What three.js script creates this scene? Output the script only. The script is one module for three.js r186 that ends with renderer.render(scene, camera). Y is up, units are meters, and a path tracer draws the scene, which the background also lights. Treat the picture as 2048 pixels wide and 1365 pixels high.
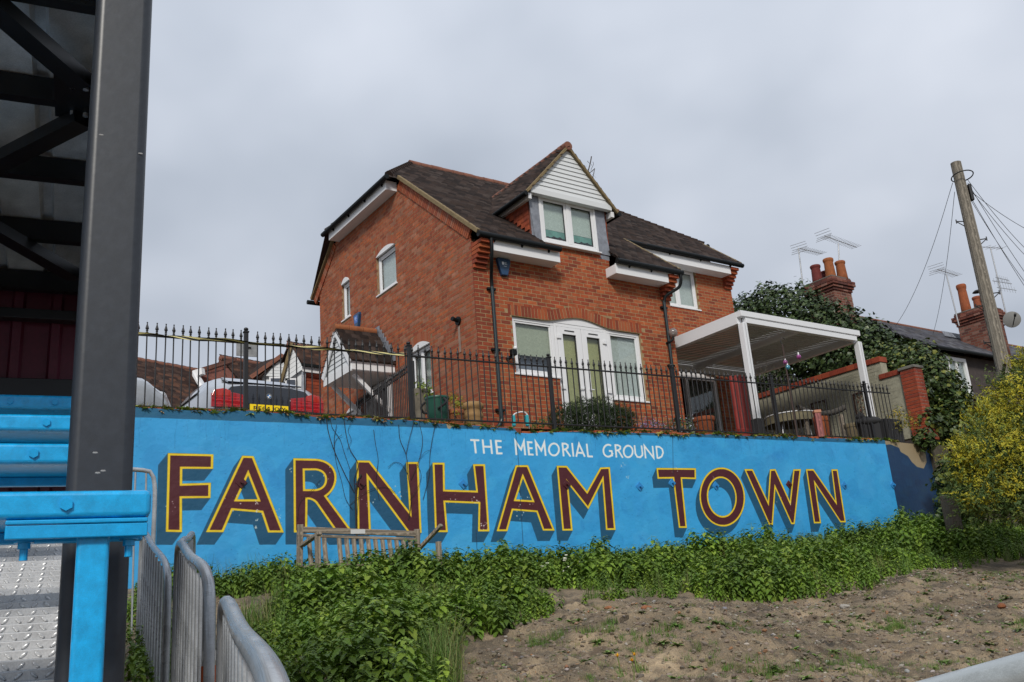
import * as THREE from 'three';
import { mergeGeometries } from 'three/addons/utils/BufferGeometryUtils.js';
import { RoundedBoxGeometry } from 'three/addons/geometries/RoundedBoxGeometry.js';
import { ImprovedNoise } from 'three/addons/math/ImprovedNoise.js';

// ---------- camera (the eye is the origin of the place's coordinates) ----------
const scene = new THREE.Scene();
const F = 1887.15, PITCH = 0.293094, ROLL = -0.0781577;
const camera = new THREE.PerspectiveCamera(2 * Math.atan(682.5 / F) * 180 / Math.PI, 2048 / 1365, 0.05, 1500);
camera.rotation.order = 'YXZ';
camera.rotation.set(PITCH, 0, ROLL);
scene.add(camera);
const renderer = new THREE.WebGLRenderer({ antialias: true });
renderer.toneMapping = THREE.LinearToneMapping;
renderer.toneMappingExposure = 1.82;
renderer.shadowMap.enabled = true;

// ---------- sky: one overcast dome of soft cloud ----------
const perlin = new ImprovedNoise();
const fbm = (x, y, z, o = 5) => { let a = 0, s = 0.5, f = 1; for (let i = 0; i < o; i++) { a += s * perlin.noise(x * f, y * f, z * f); s *= 0.5; f *= 2.03; } return a; };
{
  const w = 768, h = 384, d = new Float32Array(w * h * 4);
  for (let j = 0; j < h; j++) for (let i = 0; i < w; i++) {
    const th = (i / w) * Math.PI * 2, el = (j / (h - 1) - 0.5) * Math.PI, c = Math.cos(el);
    const X = c * Math.cos(th), Z = c * Math.sin(th), Yy = Math.sin(el);
    const k = 1.7 / (Math.max(Yy, 0) + 0.45);                       // clouds flatten towards the horizon
    let n = fbm(X * k + 3.1, Yy * 1.2 + 9.2, Z * k * 1.0 + 1.7, 6);
    n += 0.6 * fbm(X * k * 0.5 + 8.1, 2.2, Z * k * 0.5 + 4.7, 3);
    const up = Math.max(0, Yy);
    const b = (0.246 + 0.145 * up) * (1 + 0.9 * n);
    const o = (j * w + i) * 4, cool = 1 + 0.1 * n;
    d[o] = b * 0.905 * cool; d[o + 1] = b * 1.0; d[o + 2] = b * (1.165 - 0.12 * n); d[o + 3] = 1;
    if (Yy < -0.02) { d[o] *= 0.5; d[o + 1] *= 0.5; d[o + 2] *= 0.45; }
  }
  const t = new THREE.DataTexture(d, w, h, THREE.RGBAFormat, THREE.FloatType);
  t.mapping = THREE.EquirectangularReflectionMapping; t.magFilter = t.minFilter = THREE.LinearFilter; t.needsUpdate = true;
  scene.background = t; scene.environment = t;
}
// ---------- the sun behind thin cloud, from behind the camera ----------
const sun = new THREE.DirectionalLight(new THREE.Color().setRGB(1, 0.95, 0.87), 1.5);
sun.position.set(1, 32, 26); sun.target.position.set(2, 2, -12);
sun.castShadow = true; sun.shadow.radius = 20; sun.shadow.mapSize.set(4096, 4096);
Object.assign(sun.shadow.camera, { left: -40, right: 40, top: 40, bottom: -40, near: 1, far: 120 });
scene.add(sun, sun.target);

// ---------- helpers ----------
const V3 = (x, y, z) => new THREE.Vector3(x, y, z);
let seed = 7;
const rnd = () => { seed = (seed + 0x6D2B79F5) | 0; let t = Math.imul(seed ^ (seed >>> 15), 1 | seed); t = (t + Math.imul(t ^ (t >>> 7), 61 | t)) ^ t; return ((t ^ (t >>> 14)) >>> 0) / 4294967296; };
const rr = (a, b) => a + (b - a) * rnd();
const pick = (a) => a[Math.floor(rnd() * a.length)];
const clamp = (v, a, b) => Math.max(a, Math.min(b, v));
const sm = (a, b, v) => { const t = clamp((v - a) / (b - a), 0, 1); return t * t * (3 - 2 * t); };
const camR = new THREE.Matrix4().makeRotationFromEuler(new THREE.Euler(PITCH, 0, ROLL, 'YXZ'));
const ray = (u, v) => V3(u - 1024, 682.5 - v, -F).applyMatrix4(camR).normalize();
const atD = (u, v, d) => { const r = ray(u, v); return r.multiplyScalar(-d / r.z); };           // a pixel at horizontal depth d
// the mural wall's axes: W along it, N out of it
const AW = 0.535706, W = V3(Math.cos(AW), 0, -Math.sin(AW)), N = V3(Math.sin(AW), 0, Math.cos(AW)), S0 = 12.5;
const onS = (u, v, s) => { const r = ray(u, v); return r.multiplyScalar((s - S0) / r.dot(N)); };  // a pixel on the plane s metres in front of the wall
const wp = (u, y, s = 0) => W.clone().multiplyScalar(u).addScaledVector(N, s - S0).setY(y);
const uOf = (p) => p.x * W.x + p.z * W.z, sOf = (p) => p.x * N.x + p.z * N.z + S0;
// the house's axes
const AH = 0.614762, HC = atD(950, 600, 16.6), HA = V3(Math.cos(AH), 0, -Math.sin(AH)), HBk = V3(-Math.sin(AH), 0, -Math.cos(AH));
const hp = (a, y, b) => V3(HC.x, y, HC.z).addScaledVector(HA, a).addScaledVector(HBk, b);

const names = {};
function numbered(n) { const k = names[n] = (names[n] ?? -1) + 1; return k ? `${n}_${String(k).padStart(3, '0')}` : n; }
function fixUV(g) {                                                    // uv in metres from the dominant axis of each normal
  const p = g.attributes.position, n = g.attributes.normal, uv = new Float32Array(p.count * 2);
  for (let i = 0; i < p.count; i++) {
    const ax = Math.abs(n.getX(i)), ay = Math.abs(n.getY(i)), az = Math.abs(n.getZ(i));
    const x = p.getX(i), y = p.getY(i), z = p.getZ(i);
    if (ay >= ax && ay >= az) { uv[2 * i] = x; uv[2 * i + 1] = z; } else if (ax >= az) { uv[2 * i] = z; uv[2 * i + 1] = y; } else { uv[2 * i] = x; uv[2 * i + 1] = y; }
  }
  g.setAttribute('uv', new THREE.BufferAttribute(uv, 2));
  return g;
}
function merged(geos) {
  if (!Array.isArray(geos)) return geos;
  if (geos.length === 1) return geos[0];
  const hasC = geos.some((g) => g.attributes.color);
  const gs = geos.map((g) => {
    const q = g.index ? g.toNonIndexed() : g;
    if (!q.attributes.normal) q.computeVertexNormals();
    for (const k of Object.keys(q.attributes)) if (!['position', 'normal', 'uv', ...(hasC ? ['color'] : [])].includes(k)) q.deleteAttribute(k);
    if (!q.attributes.uv) q.setAttribute('uv', new THREE.BufferAttribute(new Float32Array(q.attributes.position.count * 2), 2));
    return q;
  });
  return mergeGeometries(gs);
}
function mesh(name, geos, mat, parent = scene, keepUV = false) {
  const g = merged(geos);
  if (!g.attributes.normal) g.computeVertexNormals();
  if (!keepUV && !g.userData.keep) { fixUV(g); g.userData.keep = true; }
  const m = new THREE.Mesh(g, mat);
  m.name = parent === scene ? numbered(name) : name;
  m.castShadow = m.receiveShadow = true;
  parent.add(m);
  return m;
}
function tag(o, label, category, group, kind) { Object.assign(o.userData, { label, category }); if (group) o.userData.group = group; if (kind) o.userData.kind = kind; return o; }
function thing(name, label, category, pos = V3(0, 0, 0), rotY = 0, group) {
  const o = new THREE.Group(); o.name = numbered(name); o.position.copy(pos); o.rotation.y = rotY; scene.add(o);
  return tag(o, label, category, group);
}
function part(name, parent, pos) { const o = new THREE.Group(); o.name = name; if (pos) o.position.copy(pos); parent.add(o); return o; }
const structure = (o) => { o.userData.kind = 'structure'; return o; };
const stuff = (o) => { o.userData.kind = 'stuff'; return o; };
function bx(x0, x1, y0, y1, z0, z1, r = 0) {                            // an axis-aligned box, chamfered when r is set
  const w = Math.abs(x1 - x0), h = Math.abs(y1 - y0), d = Math.abs(z1 - z0);
  const g = r ? new RoundedBoxGeometry(w, h, d, 1, Math.min(r, w / 2.1, h / 2.1, d / 2.1)) : new THREE.BoxGeometry(w, h, d);
  return g.translate((x0 + x1) / 2, (y0 + y1) / 2, (z0 + z1) / 2);
}
function bar(a, b, w, h, r = 0) {                                      // a box beam from a to b: w across, h upright
  const d = b.clone().sub(a), L = d.length();
  const g = r ? new RoundedBoxGeometry(w, h, L, 1, r) : new THREE.BoxGeometry(w, h, L);
  const m = new THREE.Matrix4();
  const z = d.normalize(), up = Math.abs(z.y) > 0.99 ? V3(1, 0, 0) : V3(0, 1, 0), x = up.clone().cross(z).normalize(), y = z.clone().cross(x);
  m.makeBasis(x, y, z).setPosition(a.clone().add(b).multiplyScalar(0.5));
  return g.applyMatrix4(m);
}
function rod(a, b, r0, r1 = r0, seg = 8) {
  const d = b.clone().sub(a), g = new THREE.CylinderGeometry(r1, r0, d.length(), seg);
  g.applyQuaternion(new THREE.Quaternion().setFromUnitVectors(V3(0, 1, 0), d.clone().normalize()));
  const c = a.clone().add(b).multiplyScalar(0.5);
  return g.translate(c.x, c.y, c.z);
}
const tube = (pts, r, seg = 24, rad = 8, closed = false) => new THREE.TubeGeometry(new THREE.CatmullRomCurve3(pts, closed, 'centripetal'), seg, r, rad, closed);
function tri(verts, faces) {                                           // quads or triangles given by index, flat normals
  const p = [];
  for (const f of faces) for (let i = 1; i < f.length - 1; i++) for (const k of [f[0], f[i], f[i + 1]]) p.push(verts[k].x, verts[k].y, verts[k].z);
  const g = new THREE.BufferGeometry(); g.setAttribute('position', new THREE.Float32BufferAttribute(p, 3)); g.computeVertexNormals();
  g.setAttribute('uv', new THREE.BufferAttribute(new Float32Array(p.length / 3 * 2), 2));
  return g;
}
function slab(poly, t) {                                              // a planar polygon (Vector3 list) thickened by the vector t
  const n = poly.length, v = [...poly, ...poly.map((p) => p.clone().add(t))], f = [[...Array(n).keys()], [...Array(n).keys()].map((i) => 2 * n - 1 - i)];
  for (let i = 0; i < n; i++) { const j = (i + 1) % n; f.push([j, i, n + i, n + j]); }
  return tri(v, f);
}
function colored(g, c) { const n = g.attributes.position.count, a = new Float32Array(n * 3); for (let i = 0; i < n; i++) { a[3 * i] = c[0]; a[3 * i + 1] = c[1]; a[3 * i + 2] = c[2]; } g.setAttribute('color', new THREE.BufferAttribute(a, 3)); return g; }

// ---------- textures ----------
function dataTex(n, fn, metres, srgb = true, h = n) {
  const d = new Uint8Array(n * h * 4);
  for (let j = 0; j < h; j++) for (let i = 0; i < n; i++) { const c = fn(i / n, j / h), o = (j * n + i) * 4; for (let k = 0; k < 3; k++) d[o + k] = clamp(Math.round(255 * (Array.isArray(c) ? c[k] : c)), 0, 255); d[o + 3] = 255; }
  const t = new THREE.DataTexture(d, n, h); t.wrapS = t.wrapT = THREE.RepeatWrapping; t.magFilter = t.minFilter = THREE.LinearFilter;
  if (srgb) t.colorSpace = THREE.SRGBColorSpace;
  if (metres) t.repeat.set(1 / metres, 1 / metres);
  t.needsUpdate = true; return t;
}
const tile = (u, v, f, z = 0, o = 4) => {                              // noise that wraps
  let a = 0, s = 0.5; for (let k = 0; k < o; k++) { const c = f * 2 ** k, x = u * c, y = v * c;
    const n = (i, j) => perlin.noise(x - i * c + 13.7 * k, y - j * c + 5.3 * k, z + 0.37);
    a += s * (n(0, 0) * (1 - u) * (1 - v) + n(1, 0) * u * (1 - v) + n(0, 1) * (1 - u) * v + n(1, 1) * u * v); s *= 0.55; } return a; };
const T = {
  grain: dataTex(256, (u, v) => 0.8 + 0.28 * tile(u, v, 6, 1, 5) + 0.1 * (rnd() - 0.5), 0.7),
  fine: dataTex(256, (u, v) => 0.86 + 0.2 * tile(u, v, 10, 3, 4) + 0.1 * (rnd() - 0.5), 0.25),
  bump: dataTex(256, (u, v) => 0.5 + 0.6 * tile(u, v, 8, 5, 5), 0.5, false),
  plaster: dataTex(512, (u, v) => 0.5 + 0.5 * tile(u, v, 7, 8, 6) + 0.06 * (rnd() - 0.5), 1.3, false),
  wood: dataTex(256, (u, v) => { const n = tile(u, v * 0.999, 4, 2, 3), s = Math.sin((u * 38 + n * 5)); return 0.74 + 0.14 * s * (0.5 + rnd() * 0.5) + 0.22 * n + 0.1 * (rnd() - 0.5); }, 0.3),
  rough: dataTex(128, (u, v) => 0.75 + 0.5 * tile(u, v, 5, 11, 4), 0.6, false),
};
T.woodH = T.wood.clone(); T.woodH.rotation = Math.PI / 2; T.woodH.needsUpdate = true;
const C = (r, g, b) => new THREE.Color().setRGB(r, g, b);
const std = (o) => new THREE.MeshStandardMaterial({ roughness: 0.8, ...o });
const phy = (o) => new THREE.MeshPhysicalMaterial({ roughness: 0.5, ...o });
const M = {
  white: std({ color: C(0.72, 0.725, 0.735), roughness: 0.42 }),
  board: std({ color: C(0.62, 0.64, 0.65), roughness: 0.55 }),
  gutter: phy({ color: C(0.006, 0.008, 0.009), roughness: 0.55, specularIntensity: 0.4 }),
  pipe: std({ color: C(0.012, 0.03, 0.036), roughness: 0.38, map: T.fine }),
  iron: std({ color: C(0.012, 0.012, 0.014), roughness: 0.5, map: T.grain }),
  glass: phy({ color: C(0.93, 0.96, 0.95), roughness: 0.02, transmission: 1, thickness: 0, ior: 1.5 }),
  blind: std({ color: C(0.52, 0.53, 0.41), roughness: 0.9, map: T.fine }),
  blindPale: std({ color: C(0.66, 0.69, 0.68), roughness: 0.9, map: T.fine }),
  blindYellow: std({ color: C(0.5, 0.47, 0.2), roughness: 0.9, map: T.fine }),
  dark: std({ color: C(0.02, 0.02, 0.022), roughness: 0.9 }),
  lead: std({ color: C(0.36, 0.385, 0.44), roughness: 0.5, metalness: 0.1, map: T.grain, bumpMap: T.bump, bumpScale: 0.006 }),
  mortar: std({ color: C(0.5, 0.35, 0.18), roughness: 0.95, map: T.grain, bumpMap: T.bump, bumpScale: 0.002 }),
  brickV: std({ vertexColors: true, roughness: 0.86, map: T.grain, bumpMap: T.bump, bumpScale: 0.003 }),
  tileV: phy({ vertexColors: true, roughness: 0.95, specularIntensity: 0.25, map: T.grain, bumpMap: T.bump, bumpScale: 0.004 }),
  plainBrick: std({ color: C(0.24, 0.07, 0.04), roughness: 0.9, map: T.grain }),
  terracotta: std({ color: C(0.42, 0.14, 0.05), roughness: 0.85, map: T.grain, bumpMap: T.bump, bumpScale: 0.003 }),
  ridge: std({ color: C(0.3, 0.12, 0.075), roughness: 0.88, map: T.grain, bumpMap: T.bump, bumpScale: 0.004 }),
  verge: std({ color: C(0.3, 0.22, 0.11), roughness: 0.95, map: T.grain, bumpMap: T.bump, bumpScale: 0.01 }),
  galv: std({ color: C(0.62, 0.65, 0.68), roughness: 0.4, metalness: 0.35, map: T.grain, roughnessMap: T.rough }),
  oldWood: std({ color: C(0.46, 0.38, 0.29), roughness: 0.92, map: T.wood, bumpMap: T.wood, bumpScale: 0.004 }),
  oldWoodH: std({ color: C(0.46, 0.38, 0.29), roughness: 0.92, map: T.woodH, bumpMap: T.woodH, bumpScale: 0.004 }),
  wire: std({ color: C(0.03, 0.03, 0.03), roughness: 0.6 }),
  alu: std({ color: C(0.5, 0.5, 0.5), roughness: 0.35, metalness: 0.8 }),
};
const brickTones = [[0.52, 0.108, 0.03], [0.47, 0.09, 0.027], [0.42, 0.075, 0.025], [0.55, 0.13, 0.038], [0.32, 0.06, 0.024], [0.52, 0.138, 0.05]];
M.bricks = brickTones.map((c) => std({ color: C(...c), roughness: 0.86, map: T.grain, bumpMap: T.bump, bumpScale: 0.003 }));
const unitBox = new THREE.BoxGeometry(1, 1, 1); fixUV(unitBox); unitBox.userData.keep = true;

// Lays bricks over a wall. iv(y) gives the free intervals along the wall at height y; place(x, y, depth) maps to the wall's own frame.
// The best scored ones become bricks of their own, the rest one joined part.
function layBricks(parent, { y0, y1, iv, frame, tones = brickTones, len = 0.222, course = 0.0795, own = 300, score, skip, palette = M.bricks, jitter = 0.004, deep = 0.024, tone = (x, y, t) => t }) {
  const list = [];
  for (let r = 0, y = y0; y < y1; r++, y += course) {
    const ym = y + course / 2;
    for (const [a, b] of iv(ym)) {
      const off = (r % 2 ? len / 2 : 0) + rr(-jitter, jitter);
      for (let k = Math.floor((a - off) / len) - 1; ; k++) {
        const s0 = Math.max(a, off + k * len), s1 = Math.min(b, off + (k + 1) * len - 0.014);
        if (off + k * len > b) break;
        if (s1 - s0 < 0.035) continue;
        const xm = (s0 + s1) / 2;
        if (skip && skip(xm, ym)) continue;
        list.push({ x: xm, y: ym, w: s1 - s0, h: course - 0.0145, t: tone(xm, ym, Math.floor(Math.pow(rnd(), 1.25) * tones.length)), p: rr(-0.0015, 0.0015), s: score ? score(xm, ym) : 0 });
      }
    }
  }
  list.sort((p, q) => p.s - q.s);
  const rest = [];
  list.forEach((q, i) => {
    if (i < own) {
      const m = new THREE.Mesh(unitBox, palette[q.t]); m.name = 'brick'; m.castShadow = m.receiveShadow = true;
      m.scale.set(q.w, q.h, deep); m.position.copy(frame(q.x, q.y, -deep / 2 + q.p)); m.rotation.y = frame.turn; parent.add(m);
    } else {
      const g = new THREE.BoxGeometry(q.w, q.h, deep); g.rotateY(frame.turn);
      const c = frame(q.x, q.y, -deep / 2 + q.p); g.translate(c.x, c.y, c.z);
      const k = rr(0.85, 1.15), tn = tones[q.t]; rest.push(colored(g, [tn[0] * k, tn[1] * k, tn[2] * k]));
    }
  });
  if (rest.length) stuff(mesh('brickwork', rest, M.brickV, parent));
  return list.length;
}
const minus = (ivs, cuts) => { for (const [c0, c1] of cuts) ivs = ivs.flatMap(([a, b]) => (c1 <= a || c0 >= b ? [[a, b]] : [[a, c0], [c1, b]].filter(([p, q]) => q - p > 0.01))); return ivs; };
// ---------- the bank that rises to the mural wall ----------
const bumps = (x, z) => 0.10 * fbm(x * 0.35, 3.3, z * 0.35, 3) + 0.07 * fbm(x * 1.1 + 7, 1.3, z * 1.1, 3);
const mound = (x, z, cx, cz, r, h) => { const d = Math.hypot(x - cx, z - cz) / r; return d < 1 ? h * (1 - d * d) ** 2 : 0; };
function gh(x, z) {
  const s = x * N.x + z * N.z + S0, u = x * W.x + z * W.z;
  let y = 0.8 - 0.17 * clamp(s, -2, 14.5) + bumps(x, z);
  y += mound(x, z, 1.35, -8.3, 1.6, 0.22) + mound(x, z, 5.2, -12.2, 3.0, 0.18);
  y += 0.3 * sm(11, 17, u) * sm(6, 0, s) + 0.1 * sm(8.6, 10.6, u) * sm(3.6, 0.8, s);
  return y;
}
const fineSoil = (x, z) => 0.1 * fbm(x * 2.7, 5.5, z * 2.7, 3) + 0.085 * Math.max(0, fbm(x * 11, 9.5, z * 11, 3)) + 0.03 * fbm(x * 30, 2.5, z * 33, 2);
const onGround = (u, v) => { const r = ray(u, v); let t = 1; for (; t < 60; t += 0.02) { const x = r.x * t, z = r.z * t; if (r.y * t < gh(x, z)) return V3(x, gh(x, z), z); } return r.multiplyScalar(60).setY(0); };
function gridGeo(xs, zs, hfn) {
  const p = [], idx = [], nx = xs.length;
  for (const z of zs) for (const x of xs) p.push(x, hfn(x, z), z);
  for (let j = 0; j < zs.length - 1; j++) for (let i = 0; i < nx - 1; i++) { const a = j * nx + i; idx.push(a, a + nx, a + 1, a + 1, a + nx, a + nx + 1); }
  const g = new THREE.BufferGeometry(); g.setAttribute('position', new THREE.Float32BufferAttribute(p, 3)); g.setIndex(idx); g.computeVertexNormals(); return g;
}
const axis = (segs) => { const o = []; for (const [a, b, st] of segs) for (let v = a; v < b - 1e-6; v += st) o.push(v); o.push(segs.at(-1)[1]); return o; };
{
  const soil = dataTex(512, (u, v) => {
    const n = tile(u, v, 5, 21, 6), m = tile(u, v, 16, 4, 4), k = 0.8 + 0.8 * n + 0.8 * Math.min(0, m) + 0.3 * (rnd() - 0.5);
    let c = [0.58 * k, 0.51 * k, 0.41 * k];
    const w = sm(0.08, 0.3, tile(u, v, 7, 33, 4)); c = c.map((q, i) => q * (1 - 0.62 * w) + [0.27, 0.215, 0.165][i] * 0.62 * w);
    const st = rnd(); if (st > 0.993) c = [0.66, 0.58, 0.47]; else if (st > 0.989) c = [0.52, 0.32, 0.2];
    return c;
  }, 2.3);
  const mat = std({ map: soil, roughness: 0.97, bumpMap: T.bump, bumpScale: 0.045 });
  const g = gridGeo(axis([[-260, -40, 40], [-40, -14, 3], [-14, -3, 0.25], [-3, -1, 0.06], [-1, 8, 0.03], [8, 9, 0.06], [9, 24, 0.3], [24, 60, 6], [60, 260, 40]]), axis([[-30, -20, 1], [-20, -11, 0.2], [-11, -9, 0.06], [-9, -4.4, 0.03], [-4.4, 4, 0.3], [4, 20, 4], [20, 220, 40]]),
    (x, z) => (Math.abs(x) < 24 && z < 4 ? gh(x, z) + (x > -3.2 && x < 9.2 && z < -4.2 && z > -12 ? fineSoil(x, z) : 0) : Math.min(gh(clamp(x, -24, 24), Math.min(z, 4)), -1.4)));
  const m = structure(mesh('ground', g, mat)); tag(m, 'bare brown earth bank rising to the blue wall', 'ground', null, 'structure');
}
// ---------- the raised ground behind the wall ----------
const UPY = 3.02;
const upG = (x, z) => { const s = x * N.x + z * N.z + S0; const u = x * W.x + z * W.z; return UPY + (0.25 * sm(-0.3, -2.5, s) + 0.1 * sm(-3, -12, s)) * sm(4.6, 6.5, u) - 0.17 * sm(6, 4.6, u); };
{
  const ss = [-0.26, -0.8, -1.6, -2.6, -5, -9, -14, -25, -60, -150, -600], us = [-400, -120, -40, -20, -8, 0, 4.6, 5.2, 5.8, 6.5, 8, 12, 16.9, 24, 60, 200, 500], p = [], idx = [];
  for (const s of ss) for (const u of us) { const q = wp(u, 0, s); p.push(q.x, upG(q.x, q.z), q.z); }
  for (let j = 0; j < ss.length - 1; j++) for (let i = 0; i < us.length - 1; i++) { const a = j * us.length + i; idx.push(a, a + 1, a + us.length, a + 1, a + us.length + 1, a + us.length); }
  const g = new THREE.BufferGeometry(); g.setAttribute('position', new THREE.Float32BufferAttribute(p, 3)); g.setIndex(idx); g.computeVertexNormals();
  tag(structure(mesh('upper_ground', g, std({ color: C(0.2, 0.18, 0.15), map: T.grain, roughness: 0.95 }))), 'raised paved ground behind the blue wall', 'ground', null, 'structure');
  const bank = [];                                                     // the earth face that carries it on beyond the wall's two ends
  for (const [u0, u1] of [[-400, -3], [17.6, 500]]) bank.push(slab([wp(u0, -2, 0.3), wp(u1, -2, 0.3), wp(u1, UPY - 0.01, -0.24), wp(u0, UPY - 0.01, -0.24)], N.clone().multiplyScalar(-0.4)));
  tag(structure(mesh('earth_bank', bank, std({ color: C(0.12, 0.1, 0.07), map: T.grain, roughness: 0.97 }))), 'dark earth bank beyond the ends of the wall', 'bank', null, 'structure');
}
// ---------- the painted retaining wall ----------
const topProf = [[-3, 3.02], [1.7, 3.03], [3.2, 3.05], [4.2, 3.02], [5.7, 3.01], [6.8, 2.97], [7.35, 2.95], [7.36, 2.9], [8.1, 2.92], [9.2, 2.97], [10.8, 2.98], [13, 3.01], [15.9, 3.02], [18, 3.0]];
const wallTop = (u) => { for (let i = 1; i < topProf.length; i++) if (u <= topProf[i][0]) { const [a, b] = [topProf[i - 1], topProf[i]]; return b[1] + (a[1] - b[1]) * (b[0] - u) / (b[0] - a[0]); } return 3.0; };
const ragged = (u) => wallTop(u) + 0.05 * fbm(u * 1.9, 4.4, 0.2, 4) - 0.012;
{
  const U0 = -3, U1 = 15.92, Y0 = 0.2, Y1 = 3.12, cw = 2048, ch = 448;
  const X = (u) => (u - U0 - 4) / (U1 - U0 - 4) * cw, Yc = (y) => (Y1 - y) / (Y1 - Y0) * ch;       // the canvas covers u from 1 on; left of it the plain paint repeats
  const kx = cw / (U1 - U0 - 4), ky = ch / (Y1 - Y0);
  const cv = document.createElement('canvas'); cv.width = cw; cv.height = ch; const c = cv.getContext('2d');
  c.fillStyle = 'rgb(48,154,212)'; c.fillRect(0, 0, cw, ch);
  for (let i = 0; i < 1500; i++) { c.fillStyle = `rgba(${pick(['14,98,160', '70,165,222', '20,110,175', '90,170,215'])},${rr(0.03, 0.13)})`; const x = rr(0, cw), y = rr(0, ch), r = rr(3, 40); c.beginPath(); c.ellipse(x, y, r, r * rr(0.3, 1.4), rr(0, 3), 0, 7); c.fill(); }
  for (let i = 0; i < 3200; i++) { c.fillStyle = `rgba(10,60,105,${rr(0.1, 0.45)})`; c.fillRect(rr(0, cw), rr(0, ch), rr(0.5, 3), rr(0.5, 2)); }
  for (let i = 0; i < 150; i++) { const x = rr(0, cw), y = Yc(2.88) + rr(-6, 4), l = rr(8, 60); c.fillStyle = `rgba(12,80,130,${rr(0.05, 0.2)})`; for (let k = 0; k < 6; k++) c.fillRect(x + rr(-1.5, 1.5), y + k * l / 6, rr(0.6, 2), l / 6); }
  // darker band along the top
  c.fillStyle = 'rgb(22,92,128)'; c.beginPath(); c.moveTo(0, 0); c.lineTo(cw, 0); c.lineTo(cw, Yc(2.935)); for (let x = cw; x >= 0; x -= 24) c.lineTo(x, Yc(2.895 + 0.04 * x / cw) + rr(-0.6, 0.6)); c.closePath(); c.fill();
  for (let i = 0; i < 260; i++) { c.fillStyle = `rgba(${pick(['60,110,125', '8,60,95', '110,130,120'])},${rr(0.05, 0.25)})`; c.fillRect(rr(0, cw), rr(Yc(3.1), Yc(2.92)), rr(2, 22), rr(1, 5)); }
  // letters: outlines read off the photograph and laid on the plane of the wall
  const onW = (px, py) => { const p = onS(px, py, 0); return [X(uOf(p)), Yc(p.y)]; };
  const A = (x, y) => onW(260 + x / 2.9257, 860 + y / 2.9257), B = (x, y) => onW(900 + x / 2.17872, 860 + y / 2.17872);
  const poly = (f, pts) => pts.map(([x, y]) => f(x, y));
  const curve = (f, d) => { const o = []; let q = null; for (const s of d) { if (s.length === 2) { q = s; o.push(f(...s)); } else { for (let k = 1; k <= 10; k++) { const t = k / 10, m = 1 - t; o.push(f(m ** 3 * q[0] + 3 * m * m * t * s[0] + 3 * m * t * t * s[2] + t ** 3 * s[4], m ** 3 * q[1] + 3 * m * m * t * s[1] + 3 * m * t * t * s[3] + t ** 3 * s[5])); } q = [s[4], s[5]]; } } return o; };
  const ell = (f, x, y, a, b, t) => Array.from({ length: 48 }, (_, i) => { const q = i / 48 * 2 * Math.PI, ex = a * Math.cos(q), ey = b * Math.sin(q); return f(x + ex * Math.cos(t) - ey * Math.sin(t), y + ex * Math.sin(t) + ey * Math.cos(t)); });
  const L = [
    [poly(A, [[220, 137], [487, 144], [485, 230], [305, 229], [304, 316], [472, 311], [470, 400], [303, 402], [303, 600], [208, 598]])],
    [poly(A, [[655, 152], [722, 155], [900, 602], [806, 602], [768, 486], [600, 472], [545, 600], [443, 600]]), poly(A, [[690, 268], [745, 408], [627, 408]])],
    [curve(A, [[955, 167], [1085, 170], [1170, 175, 1210, 230, 1208, 285], [1205, 335, 1180, 370, 1150, 390], [1308, 605], [1208, 605], [1085, 428], [1065, 410, 1050, 408, 1038, 408], [1036, 602], [958, 602]]), curve(A, [[1022, 238], [1085, 238], [1125, 242, 1140, 265, 1140, 292], [1140, 325, 1115, 347, 1080, 348], [1024, 348]])],
    [poly(A, [[1325, 180], [1402, 181], [1634, 478], [1616, 190], [1688, 189], [1706, 604], [1628, 604], [1396, 290], [1410, 604], [1330, 604]])],
    [[onW(865, 926), onW(889, 926), onW(889.8, 980), onW(952, 982), onW(946, 929), onW(970, 929), onW(979, 1063.5), onW(956, 1063.5), onW(957, 1008), onW(890.6, 1005.5), onW(895.7, 1065), onW(870, 1065)]],
    [poly(B, [[286, 155], [340, 155], [457, 440], [405, 440], [377, 360], [275, 352], [250, 443], [203, 443]]), poly(B, [[318, 212], [358, 308], [288, 304]])],
    [poly(B, [[465, 157], [510, 158], [597, 268], [655, 165], [697, 163], [722, 437], [680, 437], [664, 225], [603, 347], [515, 236], [535, 440], [490, 440]])],
    [poly(B, [[900, 167], [1072, 168], [1073, 216], [1012, 214], [1033, 428], [998, 428], [972, 213], [905, 214]])],
    [ell(B, 1187, 293.5, 99, 129, -0.08), ell(B, 1185, 293.5, 59, 83, -0.1)],
    [poly(B, [[1283, 172], [1320, 172], [1386, 312], [1395, 173], [1419, 172], [1482, 312], [1497, 173], [1530, 172], [1503, 412], [1488, 412], [1419, 258], [1408, 415], [1391, 415]])],
    [poly(B, [[1552, 172], [1585, 172], [1680, 310], [1663, 173], [1690, 173], [1726, 404], [1702, 404], [1594, 240], [1618, 408], [1587, 408]])],
  ];
  const path = (ps, dx = 0, dy = 0) => { c.beginPath(); for (const p of ps) { p.forEach(([x, y], i) => (i ? c.lineTo(x + dx, y + dy) : c.moveTo(x + dx, y + dy))); c.closePath(); } };
  const DX = -0.112 * kx, DY = 0.155 * ky;
  c.fillStyle = 'rgb(13,76,108)';
  for (const l of L) for (let k = 0; k <= 80; k++) { path(l, DX * k / 80, DY * k / 80); c.fill('evenodd'); }
  for (const l of L) {
    path(l); c.fillStyle = 'rgb(72,17,28)'; c.fill('evenodd');
    c.save(); path(l); c.clip('evenodd'); path(l); c.lineWidth = 0.062 * kx; c.strokeStyle = 'rgb(228,196,32)'; c.lineJoin = 'miter'; c.stroke(); c.restore();
  }
  // THE MEMORIAL GROUND in white strokes, letter by letter on its own base line
  const S = (x, y) => onW(930 + x / 4.9951, 870 + y / 5);
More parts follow.
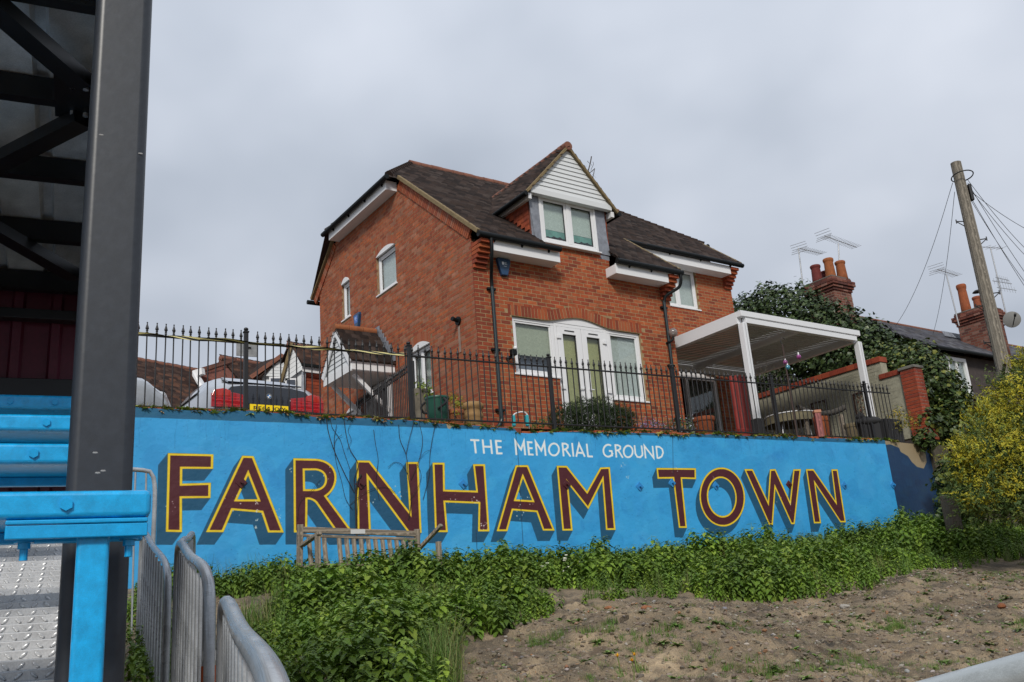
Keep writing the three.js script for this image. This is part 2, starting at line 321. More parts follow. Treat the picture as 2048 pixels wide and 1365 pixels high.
  c.strokeStyle = 'rgb(224,226,226)'; c.lineWidth = 0.034 * kx; c.lineCap = 'butt'; c.lineJoin = 'miter';
  const st = (pts, cl) => { c.beginPath(); pts.forEach((p, i) => { const [x, y] = S(...p); i ? c.lineTo(x, y) : c.moveTo(x, y); }); if (cl) c.closePath(); c.stroke(); };
  const arc = (cx, cy, a, b, t0, t1) => st(Array.from({ length: 25 }, (_, i) => { const t = t0 + (t1 - t0) * i / 24; return [cx + a * Math.cos(t), cy + b * Math.sin(t)]; }));
  st([[52, 53], [143, 56]]); st([[94, 52], [108, 187]]);
  st([[176, 47], [190, 190]]); st([[256, 50], [270, 193]]); st([[182, 119], [262, 122]]);
  st([[366, 64], [308, 61], [322, 187], [375, 187]]); st([[315, 124], [366, 126]]); st([[308, 53], [322, 195]]);
  st([[514, 204], [502, 62], [560, 148], [588, 70], [602, 206]]);
  st([[674, 77], [627, 74], [640, 197], [686, 200]]); st([[634, 134], [676, 136]]); st([[627, 66], [640, 206]]);
  st([[719, 209], [706, 72], [762, 158], [792, 78], [806, 212]]);
  arc(889, 148, 50, 60, 0, 6.3);
  st([[986, 217], [973, 80]]); st([[968, 89], [1005, 90], [1027, 104], [1027, 128], [1007, 146], [978, 150]]); st([[1005, 148], [1055, 219]]);
  st([[1070, 82], [1084, 220]]);
  st([[1112, 221], [1140, 92], [1198, 222]]); st([[1122, 180], [1182, 184]]);
  st([[1216, 90], [1230, 224]]); st([[1228, 217], [1279, 219]]);
  arc(1432, 160, 49, 60, -0.95, -5.9); st([[1438, 162], [1474, 164]]); st([[1467, 160], [1472, 216]]);
  st([[1514, 228], [1501, 96]]); st([[1496, 104], [1530, 105], [1552, 118], [1552, 140], [1532, 156], [1506, 160]]); st([[1532, 158], [1578, 232]]);
  arc(1631, 168, 45, 58, 0, 6.3);
  st([[1694, 105], [1703, 190], [1722, 222], [1752, 226], [1772, 205], [1774, 185], [1764, 108]]);
  st([[1806, 237], [1793, 112], [1886, 232], [1874, 112]]);
  st([[1924, 240], [1911, 112]]); st([[1906, 119], [1944, 122], [1972, 145], [1980, 180], [1966, 218], [1938, 233], [1920, 233]]);
  // flaking paint on the letters and runs of old paint, where the photograph shows them
  c.fillStyle = 'rgba(205,205,200,0.9)';
  const fleck = (px, py, n, sp) => { for (let i = 0; i < n; i++) { const [x, y] = onW(px + rr(-sp, sp), py + rr(-sp, sp)); c.fillRect(x, y, rr(0.6, 2.6), rr(0.6, 3)); } };
  for (const [px, py] of [[512, 1005], [514, 1022], [513, 1040], [511, 1055]]) fleck(px, py, 8, 3);
  for (const [px, py, n, s] of [[950, 1000, 14, 8], [967, 1052, 26, 8], [470, 1010, 8, 25], [540, 1030, 10, 22], [640, 950, 6, 20], [735, 1000, 10, 14], [1050, 1000, 8, 16], [1350, 940, 7, 6], [1430, 955, 5, 4], [1560, 1000, 8, 22], [1040, 1030, 6, 8], [1245, 930, 8, 5], [1255, 955, 8, 3], [580, 940, 6, 4], [350, 1010, 6, 20], [800, 980, 8, 16], [905, 995, 6, 14]]) fleck(px, py, n, s);
  c.strokeStyle = 'rgba(10,30,50,0.75)'; c.lineWidth = 1.1;
  for (const pl of [[[1031, 862], [1034, 885], [1038, 930], [1041, 990], [1046, 1090]], [[951, 1060], [953, 1100]], [[1345, 870], [1347, 950]], [[720, 960], [712, 1060]]]) { c.beginPath(); pl.forEach(([x, y], i) => { const [a, b] = onW(x + rr(-1, 1), y); i ? c.lineTo(a, b) : c.moveTo(a, b); }); c.stroke(); }
  // bare render where the top band has come off
  c.fillStyle = 'rgb(150,138,115)';
  for (const blob of [[[890, 842], [893, 838], [908, 843], [909, 850], [904, 853], [900, 859], [895, 857]], [[913, 845], [919, 846], [918, 850], [914, 849]]]) { c.beginPath(); blob.forEach(([x, y], i) => { const [a, b] = onW(x, y); i ? c.lineTo(a, b) : c.moveTo(a, b); }); c.closePath(); c.fill(); }
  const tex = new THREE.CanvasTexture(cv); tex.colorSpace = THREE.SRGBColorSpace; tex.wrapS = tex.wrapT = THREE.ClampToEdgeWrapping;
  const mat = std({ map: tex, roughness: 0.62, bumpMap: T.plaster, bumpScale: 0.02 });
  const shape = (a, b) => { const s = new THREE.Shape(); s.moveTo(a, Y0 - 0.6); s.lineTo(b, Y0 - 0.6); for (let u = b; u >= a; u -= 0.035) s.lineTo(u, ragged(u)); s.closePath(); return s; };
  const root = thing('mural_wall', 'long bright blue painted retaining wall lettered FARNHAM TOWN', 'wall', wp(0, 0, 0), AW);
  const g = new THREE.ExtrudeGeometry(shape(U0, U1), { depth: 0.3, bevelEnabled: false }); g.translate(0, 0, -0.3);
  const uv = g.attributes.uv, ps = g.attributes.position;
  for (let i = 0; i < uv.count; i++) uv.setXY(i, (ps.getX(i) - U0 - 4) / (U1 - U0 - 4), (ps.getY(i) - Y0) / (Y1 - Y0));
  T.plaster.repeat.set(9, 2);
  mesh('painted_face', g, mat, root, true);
  // dark blue return at the far end, with bare render showing
  const nv = document.createElement('canvas'); nv.width = 256; nv.height = 384; const d = nv.getContext('2d');
  d.fillStyle = 'rgb(14,52,88)'; d.fillRect(0, 0, 256, 384);
  for (let i = 0; i < 300; i++) { d.fillStyle = `rgba(${pick(['8,34,64', '26,74,112', '30,60,80'])},${rr(0.05, 0.25)})`; d.beginPath(); d.ellipse(rr(0, 256), rr(0, 384), rr(2, 24), rr(2, 12), 0, 0, 7); d.fill(); }
  d.fillStyle = 'rgb(150,134,106)'; d.beginPath();
  for (const [x, y] of [[0, 0], [150, 0], [190, 20], [200, 60], [192, 110], [170, 150], [140, 140], [110, 120], [96, 84], [70, 60], [62, 30], [20, 20], [0, 24]]) d.lineTo(x + rr(-5, 5), y * 0.4 + rr(-3, 3)); d.fill();
  const nt = new THREE.CanvasTexture(nv); nt.colorSpace = THREE.SRGBColorSpace;
  const ng = new THREE.BoxGeometry(2.0, 3.2, 0.3, 1, 1, 1); ng.translate(1.0, 0, -0.15); ng.rotateY(0.16); ng.translate(U1 + 0.004, 3.0 - 1.6, -0.001);
  mesh('dark_blue_end', ng, std({ map: nt, roughness: 0.66, bumpMap: T.bump, bumpScale: 0.01 }), root, true);
  mesh('core_fill', bx(U0, U1, -0.5, 2.9, -0.62, -0.31), std({ color: C(0.2, 0.12, 0.08), map: T.grain }), root);
  // brick coping that shows where the render has fallen
  for (let u = 1.0; u < 15.8; u += 0.232) { const top = bx(u, u + 0.22, wallTop(u) - 0.075 + rr(-0.006, 0.006), wallTop(u) + 0.018 + rr(-0.008, 0.008), -0.3, -0.035, 0.008); mesh('coping_brick', top, pick(M.bricks), root); }
  // steel tie plates bolted through the wall
  const plate = new THREE.CylinderGeometry(0.075, 0.082, 0.016, 4).rotateX(Math.PI / 2); fixUV(plate); plate.userData.keep = true;
  const bolt = new THREE.CylinderGeometry(0.018, 0.018, 0.05, 6).rotateX(Math.PI / 2); fixUV(bolt); bolt.userData.keep = true;
  const pb = std({ color: C(0.02, 0.21, 0.5), roughness: 0.6 }), pm = std({ color: C(0.06, 0.006, 0.01), roughness: 0.6 });
  for (const [px, py, m] of [[482, 966, 1], [721, 969, 1], [926, 969, 0], [1133, 970, 1], [1279, 974, 0], [1344, 967, 0], [1431.5, 972.5, 0], [1578, 970, 1], [1688.5, 971.5, 0], [1786, 971, 0]]) {
    const p = onS(px, py, 0), q = mesh('tie_plate', plate, m ? pm : pb, root); q.position.set(uOf(p), p.y, 0.008);
    const b = mesh('bolt', bolt, m ? pm : pb, q); b.position.z = 0.03;
  }
}
// ---------- iron railings along the top ----------
const finialGeo = new THREE.LatheGeometry([[0.0, 0], [0.011, 0], [0.011, 0.018], [0.018, 0.022], [0.018, 0.03], [0.01, 0.034], [0.01, 0.044], [0.017, 0.048], [0.017, 0.056], [0.011, 0.06], [0.024, 0.078], [0.021, 0.092], [0.009, 0.135], [0.006, 0.15], [0.0095, 0.158], [0.0095, 0.168], [0.0, 0.174]].map(([x, y]) => new THREE.Vector2(x, y)), 8);
fixUV(finialGeo); finialGeo.userData.keep = true;
function railing(root, len, posts, { y0 = 0.06, rail = 1.02, pitch = 0.112, top = true, lift = () => 0, start = 0.03 }) {
  const barG = new THREE.CylinderGeometry(0.0095, 0.0095, rail - y0 - 0.02, 6).translate(0, (rail + y0 - 0.02) / 2, 0); fixUV(barG); barG.userData.keep = true;
  for (let x = start; x < len; x += pitch) {
    if (posts.some((q) => Math.abs(q - x) < 0.05)) continue;
    const b = mesh('bar', barG, M.iron, root); b.position.set(x + rr(-0.004, 0.004), lift(x) + rr(-0.004, 0.004), 0); b.rotation.z = rr(-0.006, 0.006);
    const f = mesh('finial', finialGeo, M.iron, b); f.position.y = rail + 0.006;
  }
}
{
  const P = [3.2, 5.66, 8.17, 10.75, 13.16, 15.78].map((v) => v - 1.2), root = thing('iron_railings', 'black iron railings with spear finials along the blue wall top', 'railings', wp(1.2, UPY, -0.13), AW);
  railing(root, 15.3, P, { rail: 1.03 });
  const ends = [-0.6, ...P, 15.35];
  for (let i = 0; i < ends.length - 1; i++) {
    mesh('top_rail', bx(ends[i] + 0.03, ends[i + 1] - 0.03, 1.012, 1.034, -0.018, 0.018, 0.003), M.iron, root);
    mesh('bottom_rail', bx(ends[i] + 0.03, ends[i + 1] - 0.03, 0.045, 0.066, -0.018, 0.018, 0.003), M.iron, root);
  }
  for (const x of P) {
    const p = mesh('post', [bx(x - 0.029, x + 0.029, -0.05, 1.17, -0.029, 0.029, 0.006), bx(x - 0.038, x + 0.038, 1.171, 1.195, -0.038, 0.038, 0.006)], M.iron, root);
    mesh('ball_cap', new THREE.LatheGeometry([[0, 1.25], [0.02, 1.246], [0.03, 1.235], [0.033, 1.222], [0.026, 1.207], [0.014, 1.201], [0.014, 1.196]].map(([a, b]) => new THREE.Vector2(a, b)), 12).translate(x, 0, 0), M.iron, p);
  }
}
// hazard tape wound along the rail
{
  const tt = dataTex(64, (u, v) => ((u * 4 + v * 1.0) % 1 < 0.5 ? [0.78, 0.74, 0.5] : [0.06, 0.06, 0.06]), 0, true, 16);
  const pos = [], uv = [], idx = []; let k = 0;
  for (let x = 1.25; x < 5.6; x += 0.03, k++) {
    const a = x * 2.3 + 0.7 * Math.sin(x * 3), h = 0.038, cy = UPY + 1.026 + 0.008 * Math.sin(x * 7);
    for (const e of [-1, 1]) { const p = wp(x, cy + e * h * Math.cos(a) * 0.7, -0.10 + 0.012 * Math.sin(x * 9) + e * h * 0.6 * Math.sin(a)); pos.push(p.x, p.y, p.z); uv.push(x * 0.55, (e + 1) / 2); }
    if (k) idx.push(2 * k - 2, 2 * k - 1, 2 * k, 2 * k, 2 * k - 1, 2 * k + 1);
  }
  const g = new THREE.BufferGeometry(); g.setAttribute('position', new THREE.Float32BufferAttribute(pos, 3)); g.setAttribute('uv', new THREE.Float32BufferAttribute(uv, 2)); g.setIndex(idx); g.computeVertexNormals();
  tag(mesh('hazard_tape', g, std({ map: tt, roughness: 0.5, side: THREE.DoubleSide }), scene, true), 'faded yellow and black hazard tape twisted along the railing', 'tape');
}
// a second run of railings climbing back beside the porch
{
  const a = atD(827, 735, 16.4), b = atD(713, 816, 20.5), d = b.clone().sub(a), L = Math.hypot(d.x, d.z), k = d.y / L;
  const root = thing('garden_railings', 'black iron railings running back beside the white porch', 'railings', V3(a.x, a.y - 1.02, a.z), Math.atan2(-d.z, d.x));
  const P = [0.06, L * 0.48, L - 0.05];
  railing(root, L, P, { rail: 1.02, lift: (x) => k * x, pitch: 0.115 });
  for (const [h, n] of [[1.02, 'top_rail'], [0.1, 'bottom_rail']]) for (let i = 0; i < 2; i++) mesh(n, bar(V3(P[i], h + k * P[i], 0), V3(P[i + 1], h + k * P[i + 1], 0), 0.03, 0.022), M.iron, root);
  for (const x of P) mesh('post', bx(x - 0.028, x + 0.028, k * x - 0.7, 1.15 + k * x, -0.028, 0.028, 0.006), M.iron, root);
}
// ---------- the brick house. Own axes: x along the front, z towards the viewer (z = -b), y up from its base ----------
const HB0 = 3.2, house = thing('brick_house', 'red brick house with white dormer and dark tiled roof', 'house', V3(HC.x, HB0, HC.z), AH);
const down = (g) => { (Array.isArray(g) ? g : [g]).forEach((q) => q.translate(0, -HB0, 0)); return g; };
const hm = (n, g, m, parent = house) => mesh(n, down(g), m, parent);
const ROOF = (b) => 7.1 + 0.83 * (b + 0.35), RB = 4.4, RY = ROOF(RB), XR = 9.1, XL = 5.05, SB = 1.75, HIPB = 2.68, HIPY = ROOF(HIPB);
const bump0 = (x) => { const t = Math.abs(x - 2.47) / 0.92; return t < 1 ? 0.14 * Math.cos(t * Math.PI / 2) ** 2 : 0; };
const wshape = (pts, holes = []) => { const s = new THREE.Shape(pts.map(([x, y]) => new THREE.Vector2(x, y))); for (const h of holes) s.holes.push(new THREE.Path(h.map(([x, y]) => new THREE.Vector2(x, y)))); return s; };
const rectP = (x0, x1, y0, y1) => [[x0, y0], [x1, y0], [x1, y1], [x0, y1]];
// openings with a segmental head: [x0, x1, y0, spring, rise]
const archHalf = (o, y) => (y <= o[3] ? 1 : y >= o[3] + o[4] ? 0 : Math.sqrt(1 - (y - o[3]) / o[4]));
const archCut = (o) => (y) => { if (y < o[2] || y > o[3] + o[4]) return null; const m = (o[0] + o[1]) / 2, h = (o[1] - o[0]) / 2 * archHalf(o, y); return [m - h, m + h]; };
const archPts = (o) => { const p = [[o[0], o[2]], [o[1], o[2]]]; for (let k = 0; k <= 14; k++) { const t = 1 - k / 7, m = (o[0] + o[1]) / 2; p.push([m + t * (o[1] - o[0]) / 2, o[3] + o[4] * (1 - t * t)]); } return p; };
const frontFrame = (x, y, d) => V3(x, y - HB0, d); frontFrame.turn = 0;
const leftFrame = (b, y, d) => V3(-d, y - HB0, -b); leftFrame.turn = -Math.PI / 2;
const setFrame = (x, y, d) => V3(x, y - HB0, -SB + d); setFrame.turn = 0;
const camScore = (fr) => (x, y) => { const p = fr(x, y, 0); return hp(p.x, p.y + HB0, -p.z).length(); };

// front wall
{
  const w = part('front_wall', house);
  const hole = [[0.81, 4.52], [1.83, 4.52], [1.83, 3.45], [3.17, 3.45], [3.17, 4.19], [4.06, 4.19], [4.06, 5.66]]; for (let x = 4.0; x > 0.85; x -= 0.08) hole.push([x, 5.66 + bump0(x)]); hole.push([0.81, 5.66]);
  const g = new THREE.ExtrudeGeometry(wshape([[0.01, HB0 - 0.3], [XL - 0.01, HB0 - 0.3], [XL - 0.01, 7.02], [3.42, 7.02], [3.42, 7.3], [1.45, 7.3], [1.45, 7.02], [0.01, 7.02]], [hole]), { depth: 0.24, bevelEnabled: false }).translate(0, 0, -0.2425);
  hm('mortar_bed', g, M.mortar, w);
  const inBand = (x, y) => x > 0.72 && x < 4.16 && y > 5.62 && y < 5.66 + bump0(x) + 0.235;
  layBricks(w, {
    y0: HB0 - 0.2, y1: 7.3, frame: frontFrame, score: camScore(frontFrame), skip: inBand, tone: (x, y, t) => (x < 0.32 && fbm(y * 1.7, x * 3, 1, 2) > -0.22 ? pick([2, 4, 4]) : t),
    iv: (y) => minus(y > 7.04 ? [[1.45, 3.42]] : [[0, XL]], [...(y > 4.5 && y < 5.64 ? [[0.81, 4.06]] : y > 4.17 && y <= 4.5 ? [[1.83, 4.06]] : y > 3.43 && y <= 4.17 ? [[1.83, 3.17]] : [])]),
  });
  for (let x = 0.76; x < 4.14; x += 0.079) {                              // soldier bricks that rise over the doors in a flat arch
    const sl = (bump0(x + 0.02) - bump0(x - 0.02)) / 0.04, b = new THREE.Mesh(unitBox, pick(M.bricks)); b.name = 'arch_brick';
    b.scale.set(0.066, 0.215, 0.028); b.rotation.z = Math.atan(sl) * 0.7; b.position.set(x, 5.66 + bump0(x) + 0.118 - HB0, -0.0125); b.castShadow = b.receiveShadow = true; w.add(b);
  }
}
// left gable wall: coordinates (b, y) on the plane x = 0
const oW1 = [3.05, 3.97, 7.25, 8.2, 0.1], oW2 = [5.42, 5.86, 7.25, 8.2, 0.12], oW3 = [1.76, 2.62, 4.5, 5.55, 0.12], oDoor = [3.62, 4.5, 3.35, 5.35, 0.0], oW4 = [4.98, 5.75, 3.9, 5.0, 0.1];
{
  const w = part('gable_wall', house), rake = (y) => Math.max(0, (y - 7.1) / 0.83 - 0.35 + 0.16), back = (y) => 8.8 - Math.max(0, (y - 7.1) / 0.83 - 0.35 + 0.16);
  const cuts = [oW1, oW2, oW3, oW4, oDoor].map(archCut);
  const g = new THREE.ExtrudeGeometry(wshape([[0.02, HB0 - 0.3], [7.2, HB0 - 0.3], [7.2, 8.25], [6.1, 9.46], [2.75, 9.46], [0.02, 7.06]].map(([b, y]) => [-b, y]), [oW1, oW2, oW3, oW4, oDoor].map((o) => archPts(o).map(([b, y]) => [-b, y]))), { depth: 0.235, bevelEnabled: false });
  g.rotateY(Math.PI / 2); g.translate(0.0025, 0, 0);                     // shape x -> -z after the turn is undone below
  { const p = g.attributes.position; for (let i = 0; i < p.count; i++) p.setZ(i, p.getZ(i) * -1); g.computeVertexNormals(); }
  hm('mortar_bed', g, std({ color: C(0.42, 0.26, 0.14), roughness: 0.95, map: T.grain }), w);
  const tones = [[0.49, 0.118, 0.04], [0.45, 0.102, 0.036], [0.39, 0.083, 0.032], [0.5, 0.155, 0.07], [0.48, 0.185, 0.105], [0.48, 0.13, 0.055], [0.54, 0.13, 0.038]];
  const pal = tones.map((c) => std({ color: C(...c), roughness: 0.82, map: T.grain, bumpMap: T.bump, bumpScale: 0.003 }));
  const fr = (b, y, d) => V3(-d, y - HB0, -b); fr.turn = Math.PI / 2;
  const heads = [oW1, oW2, oW3, oW4];
  layBricks(w, {
    y0: HB0 - 0.2, y1: 9.44, frame: fr, score: camScore(fr), tones, palette: pal,
    skip: (b, y) => heads.some((o) => { const m = (o[0] + o[1]) / 2, h = (o[1] - o[0]) / 2, t = Math.abs(b - m) / h; if (t > 1.06) return false; const a = o[3] + o[4] * (1 - Math.min(1, t) ** 2); return y > a - 0.03 && y < a + 0.225; }),
    iv: (y) => minus([[Math.max(0.026, rake(y)), Math.min(7.2, back(y))]], cuts.map((c) => c(y)).filter(Boolean)),
  });
  for (const o of heads) for (let t = -1; t <= 1.001; t += 2 / Math.round((o[1] - o[0]) / 0.078)) {
    const b = new THREE.Mesh(unitBox, pick(pal)); b.name = 'arch_brick'; b.scale.set(0.066, 0.2, 0.028); b.castShadow = b.receiveShadow = true;
    b.rotation.set(0, Math.PI / 2, 0); b.rotateZ(-t * 0.16); b.position.copy(fr((o[0] + o[1]) / 2 + t * (o[1] - o[0]) / 2, o[3] + o[4] * (1 - t * t) + 0.105, -0.0125)); w.add(b);
  }
  // projecting brick band under the verge
  for (const [b0, b1, sg] of [[0.05, HIPB + 0.06, 1], [6.2, 7.45, -1]]) for (let b = b0; b < b1; b += 0.062) {
    const y = (sg > 0 ? ROOF(b) : ROOF(8.8 - b)) - 0.2, q = new THREE.Mesh(unitBox, pick(pal)); q.name = 'verge_brick'; q.castShadow = q.receiveShadow = true;
    q.scale.set(0.05, 0.2, 0.068); q.rotation.x = -sg * 0 + sg * Math.atan(0.83) * 1; q.position.set(0.0, y - HB0, -b); w.add(q);
  }
}
// set-back front wall on the right, the return beside it, the far gable and the back
{
  const w = part('side_wall', house);
  const win = [6.78, 7.84, 7.2, 8.28, 0], pd = [6.2, 8.12, 3.4, 5.52, 0.1];
  hm('mortar_bed', new THREE.ExtrudeGeometry(wshape([[XL + 0.01, HB0 - 0.3], [XR, HB0 - 0.3], [XR, 8.5], [XL + 0.01, 8.5]], [archPts(win), archPts(pd)]), { depth: 0.24, bevelEnabled: false }).translate(0, 0, -SB - 0.2425), M.mortar, w);
  const cuts = [win, pd].map(archCut);
  layBricks(w, { y0: HB0 - 0.2, y1: 8.45, frame: setFrame, score: (x, y) => -y, iv: (y) => minus([[XL + 0.02, XR]], cuts.map((c) => c(y)).filter(Boolean)) });
  hm('hidden_wall', [slab([[0.26, HB0 - 0.3], [SB + 0.2, HB0 - 0.3], [SB + 0.2, 8.7], [0.26, 7.45]].map(([b, y]) => V3(XL, y, -b)), V3(-0.25, 0, 0)), slab([[SB + 0.26, HB0 - 0.3], [7.2, HB0 - 0.3], [7.2, 8.2], [6.1, 9.4], [2.7, 9.4], [SB + 0.26, 8.6]].map(([b, y]) => V3(XR, y, -b)), V3(-0.25, 0, 0)), bx(0.26, XR, HB0 - 0.3, 8.2, -7.2, -6.95)], M.plainBrick, w);
}
// corbelled eaves stops
for (const [x0, x1, z0, yt] of [[0.0, 0.27, 0, 7.0], [4.78, XL, 0, 7.0], [XR - 0.27, XR, -SB, 8.44]]) {
  const p = part('corbel', house);
  for (let k = 0; k < 6; k++) hm('brick', bx(x0 - 0.003, x1 + 0.003, yt - 0.083 * (k + 1), yt - 0.083 * k - 0.011, z0, z0 + 0.36 - 0.062 * k, 0.004), M.bricks[(k * 2 + 1) % 5], p);
}
// windows: frames, sashes, panes, blinds, sills
function casement(parent, name, [x0, x1, y0, y1], place, { lights = 1, blind = M.blindPale, sill = true, split, f = 0.055, deep = 0.06, label, gap = 0, low } = {}) {
  const p = part(name, parent); place(p); if (label) p.userData.label = label;
  const fr = [bx(x0, x1, y1 - f, y1, -deep, 0.0, 0.006), bx(x0, x1, y0, y0 + f, -deep, 0.0, 0.006), bx(x0, x0 + f, y0 + f + 0.001, y1 - f - 0.001, -deep, 0.001, 0.006), bx(x1 - f, x1, y0 + f + 0.001, y1 - f - 0.001, -deep, 0.001, 0.006)];
  const xs = split ?? Array.from({ length: lights + 1 }, (_, i) => x0 + f + (x1 - x0 - 2 * f) * i / lights);
  for (let i = 1; i < xs.length - 1; i++) fr.push(bx(xs[i] - 0.035, xs[i] + 0.035, y0 + f + 0.001, y1 - f - 0.001, -deep, 0.0015, 0.006));
  mesh('frame', fr, M.white, p);
  for (let i = 0; i < xs.length - 1; i++) {
    const a = xs[i] + (i ? 0.037 : 0.002), b = xs[i + 1] - (i < xs.length - 2 ? 0.037 : 0.002), s = 0.034, ya = y0 + f + 0.002, yb = y1 - f - 0.002;
    mesh('sash', [bx(a, b, yb - s, yb, -0.05, -0.012, 0.005), bx(a, b, ya, ya + s, -0.05, -0.012, 0.005), bx(a, a + s, ya + s, yb - s, -0.05, -0.0125, 0.005), bx(b - s, b, ya + s, yb - s, -0.05, -0.0125, 0.005)], M.white, p);
    mesh('gasket', [bx(a + s, b - s, yb - s - 0.008, yb - s, -0.044, -0.03), bx(a + s, a + s + 0.008, ya + s, yb - s - 0.009, -0.044, -0.03)], M.dark, p);
    mesh('pane', bx(a + s, b - s, ya + s, yb - s, -0.036, -0.034), M.glass, p);
    if (blind) mesh('blind', bx(a - 0.01, b + 0.01, ya + gap * (yb - ya), yb, -0.085, -0.08), blind, p);
    if (low) mesh('sofa_back', bx(a - 0.01, b + 0.01, ya, ya + gap * (yb - ya) - 0.002, -0.3, -0.2), low, p);
  }
  if (sill) mesh('sill', [bx(x0 - 0.05, x1 + 0.05, y0 - 0.035, y0 - 0.001, -deep, 0.075, 0.006)], M.white, p);
  return p;
}
const onFront = (p) => p.position.set(0, -HB0, -0.05);
const onSet = (p) => p.position.set(0, -HB0, -SB - 0.05);
const onLeft = (p) => { p.position.set(0.05, -HB0, 0); p.rotation.y = -Math.PI / 2; };                  // own x runs forward from the back of the house
const LB = (b0, b1) => [-b1, -b0];
casement(house, 'window', [0.815, 1.825, 4.525, 5.655], onFront, { blind: M.blind, gap: 0.34, low: std({ color: C(0.16, 0.17, 0.22), roughness: 0.9 }), f: 0.07 });
casement(house, 'window', [3.175, 4.055, 4.195, 5.655], onFront, { blind: M.blindPale, f: 0.07 });
casement(house, 'window', [6.79, 7.83, 7.235, 8.27], onSet, { split: [6.845, 7.2, 7.775] });
casement(house, 'window', [...LB(3.06, 3.96), 7.285, 8.19], onLeft, { f: 0.06 });
casement(house, 'window', [...LB(5.43, 5.85), 7.285, 8.19], onLeft, { f: 0.06 });
casement(house, 'window', [...LB(1.77, 2.61), 4.535, 5.54], onLeft, { lights: 2, blind: std({ color: C(0.5, 0.54, 0.52), roughness: 0.6, map: T.grain }) });
casement(house, 'window', [...LB(4.99, 5.74), 3.935, 4.99], onLeft, { lights: 2, blind: null });
// white infill under each arched head
{
  const seg = (o, t) => { const s = new THREE.Shape(); s.moveTo(-o[1], o[3] - 0.012); for (let k = 0; k <= 16; k++) { const q = -1 + k / 8, m = (o[0] + o[1]) / 2; s.lineTo(-(m - q * (o[1] - o[0]) / 2), o[3] - 0.012 + (o[4] + 0.01) * (1 - q * q)); } return new THREE.ExtrudeGeometry(s, { depth: t, bevelEnabled: false }); };
  for (const o of [oW1, oW2, oW3, oW4]) { const m = hm('arch_infill', seg(o, 0.05), M.white); m.position.x = 0.03; m.rotation.y = -Math.PI / 2; }
  const s = new THREE.Shape(); s.moveTo(1.5, 5.657); for (let x = 1.5; x <= 3.46; x += 0.07) s.lineTo(x, 5.661 + bump0(x)); s.lineTo(3.46, 5.657);
  hm('arch_infill', new THREE.ExtrudeGeometry(s, { depth: 0.05, bevelEnabled: false }).translate(0, 0, -0.09), M.white);
}
// french doors
{
  const d = part('french_doors', house); d.position.set(0, -HB0, -0.05);
  mesh('frame', [bx(1.83, 1.895, 3.46, 5.655, -0.07, 0.004, 0.006), bx(3.105, 3.17, 3.46, 5.655, -0.07, 0.004, 0.006), bx(1.896, 3.104, 5.59, 5.655, -0.07, 0.003, 0.006), bx(1.896, 3.104, 3.46, 3.52, -0.07, 0.003, 0.006)], M.white, d);
  for (const [a, b] of [[1.9, 2.495], [2.505, 3.1]]) {
    const s = 0.13;
    const lf = mesh('door_leaf', [bx(a, a + s, 3.525, 5.585, -0.05, 0.012, 0.006), bx(b - s, b, 3.525, 5.585, -0.05, 0.012, 0.006), bx(a + s, b - s, 5.44, 5.585, -0.05, 0.0115, 0.006), bx(a + s, b - s, 3.525, 3.72, -0.05, 0.0115, 0.006)], M.white, d);
    mesh('gasket', [bx(a + s, b - s, 5.43, 5.44, -0.03, -0.01), bx(b - s - 0.01, b - s, 3.72, 5.43, -0.03, -0.01)], M.dark, lf);
    mesh('pane', bx(a + s, b - s, 3.72, 5.44, -0.032, -0.03), M.glass, lf);
    mesh('blind', bx(a + s - 0.02, b - s + 0.02, 3.7, 5.46, -0.095, -0.09), M.blindYellow, lf);
    mesh('trickle_vent', bx((a + b) / 2 - 0.12, (a + b) / 2 + 0.12, 5.505, 5.522, 0.012, 0.022), M.dark, lf);
    for (const y of [5.38, 4.35, 3.75]) mesh('hinge', bx(a < 2 ? a - 0.03 : b - 0.07, a < 2 ? a + 0.07 : b + 0.03, y - 0.05, y + 0.03, 0.012, 0.04, 0.008), M.white, lf);
    const hx = a < 2 ? b - 0.05 : a + 0.05, s2 = a < 2 ? -1 : 1;
    mesh('handle', [bx(hx - 0.02, hx + 0.02, 4.15, 4.38, 0.012, 0.022, 0.004), bx(hx, hx + s2 * 0.12, 4.33, 4.35, 0.03, 0.05, 0.006)], M.white, lf);
  }
}
// patio door under the canopy
{
  const d = part('patio_door', house); d.position.set(0, -HB0, -SB - 0.05);
  mesh('frame', [bx(6.21, 6.29, 3.41, 5.5, -0.07, 0.004), bx(8.03, 8.11, 3.41, 5.5, -0.07, 0.004), bx(6.29, 8.03, 5.4, 5.58, -0.07, 0.003), bx(7.06, 7.14, 3.41, 5.4, -0.07, 0.002)], M.white, d);
  mesh('pane', bx(7.15, 8.02, 3.45, 5.39, -0.04, -0.036), M.glass, d);
  const cg = []; for (let x = 7.15; x < 8.0; x += 0.09) cg.push(bx(x, x + 0.05, 3.45, 5.38, -0.12, -0.09)); mesh('curtain', [...cg, bx(7.15, 8.02, 3.45, 5.38, -0.14, -0.125)], std({ color: C(0.09, 0.09, 0.085), roughness: 0.95 }), d);
}
